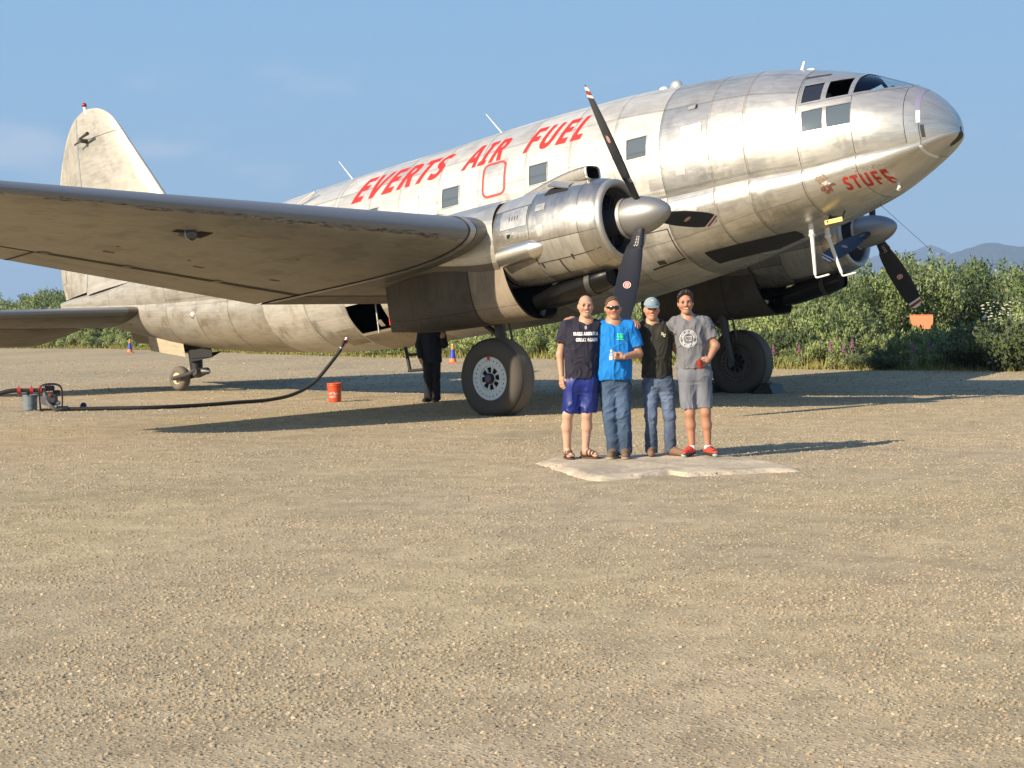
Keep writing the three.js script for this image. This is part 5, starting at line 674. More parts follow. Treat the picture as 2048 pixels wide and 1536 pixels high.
{ // 2: brown hair, sunglasses, bright blue shirt, jeans
  const { o, K, row } = person('person', [1.215, -18.86], 'person in sunglasses and a bright blue T-shirt holding a small bottle', { x0: 690, y0: 1440, s: 741 });
  const hd = head(K(636, 200, 0.03), 0.06, 0.03, 0.02, { wide: 1.08, brow: [0.1, 0.05, 0.03] }, [0.48, 0.25, 0.155]);
  const torso = rows([row(318, 560, 720, 0.08), row(345, 515, 775, 0.11), row(400, 492, 800, 0.14), row(500, 496, 792, 0.15, 0.01), row(600, 497, 785, 0.16, 0.015), row(700, 492, 782, 0.158, 0.015), row(795, 485, 778, 0.148)]);
  const aR = [K(785, 360, 0), K(842, 575, 0.03), K(715, 598, 0.2)], aL = [K(515, 355, -0.03), K(415, 400, -0.15), K(300, 345, -0.17)];
  const sR = cutPlane(cone(K(778, 362, 0), K(836, 545, 0.02), 0.085, 0.082), K(828, 520, 0.02), X(0.3, -1, 0.1).normalize());
  const shirtF = folds(without(blend([clipY(torso, K(0, 790).y, true), sR, cone(K(518, 358, -0.03), K(430, 400, -0.14), 0.08, 0.075), cone(K(590, 316, -0.01), K(520, 348, -0.02), 0.05, 0.068), cone(K(690, 316, -0.01), K(770, 350, -0.01), 0.05, 0.072)], 0.035), cone(K(640, 306, 0.03), K(640, 270, 0.0), 0.070, 0.082)), 0.019, 8, 5, 8);
  const hw = hand(aR[2], X(-1, 0.14, 0.16), X(-0.15, 0.0, -1), X(0.1, 1, 0), 0.95, { thumb: 0.9 }), hb = hand(K(308, 276, -0.05), X(-0.72, -0.12, 0.66), X(0, -1, -0.25), X(0.66, 0, 0.72), 0.5);
  const body = blend([cone(K(636, 240, 0), K(640, 325, -0.01), 0.066, 0.074), cone(K(640, 330, -0.01), K(640, 760, -0.01), 0.11, 0.11), cone(aR[0], aR[1], 0.056, 0.05), cone(aR[1], aR[2], 0.05, 0.031), cone(aL[0], aL[1], 0.055, 0.046), cone(aL[1], K(340, 300, -0.14), 0.046, 0.034), cone(K(340, 300, -0.14), K(308, 276, -0.05), 0.032, 0.027), cone(K(588, 800, 0), K(626, 1380, 0), 0.06, 0.04), cone(K(700, 800, 0), K(725, 1380, 0), 0.07, 0.045)], 0.028);
  const skc = (x, y, z) => { const n = 0.92 + 0.16 * fbm3(x * 22, y * 22, z * 22, 2); return [0.43 * n, 0.23 * n, 0.14 * n]; };
  part('body', [sculpt(body, 0.0105, skc), sculpt(hd.f, 0.0048, hd.color, 0.01), sculpt(hw, 0.0048, skc, 0.012), sculpt(hb, 0.0048, skc, 0.012)], skinMat, o);
  part('t_shirt', sculpt(shirtF, 0.0095, (x, y, z) => { const k = 0.9 + 0.2 * fbm3(x * 15, y * 15, z * 15, 2); return [k, k, k]; }), cloth('blue_cotton', 0.003, 0.185, 0.56), o);
  const jeans = blend([rows([row(775, 515, 770, 0.125), row(840, 518, 770, 0.122), row(880, 540, 750, 0.10), row(900, 570, 720, 0.07)]), cone(K(588, 850, 0), K(598, 1090, 0.02), 0.105, 0.076), cone(K(598, 1090, 0.02), K(628, 1385, 0.0), 0.076, 0.074), cone(K(702, 850, 0), K(712, 1090, 0.03), 0.105, 0.08), cone(K(712, 1090, 0.03), K(730, 1385, 0.0), 0.08, 0.076)], 0.03);
  part('jeans', sculpt(folds(clipY(jeans, 0.035, true), 0.014, 7, 11, 12), 0.0095, denim(2)), cloth('denim', 0.046, 0.078, 0.135, 0.9), o);
  const hairF = (x, y, z) => { const p = hd.local(x, y, z), X_ = p.x, Y_ = p.y, Z_ = p.z; const e = (Math.sqrt((X_ / 0.088) ** 2 + ((Y_ - 0.036) / 0.102) ** 2 + ((Z_ + 0.014) / 0.106) ** 2) - 1) * 0.085 + 0.013 * (fbm3(X_ * 60, Y_ * 60, Z_ * 60, 2) - 0.5); return Math.max(e, 0.089 + 1.6 * (Z_ - 0.058) - Y_ + 0.02 * (fbm3(X_ * 60, 3, 1, 2) - 0.5)); }; hairF.box = hd.f.box; part('hair', sculpt(hairF, 0.005, (x, y, z) => { const k = 0.4 + 1.3 * fbm3(x * 90, y * 35, z * 90, 2); return [k, k, k]; }, 0.01), cloth('brown_hair', 0.10, 0.055, 0.032, 0.6), o);
  { const gl = (u, v) => { const a = lerp(-1.12, 1.12, u), drop = Math.abs(a) < 0.14 ? 0.006 : 0.0, p = X(0.081 * Math.sin(a), lerp(0.027, -0.012 + drop * 1.5, v) + 0.002, 0.012 + 0.094 * Math.cos(a) + 0.004 * Math.sin(v * 3.14)); return p.applyQuaternion(hd.q).add(hd.C); }; const sg = part('sunglasses', surf(gl, 28, 6, {}), mat('dark_lens', 0.006, 0.006, 0.006, 0.12, 0, { physical: true, clearcoat: 1 }), o); part('temple', [-1, 1].map((e) => rod(X(e * 0.075, 0.018, 0.05).applyQuaternion(hd.q).add(hd.C), X(e * 0.087, 0.014, -0.02).applyQuaternion(hd.q).add(hd.C), 0.005, 0.005, 6)), MM.black, sg); }
  for (const [x, z, w] of [[626, 0.02, -0.28], [728, 0.03, -0.12]]) { const s = shoeField(K(x, 0).x, z, w, 1.06); const sm = part('shoe', sculpt(s.f, 0.007, ONE, 0.01), cloth('suede', 0.15, 0.105, 0.07, 0.9), o); const so = (X_, Y_, Z_) => Math.max(s.f(X_, Math.max(Y_, 0.03), Z_) - 0.004, Y_ - 0.022, 0.001 - Y_); so.box = s.f.box; part('sole', sculpt(so, 0.007, ONE, 0.012), cloth('tan_sole', 0.34, 0.27, 0.18, 0.8), sm); }
  const t = canvasTex(256, 192, (k, w, h) => { k.fillStyle = '#4df5a0'; k.textAlign = 'center'; k.transform(1, 0.07, -0.05, 1, 8, 0); k.font = 'bold 92px sans-serif'; k.fillText('NO!', w / 2, 84, 220); k.fillRect(40, 92, 178, 22); k.font = 'bold 40px sans-serif'; k.fillText('GREEN', w / 2, 150, 190); k.fillRect(30, 156, 200, 14); }); print3(shirtF, K(686, 0).x, K(0, 428).y, 0.105, 0.092, t, o, 'shirt_print', 'bright green print on the chest');
  const bt = thing('drink_bottle', 'small clear bottle with a white cap held by the person in the blue T-shirt', 'bottle'); { const p = K(608, 585, 0.285); bt.position.set(1.215 + p.x, PAD + p.y - 0.055, -18.86 + p.z); const prof = [[0.001, 0], [0.024, 0.002], [0.026, 0.01], [0.026, 0.07], [0.012, 0.092], [0.011, 0.1]].map(([r, y]) => new V2(r, y)); part('bottle_glass', new THREE.LatheGeometry(prof, 24), mat('bottle_glass', 0.75, 0.8, 0.85, 0.08, 0, { physical: true, transmission: 0.6, thickness: 0 }), bt); const g = new THREE.CylinderGeometry(0.0145, 0.0145, 0.02, 20); g.translate(0, 0.11, 0); part('cap', g, MM.white, bt); const b2 = new THREE.CylinderGeometry(0.0268, 0.0268, 0.035, 24, 1, true); b2.translate(0, 0.03, 0); part('bottle_label', b2, mat('bottle_label', 0.7, 0.7, 0.68, 0.6), bt); }
}
{ // 3: cap, dark olive shirt, jeans
  const { o, K, row } = person('person', [1.675, -19.05], 'person in a pale blue cap, dark olive T-shirt and jeans', { x0: 950, y0: 1418, s: 733 });
  const hd = head(K(887, 205, 0.03), -0.02, -0.04, 0.03, { smile: true, brow: [0.12, 0.07, 0.04] }, [0.50, 0.26, 0.165]);
  const torso = rows([row(318, 820, 975, 0.075), row(345, 800, 1050, 0.10), row(400, 795, 1062, 0.12), row(500, 800, 1052, 0.125), row(600, 803, 1050, 0.12), row(700, 805, 1052, 0.12), row(770, 805, 1056, 0.122)]);
  const aR = [K(1045, 358, -0.01), K(1082, 520, -0.06), K(1150, 640, -0.16)], aL = [K(812, 355, -0.03), K(700, 410, -0.2), K(560, 350, -0.22)];
  const shirtF = folds(without(blend([clipY(torso, K(0, 766).y, true), cutPlane(cone(K(1042, 360, -0.01), K(1070, 490, -0.04), 0.072, 0.07), K(1066, 455, -0.03), X(0.25, -1, -0.1).normalize()), cone(K(815, 358, -0.03), K(740, 398, -0.16), 0.072, 0.066), cone(K(850, 316, -0.01), K(815, 348, -0.02), 0.045, 0.06), cone(K(940, 316, -0.01), K(1035, 348, -0.01), 0.045, 0.062)], 0.032), cone(K(893, 304, 0.03), K(893, 268, 0), 0.062, 0.076)), 0.018, 9, 5, 15);
  const body = blend([cone(K(890, 240, 0), K(893, 325, -0.01), 0.055, 0.064), cone(K(893, 330, -0.01), K(930, 740, -0.01), 0.095, 0.095), cone(aR[0], aR[1], 0.05, 0.042), cone(aR[1], aR[2], 0.042, 0.03), cone(aL[0], aL[1], 0.05, 0.042), cone(aL[1], aL[2], 0.042, 0.03), cone(K(870, 780, 0), K(870, 1370, 0), 0.065, 0.042), cone(K(1000, 780, 0), K(1030, 1370, 0), 0.065, 0.042)], 0.028);
  const skc = (x, y, z) => { const n = 0.92 + 0.16 * fbm3(x * 22, y * 22, z * 22, 2); return [SK[0] * n * 0.95, SK[1] * n * 0.95, SK[2] * n * 0.95]; };
  const hb = hand(K(512, 318, -0.12), X(-0.4, -0.3, 0.8), X(0, -1, -0.2), X(0.7, 0, 0.6), 0.5), hh = hand(aR[2], X(0.4, -0.7, -0.3), X(0, 0, 1), X(-1, 0, 0), 0.4);
  part('body', [sculpt(body, 0.0105, skc), sculpt(hd.f, 0.0048, hd.color, 0.01), sculpt(hb, 0.0055, tint([0.3, 0.16, 0.1]), 0.012), sculpt(hh, 0.0055, skc, 0.012)], skinMat, o);  // hand on the neighbour has its shade put into the skin colour
  part('t_shirt', sculpt(shirtF, 0.0095, (x, y, z) => { const k = 0.85 + 0.35 * fbm3(x * 15, y * 15, z * 15, 2); return [k, k, k]; }), cloth('olive_cotton', 0.021, 0.0195, 0.0125), o);
  const jeans = blend([rows([row(755, 812, 1058, 0.115), row(830, 814, 1062, 0.116), row(865, 840, 1040, 0.10), row(885, 870, 1010, 0.07)]), cone(K(876, 835, 0), K(870, 1090, 0.03), 0.098, 0.066), cone(K(870, 1090, 0.03), K(876, 1378, -0.01), 0.066, 0.07), cone(K(996, 835, 0), K(1026, 1090, 0.03), 0.098, 0.068), cone(K(1026, 1090, 0.03), K(1034, 1378, -0.01), 0.068, 0.068)], 0.03);
  part('jeans', sculpt(folds(clipY(jeans, 0.03, true), 0.015, 7, 11, 19), 0.0095, denim(7)), cloth('light_denim', 0.075, 0.105, 0.165, 0.9), o);
  { const crown = (x, y, z) => { const p = hd.local(x, y, z); const e = (Math.sqrt((p.x / 0.09) ** 2 + ((p.y - 0.045) / 0.098) ** 2 + ((p.z + 0.008) / 0.108) ** 2) - 1) * 0.085; return Math.max(e, 0.048 - 0.1 * p.z - p.y); }; crown.box = hd.f.box; const brim = (x, y, z) => { const p = hd.local(x, y, z), yy = p.y - 0.05 + 0.25 * (p.z - 0.08) + 2.2 * p.x * p.x; return Math.max(Math.abs(yy) - 0.005, (Math.hypot(p.x / 0.078, (p.z - 0.085) / 0.088) - 1) * 0.07, 0.06 - p.z); }; brim.box = hd.f.box.slice(); brim.box[5] += 0.08;
    const cap = part('cap', sculpt(crown, 0.005, (x, y, z) => { const p = hd.local(x, y, z), k = p.z < 0.03 ? 1.25 : 0.9; return [k, k, k]; }, 0.01), cloth('pale_blue_cotton', 0.25, 0.325, 0.345, 0.9), o); part('cap_brim', sculpt(brim, 0.0045, ONE, 0.01), cloth('brim_blue', 0.19, 0.27, 0.295, 0.9), cap); const z = canvasTex(96, 48, (k) => { k.fillStyle = '#dfe8e6'; k.fillRect(8, 10, 80, 10); k.fillRect(20, 26, 56, 8); }); const g = surf((u, v) => { const a = lerp(-0.3, 0.3, u), b = lerp(0.55, 0.8, v); return X(0.0925 * Math.sin(a) * Math.cos(b), 0.045 + 0.1 * Math.sin(b), -0.008 + 0.111 * Math.cos(a) * Math.cos(b)).applyQuaternion(hd.q).add(hd.C); }, 6, 4, {}); part('cap_patch', g, decalMat('cap_patch', z), cap); }
  { const hairF = (x, y, z) => { const p = hd.local(x, y, z); const e = (Math.sqrt((p.x / 0.083) ** 2 + ((p.y - 0.03) / 0.098) ** 2 + ((p.z + 0.016) / 0.104) ** 2) - 1) * 0.083; return Math.max(e, p.z - 0.01, -0.04 - p.y, p.y - 0.06); }; hairF.box = hd.f.box; part('hair', sculpt(hairF, 0.006, ONE, 0.01), cloth('short_hair', 0.12, 0.07, 0.04, 0.7), o); }
  for (const [x, z, w] of [[872, 0.0, -0.1], [1040, 0.0, 0.75]]) { const s = shoeField(K(x, 0).x, z, w, 1); part('shoe', sculpt(s.f, 0.007, ONE, 0.01), cloth('brown_shoe', 0.20, 0.115, 0.07, 0.8), o); }
  const t = canvasTex(128, 128, (k, w, h) => { k.fillStyle = '#f2eeda'; k.strokeStyle = '#cdbb62'; k.lineWidth = 5; k.font = 'bold 78px serif'; k.strokeText('B', 10, 70); k.fillText('B', 10, 70); k.strokeText('U', 54, 108); k.fillText('U', 54, 108); }); print3(shirtF, K(978, 0).x, K(0, 412).y, 0.066, 0.068, t, o, 'shirt_badge', 'small pale crossed letters');
}
{ // 4: dark hair, grey shirt, grey shorts, red trainers
  const { o, K, row } = person('person', [2.075, -18.94], 'dark haired person in a grey T-shirt, grey shorts and red trainers', { x0: 1270, y0: 1420, s: 737 });
  const hd = head(K(1186, 152, 0.03), -0.05, 0.05, 0.02, { smile: true, brow: [0.04, 0.02, 0.015], stubble: 0.1 }, [0.47, 0.235, 0.145]);
  const torso = rows([row(275, 1130, 1290, 0.075), row(305, 1092, 1355, 0.10), row(360, 1085, 1368, 0.122), row(460, 1100, 1372, 0.122), row(560, 1112, 1375, 0.117), row(640, 1114, 1388, 0.125), row(720, 1114, 1394, 0.135)]);
  const aR = [K(1352, 322, 0), K(1432, 505, 0.02), K(1370, 608, 0.14)], aL = [K(1102, 318, -0.03), K(1020, 370, -0.2), K(930, 340, -0.25)];
  const shirtF = folds(without(blend([clipY(torso, K(0, 690).y, true), cutPlane(cone(K(1346, 322, 0), K(1424, 470, 0.02), 0.074, 0.075), K(1412, 440, 0.02), X(0.42, -1, 0.1).normalize()), cone(K(1105, 320, -0.03), K(1045, 362, -0.15), 0.07, 0.06), cone(K(1165, 272, -0.01), K(1105, 308, -0.02), 0.045, 0.06), cone(K(1240, 272, -0.01), K(1345, 312, -0.01), 0.045, 0.064)], 0.032), cone(K(1202, 266, 0.03), K(1200, 228, 0), 0.060, 0.074)), 0.018, 9, 5, 25);
  const hw = hand(aR[2], X(-0.75, -0.42, 0.35), X(-0.3, -0.25, -1), X(0.1, 1, -0.1), 0.85, { thumb: 0.9 });
  const fL = foot(K(1220, 0).x, -0.02, -0.45), fR = foot(K(1368, 0).x, -0.02, 0.3);
  const body = blend([cone(K(1192, 195, 0), K(1202, 285, -0.01), 0.054, 0.066), cone(K(1205, 290, -0.01), K(1250, 690, -0.01), 0.095, 0.1), cone(aR[0], aR[1], 0.053, 0.044), cone(aR[1], aR[2], 0.046, 0.029), cone(aL[0], aL[1], 0.05, 0.042), cone(aL[1], aL[2], 0.042, 0.03), cone(K(1200, 800, 0), K(1215, 1060, 0.03), 0.08, 0.056), cone(K(1215, 1060, 0.02), K(1222, 1165, 0), 0.053, 0.054), cone(K(1222, 1160, -0.01), K(1233, 1350, -0.02), 0.053, 0.034), cone(K(1325, 800, 0), K(1345, 1055, 0.03), 0.08, 0.056), cone(K(1345, 1055, 0.02), K(1356, 1165, 0), 0.053, 0.054), cone(K(1356, 1160, -0.01), K(1366, 1350, -0.02), 0.053, 0.034)], 0.028);
  const skc = (x, y, z) => { const n = 0.92 + 0.16 * fbm3(x * 22, y * 22, z * 22, 2); return [0.43 * n, 0.215 * n, 0.13 * n]; };
  part('body', [sculpt(body, 0.0105, skc), sculpt(hd.f, 0.0048, hd.color, 0.01), sculpt(hw, 0.0048, skc, 0.012)], skinMat, o);
  part('t_shirt', sculpt(shirtF, 0.0095, (x, y, z) => { const k = 0.88 + 0.24 * fbm3(x * 15, y * 15, z * 15, 2); return [k, k, k]; }), cloth('grey_cotton', 0.155, 0.158, 0.17), o);
  const sh = blend([rows([row(672, 1126, 1388, 0.112), row(740, 1122, 1394, 0.116), row(785, 1145, 1375, 0.10), row(805, 1175, 1345, 0.07)]), clipY(cone(K(1196, 745, 0), K(1208, 1070, 0.01), 0.106, 0.086), K(0, 1028).y, true), clipY(cone(K(1324, 745, 0), K(1342, 1070, 0.01), 0.106, 0.085), K(0, 1022).y, true)], 0.05);
  const so = part('shorts', sculpt(folds(sh, 0.012, 7, 3.5, 33), 0.0095, (x, y, z) => { const k = 0.85 + 0.3 * fbm3(x * 12, y * 6, z * 12, 2); return [k, k, k]; }), cloth('grey_twill', 0.165, 0.175, 0.205), o);
  const hairF = (x, y, z) => { const p = hd.local(x, y, z), X_ = p.x, Y_ = p.y, Z_ = p.z; const top = 0.016 * smooth(Y_, 0.05, 0.1) * smooth(Z_, -0.03, 0.05); const e = (Math.sqrt((X_ / 0.089) ** 2 + ((Y_ - 0.04) / 0.108) ** 2 + ((Z_ + 0.01) / 0.108) ** 2) - 1) * 0.086 - top + 0.026 * (fbm3(X_ * 55, Y_ * 40, Z_ * 55, 3) - 0.5); return Math.max(e, 0.088 + 1.6 * (Z_ - 0.060) - Y_ + 0.03 * (fbm3(X_ * 50, 3, 1, 2) - 0.5)); }; hairF.box = hd.f.box.slice(); hairF.box[4] += 0.03; part('hair', sculpt(hairF, 0.005, (x, y, z) => { const k = 0.6 + 0.9 * fbm3(x * 60, y * 30, z * 60, 2); return [k, k, k]; }, 0.012), cloth('dark_hair', 0.022, 0.013, 0.01, 0.5), o);
  for (const [x, z, w] of [[1212, 0.01, -0.5], [1375, 0.01, 0.28]]) { const s = shoeField(K(x, 0).x, z, w, 1); const m = part('shoe', sculpt(s.f, 0.006, (X_, Y_, Z_) => (Y_ < 0.03 ? [0.05, 0.05, 0.055] : Y_ > 0.045 && fbm3(X_ * 30, Y_ * 30, Z_ * 30, 2) > 0.36 ? [0.62, 0.05, 0.025] : [0.045, 0.035, 0.035]), 0.01), cloth('trainer', 1, 1, 1, 0.6), o); const toe = (X_, Y_, Z_) => { const c = s.at(0.17, 0.0, 0.02); return Math.max(s.f(X_, Y_, Z_) - 0.002, Math.hypot(X_ - c.x, Z_ - c.z, Y_ - 0.02) - 0.035); }; toe.box = s.f.box; part('toe_cap', sculpt(toe, 0.006, ONE, 0.012), cloth('pale_toe', 0.35, 0.5, 0.5), m); part('laces', [0, 1, 2, 3].map((i) => { const a = s.at(0.03 + i * 0.024, -0.026, 0.098 - i * 0.010), b = s.at(0.03 + i * 0.024, 0.026, 0.098 - i * 0.010); return rod(a, b, 0.006, 0.006, 6); }), cloth('red_lace', 0.75, 0.09, 0.05), m); const sk2 = [x === 1212 ? K(1232, 1345, -0.02) : K(1366, 1345, -0.02)]; const e = sk2[0]; part('sock', sculpt(cone(e, X(e.x, 0.085, -0.02), 0.041, 0.044), 0.007, ONE, 0.01), cloth('white_sock', 0.75, 0.74, 0.72), o); }
  const t = canvasTex(320, 320, (k, w) => { k.strokeStyle = '#dfe0e0'; k.fillStyle = '#e6e6e6'; k.lineWidth = 9; for (const r of [150, 96]) { k.beginPath(); k.arc(160, 160, r, 0, 6.3); k.stroke(); } k.lineWidth = 7; k.beginPath(); [[104, 128], [214, 124], [222, 190], [150, 196], [120, 180], [104, 128]].forEach(([x, y], i) => (i ? k.lineTo(x, y) : k.moveTo(x, y))); k.stroke(); k.font = 'bold 44px sans-serif'; k.textAlign = 'center'; const arc = (s, a0, a1, r, inv) => [...s].forEach((c, i) => { const a = lerp(a0, a1, i / (s.length - 1)); k.save(); k.translate(160 + Math.cos(a) * r, 160 + Math.sin(a) * r); k.rotate(a + (inv ? -Math.PI / 2 : Math.PI / 2)); k.fillText(c, 0, 0); k.restore(); }); arc('LIFE IS BETTER', Math.PI + 0.12, 2 * Math.PI - 0.12, 107, false); arc('IN MONTANA', Math.PI - 0.55, 0.55, 138, true); }); print3(shirtF, K(1200, 0).x, K(0, 442).y, 0.198, 0.205, t, o, 'shirt_emblem', 'round white emblem with lettering');
  const cp = thing('red_cup', 'small red cup held by the rightmost person in the grey T-shirt', 'cup'); { const p = K(1288, 655, 0.235); cp.position.set(2.075 + p.x, PAD + p.y - 0.05, -18.94 + p.z); cp.rotation.set(0, 0, 0.12); part('cup_wall', new THREE.LatheGeometry([[0.001, 0], [0.026, 0.001], [0.034, 0.1], [0.036, 0.103], [0.033, 0.1], [0.025, 0.006]].map(([r, y]) => new V2(r, y)), 28), mat('red_plastic', 0.30, 0.03, 0.022, 0.45), cp); }
}
{ // person behind the main wheel, only the dark legs and coat below the engine pod show
  const gx = -1.53, gz = -32.3; const o = thing('person', 'person in dark clothes standing behind the main wheel, upper body hidden by the engine pod', 'person', [gx, gh(gx, gz), gz]);
  const P = X, legs = blend([cone(P(-0.09, 0.98, 0), P(-0.085, 0.5, 0.02), 0.10, 0.078), cone(P(-0.085, 0.5, 0.02), P(-0.08, 0.06, -0.02), 0.078, 0.085), cone(P(0.09, 0.98, 0), P(0.075, 0.5, 0.0), 0.10, 0.078), cone(P(0.075, 0.5, 0), P(0.07, 0.06, -0.03), 0.078, 0.085)], 0.04);
  part('trousers', sculpt(folds(clipY(legs, 0.03, true), 0.01, 6, 7, 41), 0.014, ONE), cloth('dark_trousers', 0.010, 0.011, 0.017), o);
  part('coat', sculpt(folds(blend([rows([[0.76, 0.01, 0.18, 0.15, 0], [1.0, 0.0, 0.185, 0.15, 0], [1.3, 0, 0.2, 0.14, 0], [1.48, 0, 0.15, 0.1, 0]]), cone(P(-0.19, 1.4, 0), P(-0.25, 1.1, 0.02), 0.07, 0.06), cone(P(0.19, 1.4, 0), P(0.25, 1.1, 0.02), 0.07, 0.06), cone(P(-0.25, 1.1, 0.02), P(-0.22, 0.86, 0.08), 0.06, 0.05), cone(P(0.25, 1.1, 0.02), P(0.22, 1.2, 0.22), 0.06, 0.05)], 0.04), 0.01, 6, 4, 43), 0.014, ONE), cloth('dark_coat', 0.011, 0.013, 0.022), o);
  const hd = head(P(0, 1.66, 0.02), 2.4, 0, 0, { brow: [0.05, 0.03, 0.02] }, SK); const hl = hand(P(-0.22, 0.86, 0.08), P(0, -1, 0.3), P(1, 0, 0), P(0, 0, 1), 0.5), hr = hand(P(0.22, 1.2, 0.22), P(0.1, 0.9, 0.5), P(0, 0.4, -1), P(-1, 0, 0), 0.5);
  part('body', [sculpt(blend([cone(P(0, 1.58, 0), P(0, 1.46, -0.01), 0.058, 0.07), cone(P(0, 1.45, -0.01), P(0, 1.0, 0), 0.09, 0.09), cone(P(-0.18, 1.4, 0), P(-0.25, 1.1, 0.02), 0.045, 0.04), cone(P(-0.25, 1.1, 0.02), P(-0.22, 0.86, 0.08), 0.04, 0.03), cone(P(0.18, 1.4, 0), P(0.25, 1.1, 0.02), 0.045, 0.04), cone(P(0.25, 1.1, 0.02), P(0.22, 1.2, 0.22), 0.04, 0.03)], 0.03), 0.014, tint(SK)), sculpt(hd.f, 0.008, hd.color, 0.01), sculpt(hl, 0.006, tint(SK), 0.012), sculpt(hr, 0.006, tint(SK), 0.012)], skinMat, o);
  const hairF = (x, y, z) => { const p = hd.local(x, y, z), e = (Math.sqrt((p.x / 0.086) ** 2 + ((p.y - 0.036) / 0.1) ** 2 + ((p.z + 0.014) / 0.105) ** 2) - 1) * 0.085; return Math.max(e, 0.068 + 0.85 * (p.z - 0.075) - p.y); }; hairF.box = hd.f.box; part('hair', sculpt(hairF, 0.008, ONE, 0.01), cloth('hair_black', 0.02, 0.015, 0.01), o);
  for (const [x, w] of [[-0.08, -0.5], [0.07, -0.25]]) { const s = shoeField(x, -0.02, w, 1.15); part('boot', sculpt(s.f, 0.009, ONE, 0.01), cloth('boot_black', 0.012, 0.011, 0.011), o); }
}

// ---------- things on the apron ----------
const onG = (x, z, h = 0) => new V3(x, gh(x, z) + h, z);
const hoseMat = mat('hose_rubber', 0.013, 0.012, 0.012, 0.6), redPlastic = mat('red_coupling', 0.42, 0.035, 0.03, 0.45), frameMat = mat('frame_black', 0.012, 0.012, 0.013, 0.4), greyMetal = mat('cast_metal', 0.30, 0.30, 0.31, 0.45, 0.7);
{ // orange bucket
  const x = -3.46, z = -32.75, o = thing('bucket', 'orange plastic bucket with worn white lettering standing on the gravel near the hose', 'bucket', [x, gh(x, z), z]);
  const prof = [[0.001, 0.004], [0.118, 0.0], [0.122, 0.012], [0.137, 0.31], [0.146, 0.312], [0.146, 0.33], [0.139, 0.332], [0.139, 0.345], [0.147, 0.347], [0.147, 0.368], [0.135, 0.37], [0.133, 0.36], [0.12, 0.02], [0.001, 0.015]].map(([r, y]) => new V2(r, y));
  part('bucket_wall', new THREE.LatheGeometry(prof, 48), mat('orange_plastic', 0.62, 0.085, 0.025, 0.45), o);
  const h = tube([new V3(-0.146, 0.32, 0), new V3(-0.13, 0.2, 0.1), new V3(0, 0.14, 0.16), new V3(0.13, 0.2, 0.1), new V3(0.146, 0.32, 0)], 0.003, 30, 6); part('handle', h, greyMetal, o);
  const t = canvasTex(256, 224, (k, w, hh) => { k.fillStyle = '#eadbd2'; k.translate(w / 2, hh / 2); k.rotate(-0.16); k.textAlign = 'center'; k.font = 'bold 62px sans-serif'; k.fillText("LET'S", -16, -34, 150); k.fillText('DO', 66, -6, 80); k.font = 'bold 76px sans-serif'; k.fillText('THIS.', 0, 62, 200); k.globalCompositeOperation = 'destination-out'; const R = rng(8); for (let i = 0; i < 160; i++) k.fillRect(-130 + R() * 260, -110 + R() * 220, 3 + 8 * R(), 2 + 3 * R()); });
  part('bucket_print', surf((u, v) => { const a = lerp(-1.15, 0.75, u) + Math.PI / 2 * 0, y = lerp(0.05, 0.22, v), r = lerp(0.122, 0.137, (y - 0.012) / 0.298) + 0.002; return new V3(r * Math.sin(a), y, r * Math.cos(a)); }, 20, 6, {}), decalMat('bucket_print', t), o);
}
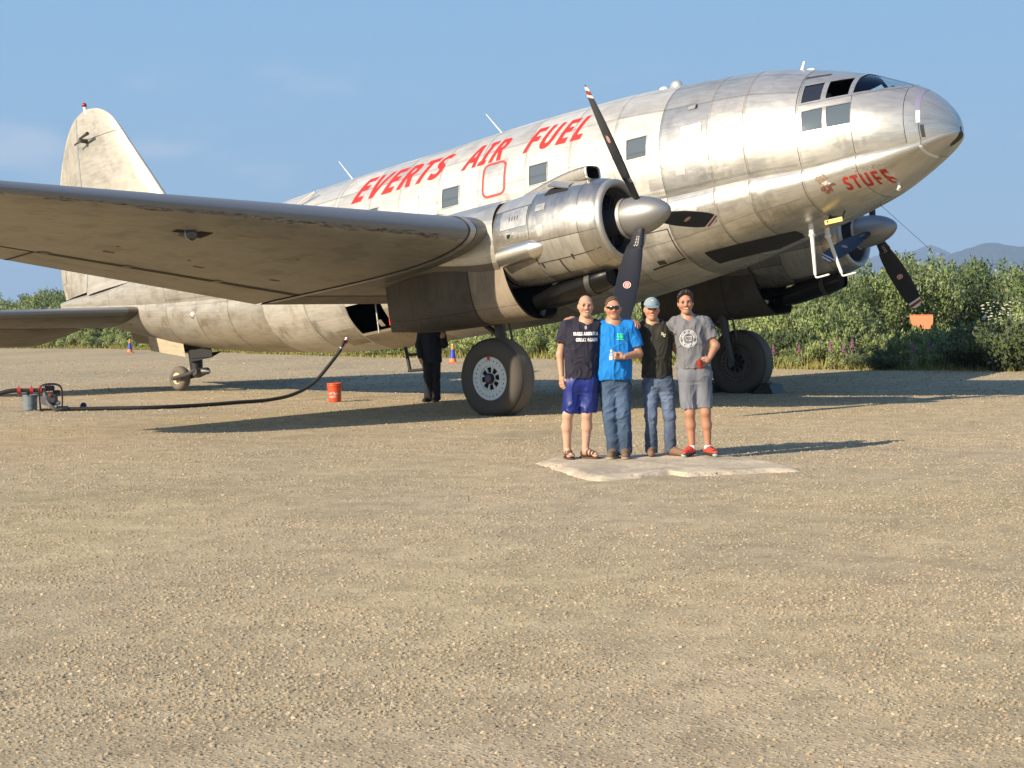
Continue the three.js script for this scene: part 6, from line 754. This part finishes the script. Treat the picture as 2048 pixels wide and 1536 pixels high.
{ // petrol pump in a tube frame with hoses
  const x = -8.44, z = -30.75, o = thing('fuel_pump', 'black pump in a tube frame with red hose couplings on its left', 'pump', [x, gh(x, z), z], 0.25);
  const hoop = (zz) => { const c = [[-0.19, 0.0], [-0.2, 0.25], [-0.19, 0.42], [-0.12, 0.47], [0.1, 0.47], [0.18, 0.42], [0.2, 0.25], [0.19, 0.0]].map(([a, b]) => new V3(a, b + 0.015, zz)); return tube(c, 0.013, 60, 8); };
  part('frame', [hoop(0.16), hoop(-0.16), ...[[-0.19, 0.02], [0.19, 0.02], [-0.12, 0.485], [0.1, 0.485]].map(([a, b]) => rod(new V3(a, b, -0.16), new V3(a, b, 0.16), 0.012)), ...[-0.16, 0.16].map((q) => rod(new V3(-0.19, 0.03, q), new V3(0.19, 0.03, q), 0.012))], frameMat, o);
  const cylz = (r, d, p, n = 28) => { const g = new THREE.CylinderGeometry(r, r, d, n); g.rotateX(Math.PI / 2); g.translate(...p); return g; };
  part('engine_block', [rbox(0.2, 0.2, 0.2, 0.02, [0.02, 0.2, -0.02]), rbox(0.13, 0.1, 0.16, 0.02, [0.1, 0.33, -0.03])], mat('engine_black', 0.018, 0.018, 0.02, 0.5), o); part('fuel_tank', rbox(0.2, 0.1, 0.22, 0.04, [-0.03, 0.42, 0]), frameMat, o); part('tank_cap', (() => { const g = new THREE.CylinderGeometry(0.025, 0.025, 0.03, 16); g.translate(-0.03, 0.48, 0); return g; })(), redPlastic, o);
  part('recoil_cover', [cylz(0.1, 0.05, [0.02, 0.22, 0.11]), cylz(0.06, 0.03, [0.02, 0.22, 0.145])], mat('cover_grey', 0.06, 0.06, 0.06, 0.5), o); part('pump_housing', [cylz(0.09, 0.1, [-0.1, 0.2, 0.04]), rod(new V3(-0.1, 0.28, 0.04), new V3(-0.13, 0.4, 0.04), 0.035, 0.035, 14)], greyMetal, o);
  part('silencer', [rbox(0.1, 0.08, 0.12, 0.03, [0.12, 0.15, 0.08])], greyMetal, o); part('switch_box', rbox(0.04, 0.05, 0.03, 0.006, [-0.02, 0.3, 0.17]), redPlastic, o);
  part('inlet_fitting', [rod(new V3(-0.13, 0.39, 0.04), new V3(-0.52, 0.39, 0.04), 0.038, 0.038, 16), rod(new V3(-0.4, 0.38, 0.04), new V3(-0.4, 0.29, 0.04), 0.05, 0.012, 12)], mat('fitting_black', 0.02, 0.02, 0.02, 0.5), o);
  for (const a of [-0.19, -0.34, -0.56]) part('coupling', [rod(new V3(a + 0.035, 0.39, 0.04), new V3(a - 0.03, 0.39, 0.04), 0.056, 0.056, 16), rbox(0.02, 0.05, 0.03, 0.006, [a, 0.45, 0.04]), rbox(0.02, 0.05, 0.03, 0.006, [a, 0.33, 0.04])], redPlastic, o);
  part('outlet_pipe', tube([new V3(-0.08, 0.2, 0.1), new V3(-0.02, 0.12, 0.24), new V3(0.1, 0.03, 0.27), new V3(0.22, 0.035, 0.2)], 0.034, 30, 12), mat('outlet_grey', 0.09, 0.09, 0.09, 0.6), o);
}
{ // hoses: one to the left out of sight, the long one up to the fuselage
  const a = thing('supply_hose', 'black hose curving from the red pump couplings out past the left edge', 'hose', [-9.0, gh(-9, -30.7), -30.6]); const off = new V3(9.0, -gh(-9, -30.7), 30.6), L = (x, z, h) => onG(x, z, h).add(off);
  part('hose_body', tube([L(-8.93, -30.6, 0.39), L(-9.1, -30.56, 0.39), L(-9.35, -30.5, 0.33), L(-9.7, -30.4, 0.18), L(-10.1, -30.3, 0.06), L(-10.6, -30.3, 0.04), L(-12, -30.6, 0.04)], 0.042, 60, 12), hoseMat, a);
  const end = W(-12.93, -0.86, -1.33), b = thing('fuel_hose', 'long black fuel hose lying on the gravel and rising to the belly of the aeroplane', 'hose', [-6, gh(-6, -31), -31]), o2 = new V3(6, -gh(-6, -31), 31), G = (x, z, h) => onG(x, z, h).add(o2), e = end.clone().add(o2);
  const pts = [G(-8.2, -30.62, 0.04), G(-7.9, -30.66, 0.038), G(-7.4, -30.72, 0.038), G(-6.6, -30.85, 0.038), G(-5.9, -31.4, 0.038), G(-5.3, -32.3, 0.04), G(-4.75, -33.0, 0.05), G(-4.35, -33.4, 0.13), G(-4.0, -33.65, 0.32), G(-3.68, -33.82, 0.68), G(-3.45, -33.95, 1.0), e.clone().add(new V3(-0.12, -0.16, 0.1))];
  part('hose_body', tube(pts, 0.036, 200, 12), hoseMat, b); const dir = e.clone().sub(pts[10]).normalize(), at = (t) => e.clone().addScaledVector(dir, t);
  part('coupling', rod(at(-0.26), at(-0.20), 0.055, 0.055, 14), redPlastic, b); part('nozzle', [rod(at(-0.40), at(-0.26), 0.04, 0.045, 14), rod(at(-0.2), at(0.02), 0.04, 0.05, 14), rod(at(-0.13), at(-0.09), 0.07, 0.07, 14), rod(at(-0.02), at(0.03), 0.075, 0.075, 16), rod(at(-0.1), at(-0.1).add(new V3(0.09, 0.05, 0.1)), 0.012, 0.01, 8)], mat('nozzle_metal', 0.62, 0.61, 0.58, 0.35, 0.9), b);
  part('cuff', rod(G(-8.3, -30.6, 0.045), G(-8.1, -30.63, 0.045), 0.055, 0.055, 14), frameMat, b);
}
{ // grey bucket under the couplings
  const x = -8.92, z = -31.1, o = thing('bucket', 'dull grey bucket under the red pump couplings at the left edge', 'bucket', [x, gh(x, z), z]); const prof = [[0.001, 0.003], [0.118, 0], [0.12, 0.01], [0.132, 0.27], [0.14, 0.272], [0.14, 0.29], [0.131, 0.292], [0.117, 0.02], [0.001, 0.014]].map(([r, y]) => new V2(r, y));
  part('bucket_wall', new THREE.LatheGeometry(prof, 44), mat('grey_plastic', 0.15, 0.19, 0.22, 0.6), o); part('handle', tube([new V3(-0.138, 0.27, 0), new V3(-0.12, 0.17, 0.1), new V3(0, 0.12, 0.155), new V3(0.12, 0.17, 0.1), new V3(0.138, 0.27, 0)], 0.003, 24, 6), greyMetal, o);
}
{ const x = -7.98, z = -31.25, o = thing('hose_cap', 'small black hose cap with a bright tongue on the gravel right of the pump', 'hose cap', [x, gh(x, z), z], 0.5); const g = new THREE.CylinderGeometry(0.055, 0.06, 0.07, 20); g.rotateX(1.0); g.translate(0, 0.06, 0); part('cap_body', g, frameMat, o); part('tongue', (() => { const q = new RoundedBoxGeometry(0.025, 0.012, 0.1, 1, 0.004); q.rotateX(0.3); q.translate(0.05, 0.03, 0.06); return q; })(), MM.plate, o); }
// traffic cones beyond the aeroplane
const coneThing = (x, z, label) => { const o = thing('traffic_cone', label, 'traffic cone', [x, gh(x, z), z]); part('cone_base', rbox(0.36, 0.035, 0.36, 0.012, [0, 0.018, 0]), mat('cone_orange', 0.66, 0.14, 0.05, 0.6), o); const c = (r0, r1, y0, y1) => { const g = new THREE.CylinderGeometry(r1, r0, y1 - y0, 28, 1, true); g.translate(0, (y0 + y1) / 2, 0); return g; }; part('cone_body', [c(0.13, 0.105, 0.035, 0.16), c(0.062, 0.035, 0.47, 0.62)], mat('cone_orange_b', 0.70, 0.22, 0.06, 0.6), o); part('cone_collar', c(0.105, 0.062, 0.16, 0.47), mat('cone_blue', 0.03, 0.06, 0.42, 0.5), o); const k = new THREE.SphereGeometry(0.036, 14, 8); k.translate(0, 0.62, 0); part('cone_tip', k, MM.yellow, o); return o; };
coneThing(-2.0, -57.2, 'orange traffic cone with blue collar seen between the dark legs and the main wheel'); coneThing(-18.6, -82.0, 'orange traffic cone with blue collar far off below the tailplane');
{ // chocks either side of the far main wheel
  const c = W(PL.xw, PL.T, PL.zw), f = new V3(Math.cos(PL.psi), 0, Math.sin(PL.psi));
  for (const [d, label] of [[0.56, 'black wedge chock in front of the far main wheel'], [-0.56, 'black wedge chock behind the far main wheel']]) { const s = Math.sign(d), o = thing('wheel_chock', label, 'wheel chock', [c.x + f.x * d, 0, c.z + f.z * d], -PL.psi); const sh = new THREE.Shape(); sh.moveTo(-0.16 * s, 0); sh.lineTo(0.3 * s, 0); sh.lineTo(0.22 * s, 0.16); sh.lineTo(0.06 * s, 0.19); sh.closePath(); const g = new THREE.ExtrudeGeometry(sh, { depth: 0.5, bevelEnabled: true, bevelSize: 0.01, bevelThickness: 0.01, bevelSegments: 1 }); g.translate(0, 0.012, -0.25); part('chock_block', g, frameMat, o); part('chock_handle', tube([new V3(0.1 * s, 0.17, -0.1), new V3(0.1 * s, 0.24, 0), new V3(0.1 * s, 0.17, 0.1)], 0.012, 16, 6), frameMat, o); }
}
{ // orange edge marker half sunk in the shrubs
  const x = 12.45, z = -51.1, o = thing('edge_marker', 'faded orange tent shaped runway marker half hidden in the shrubs on the right', 'marker', [x, gh(x, z), z], -0.25); const m = mat('marker_orange', 0.72, 0.20, 0.085, 0.7);
  for (const s of [1, -1]) part('marker_panel', surf((u, v) => new V3(lerp(-0.35 + 0.1 * (1 - v), 0.35, u), lerp(1.02, 1.42, v), s * lerp(0.2, 0.02, v)), 6, 4, {}), m, o); part('marker_ridge', rod(new V3(-0.34, 1.435, 0), new V3(0.34, 1.435, 0), 0.015, 0.015, 6), m, o); for (const a of [-0.25, 0.27]) part('post', rod(new V3(a, 0, 0), new V3(a, 1.42, 0), 0.022, 0.022, 8), MM.grey, o);
}

// ---------- thicket beyond the gravel ----------
{
  const R = rng(2024), edgeP = [[-48, -124], [-36, -108], [-30, -99.5], [-23, -94.5], [-14, -80], [-5.6, -66.5], [1.2, -60.8], [5, -52], [7.5, -46.9], [9.35, -45.9], [13.1, -43.1], [20, -40], [32, -36]];
  const seg = []; let len = 0; for (let i = 0; i < edgeP.length - 1; i++) { const [a, b] = edgeP[i], [c, d] = edgeP[i + 1], L = Math.hypot(c - a, d - b); seg.push([len, L, a, b, c, d]); len += L; }
  const along = (s, off) => { const q = seg.find((k) => s <= k[0] + k[1]) ?? seg.at(-1), t = clamp((s - q[0]) / q[1], 0, 1), nx = (q[5] - q[3]) / q[1], nz = -(q[4] - q[2]) / q[1]; const bx = lerp(q[2], q[4], t), bz = lerp(q[3], q[5], t); return [bx + lerp(0.35, nx, 0.4) * off, bz + lerp(-0.94, nz, 0.4) * off]; };
  const leafGeo = (n, lumps, size, upright, pal, seed) => {   // n leaves spread through the lumps, each a bent kite of two faces
    const r = rng(seed), pos = [], nor = [], col = [], d = new V3(), t = new V3(), nn = new V3(), c = new V3(), vol = lumps.map((l) => l[3] * l[4]), tot = vol.reduce((a, b) => a + b, 0);
    for (let i = 0; i < n; i++) {
      let q = r() * tot, k = 0; while (k < lumps.length - 1 && (q -= vol[k]) > 0) k++; const [lx, ly, lz, lr, lh, lt] = lumps[k];
      const th = r() * 6.2832, ph = Math.acos(2 * r() - 1), rr = Math.pow(r(), 0.42); nn.set(Math.sin(ph) * Math.cos(th), Math.cos(ph), Math.sin(ph) * Math.sin(th)); c.set(lx + nn.x * lr * rr, ly + nn.y * lh * rr, lz + nn.z * lr * rr); if (c.y < 0.02) c.y = 0.02 + r() * 0.2;
      d.set(r() - 0.5, (r() - 0.5) * 0.8 + upright, r() - 0.5).normalize(); t.set(r() - 0.5, r() - 0.5, r() - 0.5).cross(d).normalize(); const L = size * (0.6 + 0.8 * r()), w = L * (0.26 + 0.16 * r()), b = new V3().crossVectors(d, t).multiplyScalar(L * 0.12);
      const p0 = c.clone().addScaledVector(t, w), p1 = c.clone().addScaledVector(d, L).add(b), p2 = c.clone().addScaledVector(t, -w);
      let tri = [p0, p1, p2]; const nm = new V3().subVectors(p1, p0).cross(new V3().subVectors(p2, p0)).normalize(); if (nm.dot(nn) < 0) { nm.negate(); tri = [p0, p2, p1]; } for (const p of tri) pos.push(p.x, p.y, p.z); nm.multiplyScalar(0.55).addScaledVector(nn, 0.8); nm.y += 0.25; nm.normalize(); for (let j = 0; j < 3; j++) nor.push(nm.x, nm.y, nm.z);
      const pc = pal[(r() * pal.length) | 0], kk = (0.84 + 0.56 * r()) * lt; for (let j = 0; j < 3; j++) col.push(pc[0] * kk, pc[1] * kk, pc[2] * kk);
    }
    const g = new THREE.BufferGeometry(); g.setAttribute('position', new THREE.Float32BufferAttribute(pos, 3)); g.setAttribute('normal', new THREE.Float32BufferAttribute(nor, 3)); g.setAttribute('color', new THREE.Float32BufferAttribute(col, 3)); return g;
  };
  const leafM = mat('leaf', 1, 1, 1, 0.95, 0, { vertexColors: true, physical: true, transmission: 0.3, thickness: 0 }), bark = mat('bark', 0.09, 0.075, 0.055, 0.9);
  const PAL = { alder: [[0.085, 0.135, 0.03], [0.068, 0.115, 0.026], [0.115, 0.165, 0.042], [0.052, 0.09, 0.02]], willow: [[0.175, 0.23, 0.068], [0.145, 0.205, 0.06], [0.225, 0.265, 0.098], [0.115, 0.165, 0.045]], herb: [[0.215, 0.265, 0.08], [0.18, 0.24, 0.068], [0.275, 0.30, 0.115], [0.14, 0.195, 0.05]], dark: [[0.06, 0.095, 0.024], [0.05, 0.08, 0.02], [0.08, 0.11, 0.03]] };
  const makers = {};
  const proto = (key, h, w, nl, n, size, up, pal, seed, stems) => {
    const r = rng(seed), lumps = []; for (let i = 0; i < nl; i++) { const a = r() * 6.28, q = Math.sqrt(r()) * w * 0.36, y = h * (0.22 + 0.6 * r() * (1 - 0.35 * q / w)); lumps.push([Math.cos(a) * q, y, Math.sin(a) * q, w * (0.16 + 0.14 * r()), h * (0.13 + 0.12 * r()), 0.72 + 0.55 * r()]); }
    for (let i = 0; i < nl * 0.7; i++) { const a = r() * 6.28, q = w * 0.4 * Math.sqrt(r()); lumps.push([Math.cos(a) * q, h * (0.8 + 0.2 * r()), Math.sin(a) * q, w * 0.055, h * (0.08 + 0.07 * r()), 0.9 + 0.35 * r()]); }
    const st = []; for (let i = 0; i < stems; i++) { const a = r() * 6.28, q = w * 0.3 * r(); st.push(rod(new V3(Math.cos(a) * 0.08, 0, Math.sin(a) * 0.08), new V3(Math.cos(a) * q, h * (0.6 + 0.3 * r()), Math.sin(a) * q), 0.03, 0.008, 5)); }
    return { leaves: leafGeo(n, lumps, size, up, pal, seed + 1), stems: merge(st), h };
  };
  const P = { back: [0, 1, 2, 3].map((i) => proto('b', 3.4, 3.2, 24, 9500, 0.10, 0.6, i % 2 ? PAL.alder : PAL.willow, 300 + i * 7, 7)), mid: [0, 1, 2, 3].map((i) => proto('m', 2.0, 2.5, 20, 8600, 0.085, 0.8, i % 2 ? PAL.willow : PAL.herb, 400 + i * 7, 7)), low: [0, 1, 2, 3].map((i) => proto('l', 1.0, 1.6, 14, 4600, 0.07, 1.1, i === 3 ? PAL.dark : PAL.herb, 500 + i * 7, 6)), dark: [0].map(() => proto('d', 1.15, 2.6, 14, 6500, 0.08, 0.3, PAL.dark, 600, 6)) };
  const plant = (list, i, x, z, sc, name, label, cat, group) => { const p = list[i % list.length], key = name + i % list.length; let o = makers[key]; if (o) { o = o.clone(); o.name = numbered(name); o.children.forEach((c) => { c.name = numbered(c.name.replace(/_\d{3}$/, '')); }); scene.add(o); } else { o = thing(name, label, cat, [0, 0, 0], 0, group); part('foliage', p.leaves, leafM, o); part('stems', p.stems, bark, o); makers[key] = o; } o.position.set(x, gh(x, z) - 0.03, z); o.rotation.y = R() * 6.28; o.scale.set(sc * (0.9 + 0.25 * R()), sc * (0.88 + 0.3 * R()), sc * (0.9 + 0.25 * R())); tag(o, label, cat, group); return o; };
  let k = 0;
  const inView = (x, z, w = 4) => Math.abs(x) < -z * 0.315 + w;
  const clear = (x, z) => (x > 9.4 && x < 12.6 && z > -46.8) || (x > 10.6 && x < 13.6 && z > -52);   // the marker stands in a gap at the front
  for (let row = 0; row < 4; row++) for (let s = R() * 2; s < len; s += 2.0 + R() * 0.9) { const [x, z] = along(s, 6.5 + row * 3.6 + R() * 2.4); if (!inView(x, z) || clear(x, z)) continue; const hv = lerp(0.83, 0.72, smooth(x, -14, 2)) + 0.1 * smooth(x, 9, 13) + 0.2 * (noise3(x * 0.13, 2, z * 0.13) - 0.5) + row * 0.035; plant(P.back, k++, x, z, hv * (0.88 + 0.26 * R()), 'alder_shrub', 'tall leafy green shrub standing in the dense back part of the thicket beyond the gravel', 'shrub', 'tall shrubs at the back of the thicket'); }
  for (let row = 0; row < 2; row++) for (let s = R() * 2; s < len; s += 1.5 + R() * 0.6) { const [x, z] = along(s, 2.6 + row * 2.2 + R() * 1.6); if (!inView(x, z) || clear(x, z)) continue; plant(P.mid, (k++ * 3) >> 1, x, z, lerp(0.85, 0.68, smooth(x, -14, 2)) + 0.3 * R(), 'willow_shrub', 'yellow green willow like shrub in the middle of the thicket beyond the gravel', 'shrub', 'middle shrubs of the thicket'); }
  for (let row = 0; row < 2; row++) for (let s = R(); s < len; s += 1.0 + R() * 0.5) { const [x, z] = along(s, 0.5 + row * 1.0 + R() * 0.7); if (!inView(x, z)) continue; plant(P.low, (R() * 4) | 0, x, z, clear(x, z) ? 0.55 : 0.5 + 0.5 * R(), 'low_shrub', 'low leafy plant clump at the gravel edge in front of the thicket', 'low shrub', 'low plant clumps along the gravel edge'); }
  for (const [x, z, sc, l] of [[12.3, -44.2, 0.95, 'low rounded bush, shade put in its colour, at the right edge beyond the gravel'], [9.9, -45.6, 0.6, 'small leaved bush, shade put in its colour, below the orange marker at the gravel edge'], [13.5, -43.2, 1.1, 'broad bush, shade put in its colour, partly cut by the right picture edge']]) plant(P.dark, 0, x, z, sc, 'shade_painted_bush', l, 'bush');  // far wing shadow put into the leaf colour of these bushes
  for (let i = 0; i < 26; i++) { const x = 10.4 + 3.4 * R(), z = -46.4 - 4.2 * R(); plant(P.low, (R() * 3) | 0, x, z, 0.72 + 0.3 * R(), 'low_shrub', 'low leafy plant clump at the gravel edge in front of the thicket', 'low shrub', 'low plant clumps along the gravel edge'); }
  // grass fringe and weeds: uncountable
  { const bl = new THREE.BufferGeometry(); bl.setAttribute('position', new THREE.Float32BufferAttribute([-0.012, 0, 0, 0.012, 0, 0, 0.006, 0.6, 0.08, -0.012, 0, 0, 0.006, 0.6, 0.08, -0.004, 0.6, 0.08, -0.004, 0.6, 0.08, 0.006, 0.6, 0.08, 0.0, 1, 0.28], 3)); bl.computeVertexNormals();
    const L = [], M = new THREE.Matrix4(), Q = new THREE.Quaternion(), E = new THREE.Euler(), S = new V3(), T = new V3(); for (let i = 0; i < 60000; i++) { const s = R() * len, d = -0.35 + Math.pow(R(), 1.6) * 4.2 + 1.2 * (noise3(s * 0.5, 1, 1) - 0.5), [x, z] = along(s, d); if (!inView(x, z, 2) || d < -0.3 - 0.4 * noise3(s * 2, 3, 3)) continue; const h = (0.22 + 0.42 * R()) * smooth(d, -0.7, 1.2); if (h < 0.06) continue; E.set((R() - 0.5) * 0.6, R() * 6.28, (R() - 0.5) * 0.6); Q.setFromEuler(E); S.set(1.2 + R(), h, h); T.set(x, gh(x, z), z); M.compose(T, Q, S); L.push([M.clone(), R()]); }
    const im = new THREE.InstancedMesh(bl, mat('grass_blade', 1, 1, 1, 0.7), L.length), C = new THREE.Color(); L.forEach(([m, r], i) => { im.setMatrixAt(i, m); r < 0.3 ? im.setColorAt(i, C.setRGB(0.30, 0.23, 0.10)) : im.setColorAt(i, C.setRGB(0.13 + 0.12 * r, 0.17 + 0.08 * r, 0.045)); }); im.name = 'grass'; im.castShadow = im.receiveShadow = true; kind(im, 'stuff', 'green and straw coloured grass along the gravel edge', 'grass'); scene.add(im); }
  { const g = new THREE.IcosahedronGeometry(0.03, 0), L = [], M = new THREE.Matrix4(), S = new V3(); const add = (x, y, z, s) => { M.makeScale(s, s * 0.45, s).setPosition(x, y, z); L.push(M.clone()); };
    for (let i = 0; i < 120; i++) { const u = 1965 + 83 * R(), v = 600 + 55 * R(), D = 46 + R() * 1.5; add((u - 1024) / 3363 * D, 1.688 - (v - (621 - 0.0141 * (u - 1024))) / 3363 * D, -D, 0.8 + R()); } for (let i = 0; i < 170; i++) { const s = R() * len, [x, z] = along(s, 0.8 + R() * 3); if (inView(x, z, 2)) add(x, 0.55 + R() * 0.9, z, 0.6 + 0.7 * R()); }
    const im = new THREE.InstancedMesh(g, mat('white_petal', 0.62, 0.62, 0.45, 0.7), L.length); L.forEach((m, i) => im.setMatrixAt(i, m)); im.name = 'white_flowers'; im.castShadow = true; kind(im, 'stuff', 'small white flower heads scattered in the thicket', 'flowers'); scene.add(im); }
  // fireweed spikes
  { const r = rng(99), fl = [], lf = []; for (let i = 0; i < 46; i++) { const y = 0.72 + 0.4 * r(), a = r() * 6.28, q = 0.065 * (1.2 - y) / 0.5 + 0.02; const g = new THREE.IcosahedronGeometry(0.018, 0); g.translate(Math.cos(a) * q, y, Math.sin(a) * q); fl.push(g); } const leaves = leafGeo(60, [[0, 0.35, 0, 0.12, 0.32, 1]], 0.12, 0.3, PAL.herb, 71); let first = null;
    for (const [u, v, D, l] of [[1659, 690, 46.3, 'pink fireweed spike at the gravel edge, first to the right of the far wheel'], [1702, 686, 46.6, 'pink fireweed spike with the fullest flower head, right of the far wheel'], [1684, 704, 46.0, 'short pink fireweed spike between two taller ones'], [1855, 688, 45.2, 'pink fireweed spike alone below the orange marker'], [1545, 700, 47.6, 'faint pink fireweed spike just behind the far wheel'], [1596, 706, 47.2, 'pale pink fireweed spike low in the grass right of the far wheel'], [1965, 668, 45.5, 'pink fireweed spike farthest to the right'], [1822, 716, 44.9, 'small pink fireweed spike left of the shade painted bush']]) {
      const x = (u - 1024) / 3363 * D, top = 1.688 - (v - (621 - 0.0141 * (u - 1024))) / 3363 * D + 0.15; let o; if (first) { o = first.clone(); o.name = numbered('fireweed'); o.children.forEach((c) => { c.name = numbered(c.name.replace(/_\d{3}$/, '')); }); scene.add(o); tag(o, l, 'wildflower', 'pink fireweed spikes'); } else { o = first = thing('fireweed', l, 'wildflower', [0, 0, 0], 0, 'pink fireweed spikes'); part('stem', rod(new V3(0, 0, 0), new V3(0, 1.1, 0), 0.01, 0.005, 5), mat('stem_red', 0.12, 0.07, 0.04, 0.8), o); part('flowers', fl, mat('pink_petal', 0.40, 0.15, 0.30, 0.7), o); part('leaves', leaves, leafM, o); }
      o.position.set(x, 0, -D + 0.25); o.scale.setScalar(Math.max(0.6, top / 1.1)); } }
}

// ---------- render ----------
const renderer = new THREE.WebGLRenderer({ antialias: true });
renderer.toneMapping = THREE.LinearToneMapping;
renderer.toneMappingExposure = EXPOSURE;
renderer.shadowMap.enabled = true;
renderer.setSize(1024, 768);
renderer.render(scene, camera);
